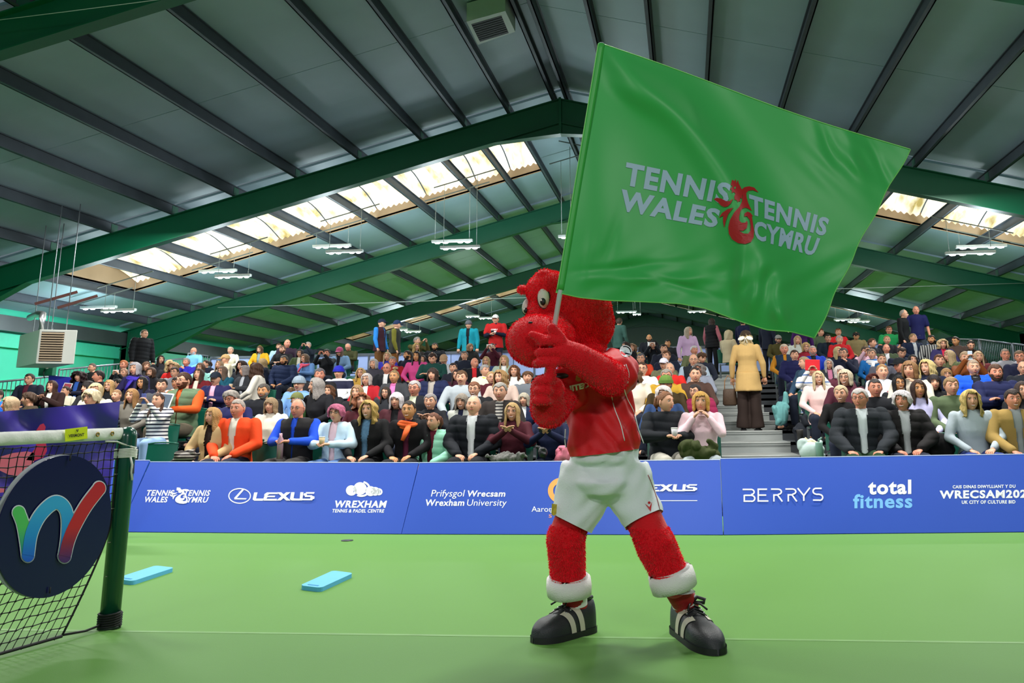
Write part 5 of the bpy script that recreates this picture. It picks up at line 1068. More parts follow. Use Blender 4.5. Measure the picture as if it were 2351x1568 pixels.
R('D', 1850, 895, 1115, 0, 'f', 'long', 'a88a5c', 'coat', '1c1c20', 'girl with long straight fair hair behind the auburn curls')
R('D', 1915, 1040, 1275, 15, 'f', 'curly', '9a5a30', 'coat', '4a1420', 'woman with curly auburn hair looking upward', pitch=12)
R('D', 2120, 450, 625, -8, 'f', 'bob', 'c8c8c4', 'coat', '3c3a44', 'old woman with smooth grey bob and slate coat', smile=True)
R('F', 300, 145, 285, 100, 'm', 'short', '6a5a4c', 'gilet', '3a1a24', 'standing man, navy cap, maroon gilet and blue sleeves', inner='2a7ac8', pose='down', ex=[('cap', '1a2438')], legs_='6a4420')
R('F', 530, 180, 295, 125, 'm', 'short', '9a9a96', 'gilet', '2c2c28', 'standing man, navy cap and dark quilted gilet, back turned', inner='6a6420', pose='down', ex=[('cap', '16284a')], legs_='7a4a1c')
R('F', 830, 410, 535, 70, 'm', 'short', '9a968e', 'coat', '4a4420', 'grey-haired person in olive holding a camera by the screen', gl=1, pose='phone')
R('F', 815, 490, 645, 35, 'f', 'long', 'a8863c', 'coat', '2a2420', 'woman with long golden hair and black glasses', gl=1)
R('F', 1100, 485, 645, 5, 'm', 'short', '3a2e28', 'puff', '14161c', 'dark full-bearded man in a black padded jacket', bd=1, bc='1c1614', skin='t')
R('F', 1605, 165, 305, 5, 'm', 'short', '6a5a50', 'open', '128a9a', 'man standing in a teal jacket and grey beanie', inner='16181e', pose='down', gl=1, ex=[('beanie', '5a5a60')], legs_='1c1c22')
cy_, heldc, Mc, sc_ = R('F', 2010, 75, 232, -5, 'm', 'short', '5a4a40', 'tee', 'b81c1c', 'man standing in a red CYMRU T-shirt and pale cap', inner='16182c', pose='standhold', ex=[('cap', 'd8d4cc')], legs_='1c2030')
R('F', 695, 600, 780, -40, 'm', 'short', '2c2018', 'jumper', '0f1428', 'bearded man in a navy hooded top looking aside', bd=1, bc='3a2a20', skin='t')
R('F', 825, 640, 775, 10, 'f', 'long', '1c1412', 'jumper', 'd04a8a', 'black-haired woman in bright pink leaning to a child', skin='t')
R('F', 925, 690, 805, -10, 'c', 'long', '3a2418', 'coat', '2a2a34', 'small child beside the woman in bright pink', scale=.8)
R('F', 1070, 630, 825, 10, 'm', 'short', '3a2218', 'jumper', '14403a', 'man in bottle green jumper, arms folded, looking down', pose='cross', pitch=-24)
R('F', 1240, 670, 835, 0, 'm', 'short', '8a7060', 'jumper', 'c4c4c8', 'person in tan and red cap bowed over, pale grey top', pitch=-24, ex=[('cap', 'a8886a')])
R('F', 390, 645, 775, 10, 'f', 'long', 'd8c090', 'coat', '3a3ab0', 'fair long-haired woman in violet blue behind the capped men')
R('F', 462, 705, 855, 15, 'm', 'short', '9a9a98', 'coat', '9a1820', 'grey-haired man in a dark red jacket', skin='r', smile=True)
R('F', 380, 810, 975, 0, 'm', 'balding', '8a8078', 'open', '1a1c22', 'bald man in dark-rimmed glasses and black jacket', inner='e4e4e4', gl=1, skin='r')
R('F', 490, 890, 1135, -5, 'f', 'tied', 'a08a60', 'open', '3c3e42', 'woman with curly updo and pink polo neck under a grey coat', inner='e07ab8', skin='t', ex=[('bun',), ('rollneck', 'e07ab8')])
R('F', 365, 1155, 1355, 0, 'f', 'long', '3a2c22', 'coat', '24262c', 'young woman in clear glasses with centre-parted dark hair', gl=1)
R('F', 525, 1260, 1480, 0, 'f', 'fringe', 'f0f0f0', 'open', '4a2028', 'woman with white hair, mouth open, in a burgundy jacket', inner='1a1a1e')
R('F', 793, 1050, 1325, -5, 'm', 'short', 'c4c4c0', 'open', '16181e', 'heavy-set grey-haired man in glasses, black jacket edged orange', inner='c8d0b0', gl=1, skin='r')
R('F', 1070, 870, 1085, -10, 'f', 'fringe', '3c2a22', 'puffopen', '1c2448', 'woman with dark fringed bob in a navy padded coat', inner='a8a098')
R('F', 1375, 790, 975, 5, 'c', 'short', '3a2a26', 'coat', '1a1c2a', 'boy with his mouth wide open in a dark coat', scale=.92)
R('F', 1500, 900, 1160, 5, 'm', 'short', '6a4c30', 'jumper', 'a4acb2', 'young man with moustache in a pale grey zip-neck jumper', pose='knees', ex=[('moustache', '5a3c24')])
R('F', 1545, 600, 795, -5, 'm', 'short', '7a7068', 'coat', '1a2030', 'long-faced older man in a black coat under the teal jacket')
R('F', 1690, 715, 905, 45, 'm', None, '6a5a50', 'open', '14161c', 'bald man in red polo and black gilet looking aside', inner='d02830', skin='r')
R('F', 1622, 500, 645, 40, 'f', 'fringe', '8a6a44', 'coat', '1c1a18', 'woman with light brown hair in black leather, in front of the teal jacket')
R('F', 1960, 500, 650, 0, 'f', 'tied', '3a2a1e', 'coat', '4a1424', 'woman in maroon photographing with a white phone', pose='phone', held=('phone', 'e8eaec', 'white phone held by the woman in maroon'))
R('F', 1870, 690, 865, 0, 'f', 'long', 'd0b47c', 'coat', '2c3a6a', 'blonde woman in green-rimmed glasses below the white phone', gl=1)
R('F', 2140, 680, 855, 0, 'f', 'long', 'c8ac78', 'open', 'a8b8a8', 'smiling blonde in a pale sage blazer', inner='f0f0f0', smile=True)
R('F', 2290, 840, 1015, 5, 'f', 'wavy', '7a4a2c', 'jumper', 'e4e4e0', 'smiling auburn woman with a blue lanyard beside the red arm', smile=True)
R('F', 1845, 830, 1010, 35, 'f', 'short', 'b0b0ac', 'coat', 'e8e0cc', 'short grey-haired woman, cream fleece and neon yellow collar', ex=[('rollneck', 'e8f020')])
R('F', 1940, 930, 1125, 25, 'f', 'tied', 'c8ac70', 'jumper', '4c1420', 'blonde with tied hair, glasses and burgundy roll neck', gl=1, ex=[('rollneck', '4c1420')])
R('F', 2090, 920, 1125, -20, 'f', 'wavy', 'b08c58', 'coat', 'c0a89c', 'woman with wavy dark-blonde hair in a dusty pink coat')
R('F', 1690, 1100, 1305, 0, 'm', 'short', '8a5a3c', 'open', '14161a', 'young ginger-haired man in thin glasses and black jacket', inner='2a2a30', gl=1, smile=True)
R('F', 2080, 1110, 1360, 0, 'f', 'short', 'a8a89c', 'open', '2a2422', 'person with spiky silver hair and a checked shirt', inner=CHECK)
R('F', 1425, 900, 1080, 10, 'f', 'long', '3a2018', 'coat', '3a1424', 'dark-haired woman behind the moustached young man')
R('G', 1130, 285, 505, 0, 'm', 'balding', 'd8d8d4', 'puffopen', '14181f', 'white-haired man with closed eyes, black puffer and white polo shirt', inner='f0f2f6', pose='lap', row=0, pitch=12, legs_='16181e')
R('G', 1620, 340, 595, 0, 'f', 'long', 'd0b070', 'jumper', '4c1a26', 'laughing blonde in black glasses and burgundy jumper, hands clasped', pose='clap', gl=1, smile=True, row=0)
R('G', 635, 475, 705, -30, 'c', 'tied', '7a4a30', 'puffopen', '92d0b4', 'auburn girl in a mint green padded coat', inner='5a1428', pose='lap', row=0, scale=.93, ex=[('pony',)])
R('G', 320, 330, 565, 0, 'f', 'tied', '2c201a', 'open', '100e12', 'smiling woman with orange patterned scarf and plum dress', inner='5a1c38', pose='lap', row=0, smile=True, skin='t', ex=[('scarf', 'e0602c')], legs_='18181c')
R('G', 590, 230, 450, 0, 'f', 'short', '9c9a96', 'coat', '15171d', 'beaming grey-haired woman clapping in black', pose='clap', smile=True)
R('G', 985, 230, 450, 0, 'f', 'fringe', '9a9484', 'gilet', 'b0b2aa', 'woman in glasses with grey bob, silver gilet and navy hood', inner='1a2040', gl=1, smile=True)
R('G', 1765, 210, 415, 0, 'f', 'fringe', 'c4c0a8', 'open', '1a2444', 'ash-blonde bobbed woman, white top and navy cardigan', inner='f4f4f4')
R('G', 2085, 385, 600, -5, 'f', 'long', '5a4030', 'jumper', '141c3c', 'person in navy hooded top holding a phone beneath the red arm', pose='clap', row=0, held=('phone', '16181c', 'dark phone held beneath the red furry arm'))
R('N', 290, 880, 1020, 10, 'm', 'tousled', '6a4a2c', 'jumper', '6a7078', 'fair young man in grey jumper right beside the red paws')
# ---- behind the costume, up to the aisle
R('N', 1040, 430, 560, 175, 'm', 'short', '4a3a2a', 'jumper', '34544a', 'person in grey-green standing with back turned behind the plush head', pose='down', legs_='1c1c20')
R('H', 340, 300, 485, -45, 'f', 'long', '2c1a14', 'coat', '16161a', 'long dark-haired woman just behind the red shirt shoulder')
R('H', 440, 350, 480, -10, 'f', 'curly', 'a08060', 'coat', 'b8a070', 'fair curly-haired person in tan behind the red shoulder')
R('H', 715, 190, 335, -5, 'm', None, '5a4a3e', 'open', '1c1e26', 'bald man with dark goatee at the top of the stand', inner='e0e0e0', bd=1, bc='4a3a30', skin='t')
R('H', 785, 300, 455, -8, 'f', 'long', '2a1c16', 'coat', '12161e', 'woman in a black beanie lifting a pale phone', pose='phone', ex=[('beanie', '0e0e12')], held=('phone', 'd8d0c8', 'pale phone lifted by the woman in the black beanie'))
R('H', 1020, 280, 415, 0, 'm', 'short', '1c1614', 'coat', '23262c', 'dark-haired man before the blue screen beside the black beanie', skin='t')
R('H', 955, 365, 510, 10, 'm', 'short', '2a2420', 'coat', '1c2030', 'man with black hair behind the laughing brown-haired woman')
R('H', 1000, 460, 650, -15, 'f', 'short', '6a4428', 'puff', '161c30', 'laughing woman with short brown hair in navy', smile=True)
R('H', 960, 590, 785, -15, 'm', 'short', '8a7a6c', 'jumper', mat('6a6a4c', .8, var=.7, scale=14, kind='cloth'), 'person in white cap and camouflage jacket', ex=[('cap', 'e8e4f0')], pose='hold')
R('H', 1055, 670, 865, -10, 'm', 'balding', 'd8d4cc', 'coat', 'd82a24', 'white-haired man in a scarlet jacket')
R('H', 1000, 810, 960, -5, 'm', 'short', 'a8a498', 'coat', 'b8902c', 'grey-haired man in glasses and mustard jacket', gl=1, skin='r')
R('H', 990, 920, 1120, -5, 'm', 'short', '6a5a44', 'coat', '3c2e14', 'man in a knitted green beanie and brown coat', ex=[('beanie', '5c7a34'), ('beard', '8a7a68')], skin='r')
R('H', 950, 1065, 1290, 0, 'f', 'fluffy', 'f0ece4', 'coat', '2c4470', 'white-haired person in blue hidden behind the ginger ponytail')
R('H', 975, 1120, 1485, 50, 'f', 'tied', '8a5a34', 'puff', '14181e', 'woman with ginger ponytail in a black puffer jacket, holding a cup', pose='hold', row=0, ex=[('pony',)], legs_='b0aca0', held=('cup', 'c8c4c8', 'pale cup held by the ginger-ponytailed woman'))
R('H', 580, 500, 685, -10, 'f', 'short', '6a6a6c', 'coat', 'd84a2c', 'smiling woman with dark grey crop and glasses in orange', gl=1, smile=True)
R('H', 600, 680, 855, 0, 'f', 'tied', '4a3426', 'jumper', 'f0eae4', 'young woman in round glasses and white jumper', gl=1, smile=True)
R('H', 465, 770, 970, -10, 'f', 'curly', '7a5a3c', 'coat', 'e0d4c0', 'curly brown-haired woman in cream by the red sleeve')
R('H', 530, 985, 1190, -5, 'c', 'tousled', '6a4426', 'jumper', '1c2c5a', 'boy drinking from a dark cup beside the red shirt', pose='hold', scale=.92, held=('cup', '3a3a40', 'dark cup held by the boy beside the red shirt'))
pk = R('H', 1560, 1155, 1440, -8, 'f', 'bob', 'd8a848', 'jumper', 'e4c4cc', 'blonde with a fringe pulling up her pale pink roll neck', pose='roll', row=0, ex=[('rollneck', 'd8b4bc')], legs_='aab4b8')
R('H', 1470, 1005, 1260, -25, 'm', 'short', '2a2224', 'puff', '8a1c44', 'dark-haired man in glasses and raspberry puffer jacket', gl=1)
R('H', 1470, 900, 1075, -40, 'f', 'tied', 'a8a498', 'gpuff', '1c1e24', 'grey-haired woman in black padded gilet with white sleeves', inner='f0ece4')
R('H', 1470, 780, 935, 5, 'f', 'tied', '2c201a', 'coat', '4a342c', 'dark-haired woman peering over the grey-haired woman in gilet')
R('H', 1535, 680, 865, -15, 'f', 'curly', '8a847e', 'coat', '8a90a0', 'woman with curly grey hair and pink glasses in pale grey', gl=1, skin='r')
R('H', 1440, 540, 700, 0, 'm', 'balding', 'b8b4ac', 'gilet', '20242c', 'balding man in glasses, navy gilet and pale blue sleeves', inner='a4b4c4', gl=1)
R('H', 1565, 470, 670, 25, 'm', 'tousled', '5a3c22', 'coat', '1e2434', 'tousle-haired man looking down beside the aisle', pitch=-24)
R('H', 1450, 380, 540, 15, 'm', 'short', 'e8e8e4', 'coat', '6a7050', 'white-haired man in khaki jacket by the aisle', skin='r')
R('H', 1400, 240, 395, 0, 'm', 'short', '2c201a', 'coat', 'b8b890', 'dark-haired man in glasses and beige jacket near the blue screen', gl=1, ex=[('moustache', '3a2a20')], skin='t')
R('H', 1350, 80, 215, 55, 'f', 'long', 'c8bca0', 'coat', 'c8a8cc', 'platinum-haired woman in lilac in profile above the crowd', pose='down')
R('H', 1740, -75, 65, 180, 'f', 'bob', '3a2820', 'gpuff', '101014', 'woman standing in black padded gilet and pink sleeves, back turned', inner='a8606a', pose='down', legs_='0c0c10')
R('H', 2015, 130, 300, 165, 'm', 'short', '8a6a4a', 'coat', 'b8a888', 'person in a raised beige hood by the top of the aisle', ex=[('hood', 'b8a888')], legs_='16182a')
R('H', 2250, -60, 60, 165, 'm', 'short', '2a2420', 'coat', '14183a', 'person in navy standing at the aisle top, head behind the flag', pose='down', legs_='14161e')
# ---- aisle climber
cl, _, Mcl, scl = R('J', 90, 170, 345, 175, 'f', 'wavy', 'dcc88c', 'coat', 'c8a468', 'woman in a tan hooded coat climbing the aisle steps', pose='down', legs_='2e221e', ex=[('bow', 'ece8e0'), ('beanie', '3a2c22')], body_yaw=172, Yfix=17.3)
# ---- right of the aisle
R('J', 620, 170, 400, 5, 'm', 'short', '6a5a4a', 'jumper', '4a4420', 'man in grey cap and glasses in an olive hooded top', gl=1, ex=[('cap', '8a8a88'), ('beard', '7a6a5c')])
R('J', 935, 200, 385, -5, 'f', 'long', 'c8b080', 'coat', 'c8ccc4', 'fair long-haired woman in pale grey under the flag corner')
R('J', 1070, 320, 495, 0, 'f', 'bob', 'd0b070', 'coat', '8a1c2c', 'smiling blonde in glasses and crimson under the flag tip', gl=1, smile=True)
R('J', 715, 350, 535, -5, 'f', 'short', 'e8dcc0', 'gilet', '1e3048', 'white-haired woman in navy gilet with mustard sleeves', inner='b87a1c', skin='r')
jm, _, Mj, sj = R('J', 885, 430, 650, -5, 'm', 'short', '4a3224', 'puff', '1a1c4a', 'man beside the aisle in navy puffer with yellow collar and orange trainers', ex=[('rollneck', 'e8d820')], pose='lap', legs_='1a2440', shoes='e8502c')
R('J', 1050, 585, 745, -70, 'm', 'short', 'b0a078', 'coat', '34506a', 'fair-haired person in profile behind the red tablet')
R('J', 1150, 670, 865, -8, 'f', 'short', 'c8a870', 'jumper', stripes('efece8', '6a86b8', .12, 'Z', .8), 'person in a white striped jumper filming with a red tablet', pose='phone', held=('tablet', 'd8202c', 'red tablet case held up near the aisle'))
R('J', 1180, 360, 575, 0, 'm', 'crop', 'c8c0b8', 'open', '1c3cb0', 'frowning man with cropped white hair and goatee in royal blue', inner='16181e', bd=1, bc='c8c0b8', skin='r')
R('J', 1275, 765, 1055, -5, 'f', 'long', 'ecdca8', 'coat', 'e8c4c0', 'woman with long straight platinum hair, glasses and pink denim jacket', gl=1, smile=True)
R('J', 1445, 575, 795, 5, 'f', 'long', 'c8c8c4', 'open', '2c3038', 'woman with long silver hair and glasses in charcoal', inner='c87a9a', gl=1)
R('J', 1430, 170, 355, 0, 'm', 'short', '2a2220', 'open', '1a2838', 'man in dark glasses and open navy jacket beside the flag tip', inner='0e0e14', gl=1)
R('J', 1690, 410, 605, -25, 'm', 'short', '5a5450', 'coat', '141a30', 'man in a dark blazer touching his chin', pose='chin', gl=1)
R('J', 1590, 390, 570, 25, 'f', 'long', 'd8c88c', 'coat', '1c2030', 'blonde woman behind the man in the dark blazer')
R('J', 1620, 200, 380, 5, 'm', 'short', 'b8b8b4', 'coat', 'c02028', 'grey-haired man in red looking down near the screen')
R('J', 1600, 105, 225, 0, 'f', 'short', '9a5a34', 'coat', 'd02028', 'ginger-haired person with sunglasses on head, in red', ex=[('shades',)])
R('J', 1890, 115, 325, -5, 'm', 'tousled', '1e1614', 'jumper', '8a7a54', 'man with black curls in a khaki hooded top', pitch=-24, skin='t')
R('J', 2150, 260, 415, 55, 'f', 'short', '5a3820', 'coat', '20242c', 'short brown-haired woman in profile before the green T-shirt')
R('J', 2040, 380, 560, -5, 'f', 'short', '4a3a2c', 'jumper', 'd8b0c0', 'person in a pale pink hooded top, head bowed', pitch=-12, pose='phone')
R('J', 2150, 410, 630, -15, 'f', 'short', '8a7a68', 'coat', '1c6ab0', 'woman with short mousy hair in bright blue with white scarf', ex=[('scarf', 'e8e8ec')])
R('J', 1620, 740, 885, 5, 'f', 'fringe', 'e8e4dc', 'coat', '5a2a38', 'white-haired old woman peeping over the smiling white bob')
R('J', 1720, 795, 1020, -25, 'f', 'bob', 'd8cfae', 'coat', '4a1c2c', 'smiling old woman with white bob and maroon jacket', gl=1, smile=True)
R('J', 1560, 870, 1100, 40, 'f', 'tied', '1c1412', 'jumper', 'f0ead0', 'dark-haired woman in a cream sweater turned towards the corner', skin='t')
R('J', 1650, 1035, 1310, -20, 'f', 'short', 'dccca0', 'jumper', '0e0c0e', 'laughing woman with short blonde hair in a black hooded top', smile=True, row=1)
R('J', 1960, 1095, 1400, -25, 'm', 'short', 'd8d6d0', 'puffopen', '20252b', 'white-haired man in glasses, white cardigan and black parka', inner='dde6ea', gl=1, pose='knees', row=0, legs_='1e3a20', skin='r')
R('J', 1305, 95, 235, 55, 'f', 'short', '5a3a22', 'coat', '4a5a44', 'person in mossy green half behind the flag tip')
R('J', 990, -40, 120, 0, 'f', 'short', '3a2a20', 'coat', '3c1656', 'person in purple standing hidden by the flag corner', pose='down')
R('J', 440, -60, 90, 170, 'm', 'short', '2a2420', 'coat', '141a2c', 'person in dark navy standing beneath the flag, back turned', pose='down')
R('K', 690, 65, 245, -5, 'm', None, 'c8b8a8', 'tee', '16184a', 'big bald man standing in a navy T-shirt', pose='down', skin='r', legs_='3a4048')
R('K', 500, 135, 285, 70, 'm', 'balding', 'b0aca4', 'coat', '0c0d10', 'man in black standing in profile beside the big bald man', pose='down', gl=1, legs_='14141a')
R('K', 275, 385, 525, 0, 'm', 'short', '6a4a30', 'tee', '1c8a4c', 'man in a green T-shirt and glasses at the top of the stand', gl=1, skin='r')
R('K', 245, 540, 680, -5, 'f', 'tied', 'b08a54', 'coat', '24242a', 'woman with tied fair hair below the green T-shirt')
R('K', 235, 665, 825, -5, 'm', 'balding', '8a7a70', 'open', '3c4a34', 'bald man in open moss jacket and pale T-shirt', inner='c8c8cc', skin='r')
R('K', 465, 690, 895, 5, 'm', 'short', '3a281c', 'coat', '161c30', 'dark-haired young man bowed above the black cap', pitch=-24)
R('K', 640, 490, 665, 40, 'm', 'crop', 'a08458', 'open', '16223c', 'man with cropped fair hair and turquoise collar, looking aside', inner='c8ccd0', ex=[('rollneck', '1c7aa8')])
R('K', 930, 505, 705, -20, 'm', 'short', '2c2018', 'jumper', stripes('a8a8a4', '2c2e30', .05, 'X', .4), 'dark-haired man in a black and grey check shirt', bd=1, skin='t')
R('K', 1100, 575, 765, 0, 'f', 'curly', 'd0b888', 'open', '2a2450', 'woman with curly fair bob, glasses and red top', inner='b01c3c', gl=1)
R('K', 1310, 530, 715, -40, 'f', 'tied', '3c241a', 'coat', '4a3a34', 'woman with auburn-brown tied hair looking down in profile', pitch=-12, skin='t')
R('K', 1530, 575, 785, -10, 'f', 'tied', '2c241e', 'coat', '2a1c14', 'person with scraped-back dark hair in a brown jacket', pitch=-24)
R('K', 1215, 750, 955, -75, 'f', 'long', 'd0b888', 'coat', '5c6444', 'woman with long sleek blonde hair in profile, khaki jacket')
R('K', 1450, 810, 960, -10, 'f', 'short', 'c0a884', 'coat', '7a4018', 'person in brown leather lifting a pale blue phone', pose='phone', held=('vphone', 'c8dcf0', 'pale blue phone lifted above the royal blue jacket'))
R('K', 1650, 780, 955, -5, 'f', 'long', 'e0c498', 'coat', '6a2a30', 'girl with long blonde hair and maroon top')
R('K', 2065, 755, 915, -8, 'm', 'crop', '8a7a6c', 'coat', '8a8a92', 'man in glasses and grey fleece by the far railing', gl=1, skin='r', pose='cross')
R('K', 2290, 760, 980, -15, 'm', 'short', '7a6248', 'coat', '161a34', 'man in glasses and navy at the far picture edge', gl=1, pose='chin', skin='r')
R('K', 1050, 835, 1015, 0, 'f', 'short', '6a4228', 'coat', '18181c', 'woman with short chestnut hair in black')
R('K', 165, 825, 1005, 0, 'f', 'tied', '6a5034', 'coat', '5a5a66', 'girl with scraped-back brown hair in slate grey')
R('K', 640, 845, 990, 5, 'f', 'long', '1e1614', 'coat', '20202a', 'dark long-haired woman peeping above the roll neck jumper')
R('K', 450, 885, 1120, -65, 'm', 'short', '4a4038', 'coat', '1c1c22', 'man in a black cap in profile', ex=[('cap', '14181c')], skin='r')
R('K', 172, 990, 1205, 5, 'f', 'tied', 'b08a58', 'jumper', 'dfe4ec', 'fair young woman in white holding a takeaway cup', pose='hold', held=('cup', 'c87a8a', 'patterned takeaway cup held by the fair young woman'))
R('K', 20, 1110, 1300, 15, 'f', 'curly', '5a1c14', 'coat', '1c1c24', 'woman with dark red curls behind the cropped man in leather')
R('K', 600, 950, 1185, -30, 'f', 'bob', '9a7448', 'jumper', 'c8c0b0', 'woman with light brown bob in a chunky oatmeal roll neck', ex=[('rollneck', 'c8c0b0')], pose='chin')
R('K', 875, 905, 1155, -40, 'f', 'wavy', 'e4d48c', 'coat', '161c34', 'woman with frizzy yellow-blonde hair in profile', smile=True)
R('K', 430, 1150, 1395, 0, 'f', 'long', '100c0c', 'coat', '16181c', 'smiling woman with sleek black hair and round glasses', gl=1, smile=True, skin='t')
R('K', 1160, 1030, 1240, -5, 'f', 'fringe', 'b8905c', 'coat', '7a8cb4', 'woman with strawberry fringe and glasses behind the green sweatshirt', gl=1)
R('K', 1575, 905, 1160, -10, 'm', 'crop', 'b8a890', 'puffopen', '1c5ae0', 'tanned man with cropped hair in a royal blue jacket', inner='1a1c24', ex=[('rollneck', 'dfe4ea')])
R('K', 1915, 975, 1250, -5, 'm', 'short', '5a3e2a', 'puff', '1a2048', 'bearded man in navy puffer with an orange lined hood', bd=1, bc='6a5a4c', ex=[('rollneck', 'f08020')], pose='cross', skin='r')
R('K', 965, 1160, 1360, -5, 'f', 'fringe', '231a1c', 'coat', '101014', 'woman with black fringe, eyes closed, holding a dark cup', pose='hold', held=('cup', '1c1c22', 'dark cup held by the woman with black fringe'))
R('M', 345, 105, 365, 0, 'f', 'long', '3a2014', 'coat', 'cbc8f0', 'young woman with very long brown hair in a lilac jacket', skin='t', row=1)
R('M', 885, 50, 335, 0, 'm', 'short', 'a08458', 'jumper', '58684a', 'young man in a plain olive green sweatshirt')
R('M', 1200, 240, 585, -5, 'f', 'wavy', 'e0c878', 'jumper', 'a8b4bc', 'smiling woman with long curly blonde hair in a pale grey jumper', pose='lap', row=0, smile=True, legs_='2a3c7c')
R('M', 1895, 235, 575, -8, 'm', 'short', '33241c', 'open', 'a08448', 'dark-haired man in a tan jacket at the front corner', inner='9aa0a4', pose='knees', row=0, skin='r', smile=True)
R('M', 2045, 130, 390, -5, 'f', 'long', '3a2a24', 'coat', '1c1c20', 'dark-haired woman at the picture edge above the tan jacket')
R('L', 1935, 250, 590, -15, 'f', 'fluffy', 'ececec', 'puffopen', '1a1819', 'white-haired woman in a black padded coat, smiling, front row', inner='b8bcc0', pose='lap', row=0, smile=True, skin='r')
R('L', 1490, 60, 380, -5, 'm', 'crop', '3c3836', 'coat', '14161c', 'square-faced man with dark crop in black leather', skin='r')
R('K', 2340, 950, 1135, -15, 'm', 'balding', '9a8a7c', 'coat', '20242c', 'balding man cut by the picture edge below the navy glasses man', gl=1)
# lettering on the red T-shirt
def onperson(M, x, y, z): return M @ Vector((x, y, z))
_f = lambda px, py: Vector((px, -.150-.006+.6*px*px, py))
place_text('lettering', 'CYMRU', [(-.085, 1.37), (.085, 1.37), (.085, 1.33), (-.085, 1.33)], lambda x, y: _f(x, y-.055), mat('f0e8e4', .7, var=0, kind='p'), cy_, bold=.04)
MB().add([_f(-.06, 1.26), _f(.06, 1.26), _f(.06, 1.18), _f(-.06, 1.18)], [(0, 1, 2, 3)]).build('printed_panel', mat('f0e8e4', .7, var=0, kind='p'), cy_)
heldc('vphone', '1a1c20', 'dark phone held by the man in the red CYMRU T-shirt')
# aisle climber's bag and coat skirt
sk = remeshed(MB().tube([(0, .03, .98), (0, .03, .80), (0, .03, .66)], [.185, .215, .235], 20), .02, 3); fold(sk, .006, 18, seed=9); link('coat_skirt', sk, cloth('c8a468'), cl)
wide = MB()
for s in (-1, 1): wide.tube([(s*.105, .03, .70), (s*.11, .03, .35), (s*.12, .03, .04)], [.095, .10, .125], 16)
w_ = remeshed(wide, .02, 2); fold(w_, .006, 18, seed=4); link('wide_trousers', w_, cloth('2e221e'), cl)
hb = empty('handbag', Mcl @ Vector((.33, .02, .58)), math.radians(172)); mb = MB(); mb.tube([(0, 0, -.17), (0, 0, -.14), (0, 0, .10), (0, 0, .13)], [.10, .135, .12, .105], 18, flat=.62); mb.build('body', mat('4a3626', .6, var=.45, scale=45, kind='bag'), hb)
mb = MB(); mb.tube([(-.09, 0, .12), (-.06, 0, .30), (.02, 0, .38), (.08, 0, .28), (.09, 0, .12)], .009, 6); mb.build('strap', mat('9a6a3a', .5, kind='strap'), hb); tag(hb, 'brown patterned handbag hanging from the climbing woman\'s arm', 'handbag')
# front row things laid on laps and seats
def lapthing(name, px, py, Y, rx, ry, rz_, m, label, cat, amp=.012, f=20, seed=1):
    p = at(px, py, Y); r_ = random.Random(seed); mb_ = MB().ball((0, 0, -rz_*.25), rx*.8, ry*.8, rz_*.7, 18, 10)
    for q in range(9):
        t = r_.uniform(0, 6.28); c1 = Vector((rx*.62*math.cos(t), ry*.5*math.sin(t), r_.uniform(-.7, .55)*rz_)); c2 = c1+Vector((r_.uniform(-.5, .5)*rx, r_.uniform(-.3, .3)*ry, r_.uniform(-.55, .45)*rz_)); w_2 = min(rx, ry, rz_)*r_.uniform(.28, .5); mb_.capsule(c1, c2, w_2, w_2*.7, 10)
    me = remeshed(mb_, max(.009, rx/26), 2); fold(me, amp*.8, f, seed=seed); fold(me, amp*.35, f*2.6, seed=seed+40); o = link(name, me, m, None, p); return tag(o, label, cat)
lapthing('folded_coat', 1607, 1035, 11.02, .30, .13, .13, cloth('3a4220'), 'olive padded coat over the knees of the pink roll neck woman', 'coat', .02, 16, 3)
lapthing('fur_collar_coat', 1163, 1048, 11.02, .26, .13, .085, mat('6c6c68', .95, var=.5, scale=40, bump=.8, bscale=120, kind='fur'), 'grey fur-trimmed coat over the burgundy jumper woman\'s lap', 'coat', .018, 45, 4)
lapthing('striped_bag', 424, 1046, 11.0, .17, .12, .085, stripes('2a211c', 'b8b0a4', .035, 'Z', .75), 'dark striped fabric bag on the camel coat woman\'s lap', 'bag', .006, 14, 5)
lapthing('pink_coat', 1293, 1042, 11.1, .11, .10, .12, cloth('d8768c'), 'pink coat bundled on a seat beside the white shorts', 'coat', .012, 20, 6)
lapthing('quilted_handbag', 1246, 1034, 10.95, .075, .05, .095, mat('15161a', .4, var=.3, scale=30, bump=.5, bscale=60, kind='bag'), 'black quilted handbag on the navy hooded top person\'s lap', 'handbag', .003, 30, 7)
lapthing('backpack', 1862, 1030, 11.3, .17, .12, .15, cloth('b9ccc8'), 'pale mint rucksack standing at the foot of the aisle', 'bag', .012, 14, 8)
lapthing('cream_scarf', 1861, 1011, 11.35, .08, .07, .06, cloth('e4dab8'), 'cream scarf bundled on top of the mint rucksack', 'scarf', .012, 24, 9)
lapthing('black_coat', 2155, 1015, 11.5, .22, .14, .26, cloth('0c0b0d'), 'black coat draped over an empty seat before the lilac jacket', 'coat', .010, 14, 10)
lapthing('dark_coat', 1838, 990, 14.2, .12, .10, .30, cloth('1c2028'), 'dark padded coat hanging from the seat by the aisle', 'coat', .012, 20, 11)
lapthing('teal_coat', 1792, 940, 16.9, .17, .13, .30, cloth('6aa4a4'), 'teal coat bundled beside the man with orange trainers', 'coat', .014, 18, 12)
p = at(1881, 1030, 11.2); mb = MB(); mb.tube([(0, 0, -.13), (0, 0, .06), (0, 0, .075)], [.042, .042, .038], 16); mb.tube([(.0, 0, .075), (0, 0, .10), (.03, 0, .115), (.03, 0, .13)], [.012, .012, .012, .01], 8); tag(mb.build('water_bottle', mat('7fa598', .4, var=.03, kind='b'), None, p), 'sage green water bottle beside the mint rucksack', 'bottle')
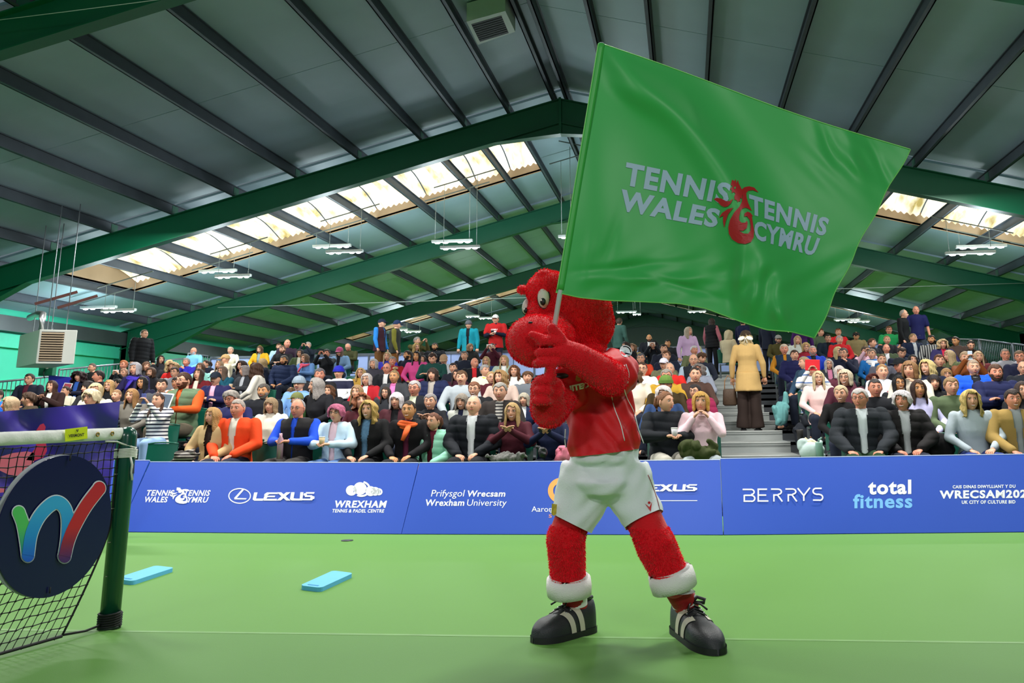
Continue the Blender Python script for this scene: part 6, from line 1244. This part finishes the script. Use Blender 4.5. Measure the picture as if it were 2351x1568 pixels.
p = at(1837, 1000, 13.1); tag(MB().tube([(0, 0, -.075), (0, 0, .07), (0, 0, .08)], [.036, .046, .042], 16).build('paper_cup', mat('2a2826', .5, var=.03, kind='b'), None, p), 'black paper cup left on the aisle step', 'cup')
# empty seats the photograph shows between people
for x, y, Y, l in ((605, 1040, 11.35, 'empty green seat between the cream jacket and the blue sleeves'), (565, 915, 13.4, 'empty green seat beside the clipped grey beard, back lit'), (350, 990, 11.7, 'green end seat on a grey frame by the striped girl'), (2180, 1010, 11.7, 'green seat showing behind the black coat'), (832, 835, 21.0, 'empty dark green seat, the one nearer the royal blue beanie'), (807, 835, 21.0, 'empty dark green seat below the bowed olive jumper'), (1022, 925, 13.6, 'empty green seat between navy padded coat and pale zip-neck'), (790, 925, 13.7, 'empty green seat behind the pink hair'), (1040, 830, 21.2, 'empty dark green seat below the teal jacket')):
    p = at(x, y, Y); seat(p.x, Y, tierz(Y), 0, l, group=None)
# ================================================================== FLAG-WAVING PERFORMER IN A RED PLUSH COSTUME
from mathutils.bvhtree import BVHTree
RED = 'e01020'
B0 = onground(1420, 1480); B0.z = 0
def A(px, py, Y): return at(px, py, Y)-B0
def mpx(n, Y): return n*Y/2235.0
REDM = mat(RED, .75, var=.14, scale=14, bump=.4, bscale=90, kind='plush', spec=.2, sheen=.3); FURM = mat('ff1a30', .7, var=.26, scale=25, kind='fur', spec=.2)
KITM = mat('dc1622', .55, var=.06, scale=5, bump=.1, bscale=150, kind='kit', spec=.35); WHITEK = mat('e9edf2', .7, var=.04, scale=5, bump=.15, bscale=120, kind='kitw', spec=.3)
mb = MB()
mb.ball(A(1306, 718, 4.92), .232, .225, .205, 28, 18); mb.ball(A(1346, 742, 4.95), .150, .19, .152, 24, 14); mb.ball(A(1262, 668, 4.86), .125, .15, .105, 20, 12)
mb.ball(A(1232, 782, 4.60), .150, .165, .128, 28, 18); mb.ball(A(1270, 770, 4.70), .110, .13, .110, 20, 12)
mb.ball(A(1247, 632, 4.80), .045, .05, .030, 12, 8, 0, Euler((0, -.3, 0)).to_matrix()); mb.ball(A(1199, 664, 4.86), .026, .04, .024, 10, 6)
mb.ball(A(1292, 888, 4.68), .062, .07, .034, 14, 8)                                      # lower jaw
mb.tube([A(1345, 860, 4.95), A(1345, 800, 4.93), A(1330, 745, 4.93)], [.13, .11, .12], 18)
mb.tube([A(1391, 1066, 4.93), A(1388, 1030, 4.93), A(1376, 940, 4.94), A(1368, 860, 4.94), A(1362, 820, 4.94)], [.17, .175, .165, .16, .12], 22, flat=.74)
sh1, el1, wr1, ha1 = A(1420, 852, 4.86), A(1402, 868, 4.60), A(1328, 822, 4.46), A(1294, 808, 4.43)
mb.capsule(sh1, el1, .092, .086, 16); mb.capsule(el1, wr1, .086, .070, 16); mb.capsule(wr1, ha1, .070, .062, 14)
sh2, el2, wr2 = A(1312, 872, 4.80), A(1262, 938, 4.56), A(1252, 892, 4.47)
mb.capsule(sh2, el2, .092, .090, 16); mb.capsule(el2, wr2, .092, .072, 16)
PB, PT = A(1252.5, 872, 4.43), A(1381, 100, 4.43)
def polep(y): t = (872-y)/(772.0); return PB.lerp(PT, t)
def grip(cy, ys, right, r):
    """plush fingers closing round the pole, thumb over the top"""
    c = polep(cy); d = (PT-PB).normalized(); sx = Vector((1, 0, 0)); fy = Vector((0, -1, 0))
    mb.ball(c+sx*.050*right+fy*-.045, .066, .050, .066, 16, 10)
    for i, y in enumerate(ys):
        p = polep(y); mb.tube([p+sx*.065*right-fy*.01, p+sx*.045*right+fy*.045, p+fy*.058, p-sx*.045*right+fy*.046, p-sx*.066*right+fy*.0, p-sx*.045*right-fy*.03], [r*.9, r, r, r*.98, r*.9, r*.6], 10)
grip(812, (791, 814, 837), 1, .0195); grip(893, (874, 896, 918), .6, .0195)
mb.capsule(polep(790)+Vector((.045, -.02, .01)), polep(772)+Vector((.0, -.045, .02)), .030, .026, 12)
mb.capsule(polep(792)+Vector((-.03, -.03, .01)), polep(782)+Vector((-.095, -.03, .015)), .026, .020, 12)
mb.capsule(polep(880)+Vector((.03, -.02, .03)), polep(868)+Vector((.03, -.04, .035)), .030, .022, 12)
def _ank(toe, heel, u=.72, z=.135):
    t_, h_ = onground(*toe)-B0, onground(*heel)-B0; p_ = t_.lerp(h_, u); p_.z = z; return p_
hL, kL, cL, aL = A(1348, 1092, 4.93), A(1299, 1235, 4.90), A(1306, 1345, 4.98), _ank((1226, 1479), (1360, 1446))
hR, kR, cR, aR = A(1437, 1092, 4.92), A(1503, 1245, 4.84), A(1544, 1332, 4.88), _ank((1650, 1507), (1556, 1446))
mb.capsule(hL, kL, .084, .092, 18); mb.capsule(kL, cL, .096, .084, 18); mb.capsule(cL, aL, .060, .052, 14)
mb.capsule(hR, kR, .084, .094, 18); mb.capsule(kR, cR, .098, .086, 18); mb.capsule(cR, aR, .060, .052, 14)
body = remeshed(mb, .0095, 1)
me = bpy.data.objects.new('person', body); C.objects.link(me); body.materials.append(REDM); me.location = B0
tag(me, 'person in a shaggy red plush animal costume, red shirt, white shorts, waving a flag', 'person')
# coat of fur: separate locks over every bare part of the suit
a = co(body); nv_ = nrm(body); tri = []
body.calc_loop_triangles(); tr_ = np.array([t.vertices[:] for t in body.loop_triangles]); p0, p1, p2 = a[tr_[:, 0]], a[tr_[:, 1]], a[tr_[:, 2]]
ar = np.linalg.norm(np.cross(p1-p0, p2-p0), axis=1)/2; NF = 120000; idx = RNG.choice(len(tr_), NF, p=ar/ar.sum()); u = RNG.random((NF, 2)); f_ = u.sum(1) > 1; u[f_] = 1-u[f_]
P = p0[idx]+(p1-p0)[idx]*u[:, :1]+(p2-p0)[idx]*u[:, 1:]; n = nv_[tr_[idx, 0]]
zmin = A(1300, 1350, 4.9).z; zsh = A(1300, 1205, 4.9).z; ztor = A(1380, 1060, 4.9).z
bare = (P[:, 2] > zmin) & ~((P[:, 2] < A(1380, 812, 4.9).z) & (P[:, 2] > zsh) & (P[:, 1] > A(1380, 900, 4.72).y) & (P[:, 0] > A(1300, 900, 4.8).x)) & ~((P[:, 2] < ztor) & (P[:, 2] > zsh))
P, n = P[bare], n[bare]; k = len(P)
lay = np.array([0, -.15, -1.0])+RNG.normal(size=(k, 3))*.45+np.stack([np.sin(P[:, 2]*23+P[:, 0]*9), np.zeros(k), np.cos(P[:, 0]*19)], 1)*.35
d = n*.75+lay*.62; d /= np.linalg.norm(d, axis=1)[:, None]; L = RNG.uniform(.008, .0165, k)[:, None]
hand = (P[:, 1] < A(1300, 850, 4.52).y)[:, None]; L = np.where(hand, L*.5, L)
s = np.cross(d, RNG.normal(size=(k, 3))); s /= np.linalg.norm(s, axis=1)[:, None]; w = .0016
V = np.stack([P-s*w-n*.002, P+s*w-n*.002, P+d*L*.6+s*w*.7, P+d*L+n*-.001], 1).reshape(-1, 3); F_ = np.arange(k*4).reshape(-1, 4)
fm = bpy.data.meshes.new('fur'); fm.vertices.add(len(V)); fm.vertices.foreach_set('co', V.ravel()); fm.loops.add(k*4); fm.loops.foreach_set('vertex_index', F_.ravel().astype(np.int32)); fm.polygons.add(k)
fm.polygons.foreach_set('loop_start', np.arange(0, k*4, 4, dtype=np.int32)); fm.update(calc_edges=True); fm.validate(); fur = link('fur', fm, FURM, me); tag(fur, kind='stuff')
def bvh_of(mesh): mesh.calc_loop_triangles(); return BVHTree.FromPolygons([v.co[:] for v in mesh.vertices], [t.vertices[:] for t in mesh.loop_triangles])
CAMO = Vector((0, 0, CAMH))-B0
def onsurf(bv, off=.003, fall=4.75):
    def f(x, y):
        d_ = Vector(ray(x, y).tolist()).normalized(); h = bv.ray_cast(CAMO, d_)
        return (h[0]-d_*off) if h[0] is not None else A(x, y, fall)
    return f
BKM = mat('0d0b0d', .5, var=0, kind='k'); hb_ = onsurf(bvh_of(body), .0, 4.75)
# eyes, nostril, mouth
def eye(px, py, rx, ry, rot, pp, pr_):
    c = hb_(px, py); nrm_ = Vector((-.30, -.95, .06)).normalized(); X = nrm_.cross(Vector((0, 0, 1))).normalized()*-1; Z = X.cross(nrm_)*1
    if Z.z < 0: Z = -Z
    r_ = math.radians(rot); X2, Z2 = X*math.cos(r_)+Z*math.sin(r_), -X*math.sin(r_)+Z*math.cos(r_); M = Matrix((X2, nrm_, Z2)).transposed(); Yd = c.y+B0.y
    e_ = MB().ball(c, mpx(rx, Yd), .032, mpx(ry, Yd), 24, 14, 0, M).build('eye', mat('d9d2cc', .6, var=.03, kind='eyew'), me)
    rim = MB(); rim.tube([c+M @ Vector((mpx(rx, Yd)*1.03*math.cos(t), .004, mpx(ry, Yd)*1.03*math.sin(t))) for t in [i*math.pi/14 for i in range(29)]], .0035, 5); rim.build('eye_rim', BKM, e_)
    q = c+X*mpx(pp[0]-px, Yd)+Z*mpx(py-pp[1], Yd); MB().ball(q+nrm_*.029, mpx(pr_, Yd), .010, mpx(pr_*1.25, Yd), 16, 10, 0, M).build('pupil', BKM, e_)
    MB().ball(q+nrm_*.040+X*mpx(-2, Yd)+Z*mpx(3, Yd), .004, .003, .005, 8, 5).build('glint', mat('ffffff', .3, var=0, kind='w'), e_)
eye(1249, 684, 16, 27, 8, (1253, 696), 7.5); eye(1210, 703, 11, 20, -12, (1214, 716), 5.5)
c = hb_(1218, 741); MB().ball(c, .012, .008, .007, 10, 6).build('nostril', BKM, me)
MB().ball(A(1290, 866, 4.67), .058, .05, .022, 14, 8).build('mouth_lining', BKM, me)
# shirt
mb = MB(); mb.tube([A(1389, 1048, 4.92), A(1388, 1022, 4.92), A(1380, 960, 4.93), A(1372, 900, 4.94), A(1366, 850, 4.94), A(1368, 815, 4.94)], [.226, .219, .194, .188, .180, .125], 26, flat=.82)
mb.capsule(sh1+Vector((-.02, 0, .01)), sh1.lerp(el1, .62), .120, .112, 18); mb.capsule(sh2+Vector((.04, .02, 0)), sh2.lerp(el2, .35), .112, .108, 18)
mb.capsule(A(1400, 812, 4.94), A(1425, 838, 4.9), .06, .085, 14)
shirt = remeshed(mb, .012, 3); fold(shirt, .020, 9, seed=21); fold(shirt, .012, 30, seed=22); zh = A(1388, 1036, 4.92).z; plane_cut(shirt, (0, 0, zh), (.10, 0, -1))
so = link('shirt', shirt, KITM, me); sb = onsurf(bvh_of(shirt), .004, 4.75); WP = mat('eeeef2', .6, var=0, kind='pipe')
def piping(pts, name='piping', r=.0028, m=WP, par=None, f=None):
    q = [(f or sb)(*p) for p in smooth(pts, 5)]; MB().tube(q, r, 5).build(name, m, par or so)
piping([(1401, 892), (1410, 935), (1425, 975), (1434, 1012)]); piping([(1432, 890), (1440, 915), (1455, 945), (1466, 985), (1478, 1018)]); piping([(1298, 985), (1297, 1010), (1299, 1028)])
piping([(1432, 838), (1438, 858), (1436, 878), (1428, 888)], r=.005); piping([(1437, 836), (1444, 858), (1441, 880)], r=.0025)
place_text('lettering', 'UNITED', [(1283, 891), (1352, 876), (1354, 889), (1286, 906)], sb, WP, so, bold=.05); polys('emblem', [[(1355, 878), (1362, 875), (1368, 884), (1363, 886), (1358, 884), (1359, 888), (1355, 889)]], sb, WP, so)
polys('crest', [ellipse(1328, 870, 7, 6, 14), [(1322, 864), (1328, 858), (1334, 864), (1333, 868), (1323, 868)]], sb, mat('b88a3a', .5, var=.2, scale=60, kind='crest'), so)
polys('sleeve_patch', [ellipse(1437, 806, 15, 13, 24, rot=40)], sb, mat('dfe4f4', .5, var=0, kind='patch'), so, 1)
sb2 = onsurf(bvh_of(shirt), .006, 4.75); polys('emblem', [arcband(1437, 806, 13, 11, 2.5, 200, 330, 10, rot=40), [(1434, 803), (1438, 805), (1436, 810), (1432, 808)]], sb2, mat('3a5ad0', .5, var=0, kind='p'), so)
# shorts
mb = MB(); mb.tube([A(1391, 1018, 4.92), A(1391, 1060, 4.92), A(1392, 1100, 4.92), A(1394, 1132, 4.92)], [.186, .208, .216, .185], 24, flat=.84)
hemL, hemR = A(1309, 1200, 4.89), A(1479, 1193, 4.87)
mb.tube([A(1356, 1085, 4.92), A(1336, 1140, 4.91), hemL+(hemL-A(1336, 1140, 4.91)).normalized()*.03], [.150, .132, .112], 22); mb.tube([A(1428, 1085, 4.92), A(1452, 1135, 4.90), hemR+(hemR-A(1452, 1135, 4.9)).normalized()*.03], [.150, .132, .112], 22)
mb.ball(A(1393, 1098, 4.91), .195, .170, .125, 22, 14); shorts = remeshed(mb, .012, 6); fold(shorts, .008, 10, seed=5); fold(shorts, .008, 34, seed=6)
dL, dR = (hemL-A(1336, 1140, 4.91)).normalized(), (hemR-A(1452, 1135, 4.9)).normalized(); mid = A(1395, 1150, 4.9).x
plane_cut(shorts, hemL, dL, lambda c: c.x < mid and c.z < hemL.z+.12); plane_cut(shorts, hemR, dR, lambda c: c.x >= mid and c.z < hemR.z+.12)
sho = link('shorts', shorts, WHITEK, me); hs = onsurf(bvh_of(shorts), .004, 4.78)
piping([(1488, 1090), (1500, 1120), (1510, 1150), (1517, 1180)], m=mat('8a1a22', .6, var=0, kind='pipe'), par=sho, f=hs, r=.002)
RP = mat('c81822', .5, var=0, kind='p'); polys('emblem', [[(1481, 1156), (1491, 1164), (1497, 1152), (1494, 1174)], ellipse(1490.5, 1154, 3.2, 3, 8)], hs, RP, sho)
polys('crest', [[(1267, 1156), (1279, 1158), (1277, 1180), (1271, 1185), (1266, 1180)]], hs, mat('c8b03a', .5, var=.5, scale=80, kind='crest'), sho); polys('crest', [[(1269, 1162), (1275, 1163), (1274, 1174), (1269, 1173)]], onsurf(bvh_of(shorts), .006, 4.78), mat('a82a28', .5, var=.3, kind='crest'), sho)
# white turn-down cuffs, socks
SOCK = mat('b0121c', .7, var=.06, bump=.3, bscale=200, kind='sock')
for (top, c_, an, rr) in ((kL, cL, aL, .084), (kR, cR, aR, .086)):
    d_ = ((c_-top).normalized()*.6+Vector((0, 0, -.4))).normalized(); mbc = MB(); a_ = c_-d_*.050; mbc.tube([a_+d_*.010, a_-d_*.004, a_+d_*.008, a_+d_*.05, a_+d_*.09, a_+d_*.105, a_+d_*.09], [rr+.004, rr+.018, rr+.030, rr+.034, rr+.030, rr+.012, rr*.7], 28, caps=False)
    cf = mbc.mesh('cuff'); fold(cf, .003, 16, seed=8); link('cuff', cf, mat('ece8e6', .9, var=.04, bump=.3, bscale=160, kind='fleece'), me)
    so_ = MB(); so_.tube([c_, c_.lerp(an, .5), an, an+d_*.05], [.068, .064, .060, .058], 22); sk_ = so_.build('sock', SOCK, me)
    q = c_.lerp(an, .80); MB().tube([q-d_*.028, q+d_*.012], [.0655, .0645], 22, caps=False).build('sock_band', WP, sk_)
sk2 = onsurf(BVHTree.FromPolygons([v.co[:] for v in sk_.data.vertices], [p.vertices[:] for p in sk_.data.polygons]), .008, 4.76); polys('emblem', [[(1572, 1402), (1582, 1408), (1588, 1396), (1586, 1402), (1583, 1412)], [(1579, 1401), (1585, 1397), (1581, 1403)]], sk2, RP, sk_)
# oversized trainers
SHM = mat('2b2d31', .48, var=.08, scale=6, bump=.2, bscale=200, kind='shoe', spec=.4); STRIPE = mat('cfc8b6', .6, var=.08, kind='stripe')
def trainer(toe_px, heel_px, W, Hh, outer):
    t0, h0 = onground(*toe_px)-B0, onground(*heel_px)-B0; ax = (h0-t0); Ln = ax.length; ax.normalize(); sd = Vector((-ax.y, ax.x, 0)); root = empty('shoe', t0); root.parent = me
    def wf(u): return W*(math.sqrt(max(0, 1-(1-u/.30)**2)) if u < .30 else 1-.16*(u-.30)/.5 if u < .8 else (1-.16)*math.sqrt(max(0, 1-((u-.8)/.2)**2*.85)))
    def hf(u): return Hh*(.62*math.sqrt(max(0, 1-(1-u/.28)**2)) if u < .28 else .62+.38*min(1, (u-.28)/.42)**1.2 if u < .9 else 1-.10*((u-.9)/.1)**2)
    def S(u, v, o=0.0):
        a_ = math.pi*v; w_, h_ = wf(u)+o, hf(u)+o; cx = abs(math.cos(a_))**.75*(1 if math.cos(a_) >= 0 else -1); sz = math.sin(a_)**.62 if math.sin(a_) > 0 else 0
        return ax*(Ln*u)+sd*(w_*cx*outer)+Vector((0, 0, .018+h_*sz-.018*(h_ < .02)))
    MB().grid(lambda i, j: S(j, i), 28, 36).build('upper', SHM, root)
    MB().grid(lambda i, j: ax*(Ln*j)+sd*((wf(j)+.006)*(2*i-1))+Vector((0, 0, .001)), 6, 30).grid(lambda i, j: ax*(Ln*j)+sd*((wf(j)+.006)*(1 if i < .5 else 1)*outer)+Vector((0, 0, .03*i)), 2, 30).grid(lambda i, j: ax*(Ln*j)-sd*((wf(j)+.006)*outer)+Vector((0, 0, .03*i)), 2, 30).build('sole', mat('1a1b1d', .6, kind='sole'), root)
    for u0 in (.38, .54):
        for fl in (0, 1):
            MB().grid(lambda i, j, u0=u0: S(u0+.085*i-.10*(j-.5)+.02, (.004+.40*j) if not fl else 1-(.004+.40*j), .0035), 4, 14).build('side_stripe', STRIPE, root)
    MB().tube([S(u_, .5, .002)+sd*w_ for u_, w_ in ((.66, 0), (.70, .03), (.80, .045), (.92, .03), (.96, 0), (.92, -.03), (.80, -.045), (.70, -.03), (.66, 0))], .010, 8).build('collar', BKM, root)
    lc = MB()
    for k_ in range(3):
        u_ = .44+.07*k_; lc.tube([S(u_, .36, .004), S(u_+.02, .5, .010), S(u_, .64, .004)], .0045, 5)
    cc = S(.60, .5, .02)
    for s_ in (-1, 1): lc.tube([cc, cc+sd*.03*s_+Vector((0, 0, .025)), cc+sd*.07*s_+Vector((0, 0, .012))-ax*.01, cc+sd*.06*s_-ax*.02, cc], .009, 6); lc.tube([cc, cc+sd*.03*s_-ax*.05, cc+sd*.05*s_-ax*.085-Vector((0, 0, .02))], .005, 5)
    lc.ball(cc, .014, .014, .012, 8, 6); lc.build('lace', BKM, root)
    for v_ in (.34, .66):
        for k_ in range(3): MB().ball(S(.44+.07*k_, v_, .003), .006, .006, .004, 8, 5).build('eyelet', mat('c8c8cc', .3, metal=.8, var=0, kind='eyelet'), root)
    tag(root, None)
trainer((1226, 1479), (1360, 1446), .080, .150, 1); trainer((1650, 1507), (1556, 1446), .080, .150, -1)
# ------------------------------------------------------------------ flag
FB = Vector(B0); fl_ = empty('flag', at(1252.5, 872, 4.43)); fo = Vector(fl_.location)
pl_ = MB(); a_, b_ = at(1252.5, 872, 4.43)-fo, at(1381.5, 99, 4.43)-fo; pl_.tube([a_, b_], .0125, 14); pl_.build('pole', mat('cfd6de', .35, var=.03, kind='pole'), fl_)
RIDGE = [(1388, 118), (1460, 190), (1560, 270), (1640, 370), (1690, 460), (1725, 560), (1765, 650), (1800, 760)]
rp_ = np.array(smooth(RIDGE, 40))
def fdepth(x, y):
    dd = rp_-np.array([x, y]); i = int((dd**2).sum(1).argmin()); dist = math.hypot(*dd[i]); i2 = min(i+1, len(rp_)-1); tv = rp_[i2]-rp_[i2-1]; sg = np.sign(tv[0]*(y-rp_[i][1])-tv[1]*(x-rp_[i][0]))
    v = .0
    wd_ = 26+.05*max(0, y-100); v -= .055*math.exp(-(dist/wd_)**2)
    if sg < 0: v += .075*(1-math.exp(-(dist/85)**2))*math.exp(-((y-300)/260)**2)       # hollow above the ridge
    v += .020*math.sin(x*.012+y*.004)+.012*math.sin(x*.021-y*.013+1)
    for cx_, cy_2, rx_, ry_, am, rt_ in ((1728, 690, 24, 52, -.040, .25), (1760, 655, 18, 40, .028, .2), (1700, 640, 16, 60, -.028, .1), (1790, 720, 20, 34, -.030, -.3), (1500, 640, 150, 12, -.014, .0), (1420, 615, 130, 10, .012, -.1), (1400, 560, 14, 60, .010, .3), (1560, 655, 90, 9, .010, .3), (1350, 600, 12, 60, -.010, .1), (1960, 360, 18, 60, -.018, -.35), (1900, 330, 12, 50, .014, -.4), (2020, 380, 10, 60, .012, -.45), (1440, 210, 20, 60, -.018, -.9)):
        ca, sa = math.cos(rt_), math.sin(rt_); X_, Y_ = (x-cx_)*ca+(y-cy_2)*sa, -(x-cx_)*sa+(y-cy_2)*ca; v += am*math.exp(-(X_/rx_)**2-(Y_/ry_)**2)
    v += .004*math.sin((x-y)*.11)*math.exp(-((x-1950)/90)**2-((y-370)/60)**2)+.004*math.sin((x*.6+y)*.09)*math.exp(-((y-640)/60)**2)
    pole = 1-math.exp(-max(0, (x-(1381-(y-100)*.167)))/60.0)
    return 4.425+v*1.15*pole+.10*max(0, (x-1300)/800.0)
def fmap(off): return lambda x, y: at(x, y, fdepth(x, y)-off)-fo
topc = lambda u: (1384+(2090-1384)*u, 101+(345-101)*u+5*math.sin(u*math.pi)-3*math.sin(u*7))
BT = np.array([(1276, 671), (1330, 683), (1400, 690), (1480, 693), (1560, 697), (1620, 708), (1700, 738), (1760, 757), (1820, 762), (1872, 776)], float)
def botc(u): q = u*(len(BT)-1); i = min(int(q), len(BT)-2); t = q-i; p = BT[i]*(1-t)+BT[i+1]*t; return p
def ff(u, v):
    t, b = topc(u), botc(u); x, y = t[0]+(b[0]-t[0])*v, t[1]+(b[1]-t[1])*v; x += (-8*math.sin(v*math.pi)+2.5*math.sin(v*23))*u**6; return x, y
FLM = mat('34b052', .46, var=.04, scale=4, kind='satin', spec=.5, sheen=.4); nt = FLM.node_tree; FLM.node_tree.nodes['Principled BSDF'].inputs['Transmission Weight'].default_value = 0.0
cl_me = MB().grid(lambda u, v: fmap(0)(*ff(u, v)), 200, 170).build('cloth', FLM, fl_)
MB().grid(lambda u, v: fmap(0)(*ff(u, v))+Vector((0, .004, 0)), 60, 50).build('cloth_back', FLM, cl_me)
HEM = mat('7fd46a', .5, var=.04, kind='hem')
for pts in ([ff(i/60, 0) for i in range(61)], [ff(i/60, 1) for i in range(61)], [ff(1, i/60) for i in range(61)]): MB().tube([fmap(.001)(*p) for p in pts], .003, 5).build('hem', HEM, cl_me)
slv = MB(); slv.tube([at(1381.5-(y-99)*.1669, y, 4.43)-fo for y in range(101, 676, 12)], .0185, 12); slv.build('pole_sleeve', mat('44b24e', .45, var=.04, kind='satin2', spec=.5), cl_me)
MB().tube([at(1381.5-(y-99)*.1669-7.5, y, 4.42)-fo for y in range(101, 676, 12)], .0035, 6).build('hem', HEM, cl_me)
def Z(x, y): return (1420+x*.2127, 360+y*.2127)
FT = mat('a9c4dc', .55, var=.02, kind='flagprint'); FR_ = mat('b81c20', .5, var=.02, kind='flagred')
def ftext(body_, q, bold=.04):
    a, fs = text_mesh(body_, bold=bold, spacing=1.12); bm = bmesh.new(); vv = [bm.verts.new((x, y, 0)) for x, y, _ in a]
    for f in fs:
        try: bm.faces.new([vv[i] for i in f])
        except Exception: pass
    bmesh.ops.triangulate(bm, faces=bm.faces[:])
    for _ in range(4):
        lg_ = [e for e in bm.edges if e.calc_length() > .05]
        if not lg_: break
        bmesh.ops.subdivide_edges(bm, edges=lg_, cuts=1); bmesh.ops.triangulate(bm, faces=bm.faces[:])
    bm.verts.index_update(); tl, tr, br, bl = [np.array(Z(*p)) for p in q]; M_ = fmap(.0035); out = []
    for v in bm.verts: u_, w_ = v.co.x, v.co.y; p = (tl*(1-u_)+tr*u_)*w_+(bl*(1-u_)+br*u_)*(1-w_); out.append(M_(p[0], p[1]))
    MB().add(out, [[v.index for v in f.verts] for f in bm.faces]).build('lettering', FT, cl_me); bm.free()
ftext('TENNIS', [(88, 55), (1225, 292), (1175, 520), (50, 305)]); ftext('WALES', [(35, 345), (1110, 570), (1055, 770), (-2, 580)])
ftext('TENNIS', [(1408, 400), (2285, 668), (2225, 862), (1418, 618)]); ftext('CYMRU', [(1462, 680), (2180, 880), (2105, 1075), (1470, 890)])
polys('emblem', [[Z(x, y) for x, y in p] for p in DRAGON], fmap(.0045), FR_, cl_me, 2)
polys('emblem', [[Z(1246, 338), Z(1262, 318), Z(1268, 335), Z(1256, 346)]], fmap(.0065), FLM, cl_me)
tag(fl_, 'large green flag lettered TENNIS WALES TENNIS CYMRU with red dragon emblem', 'flag')
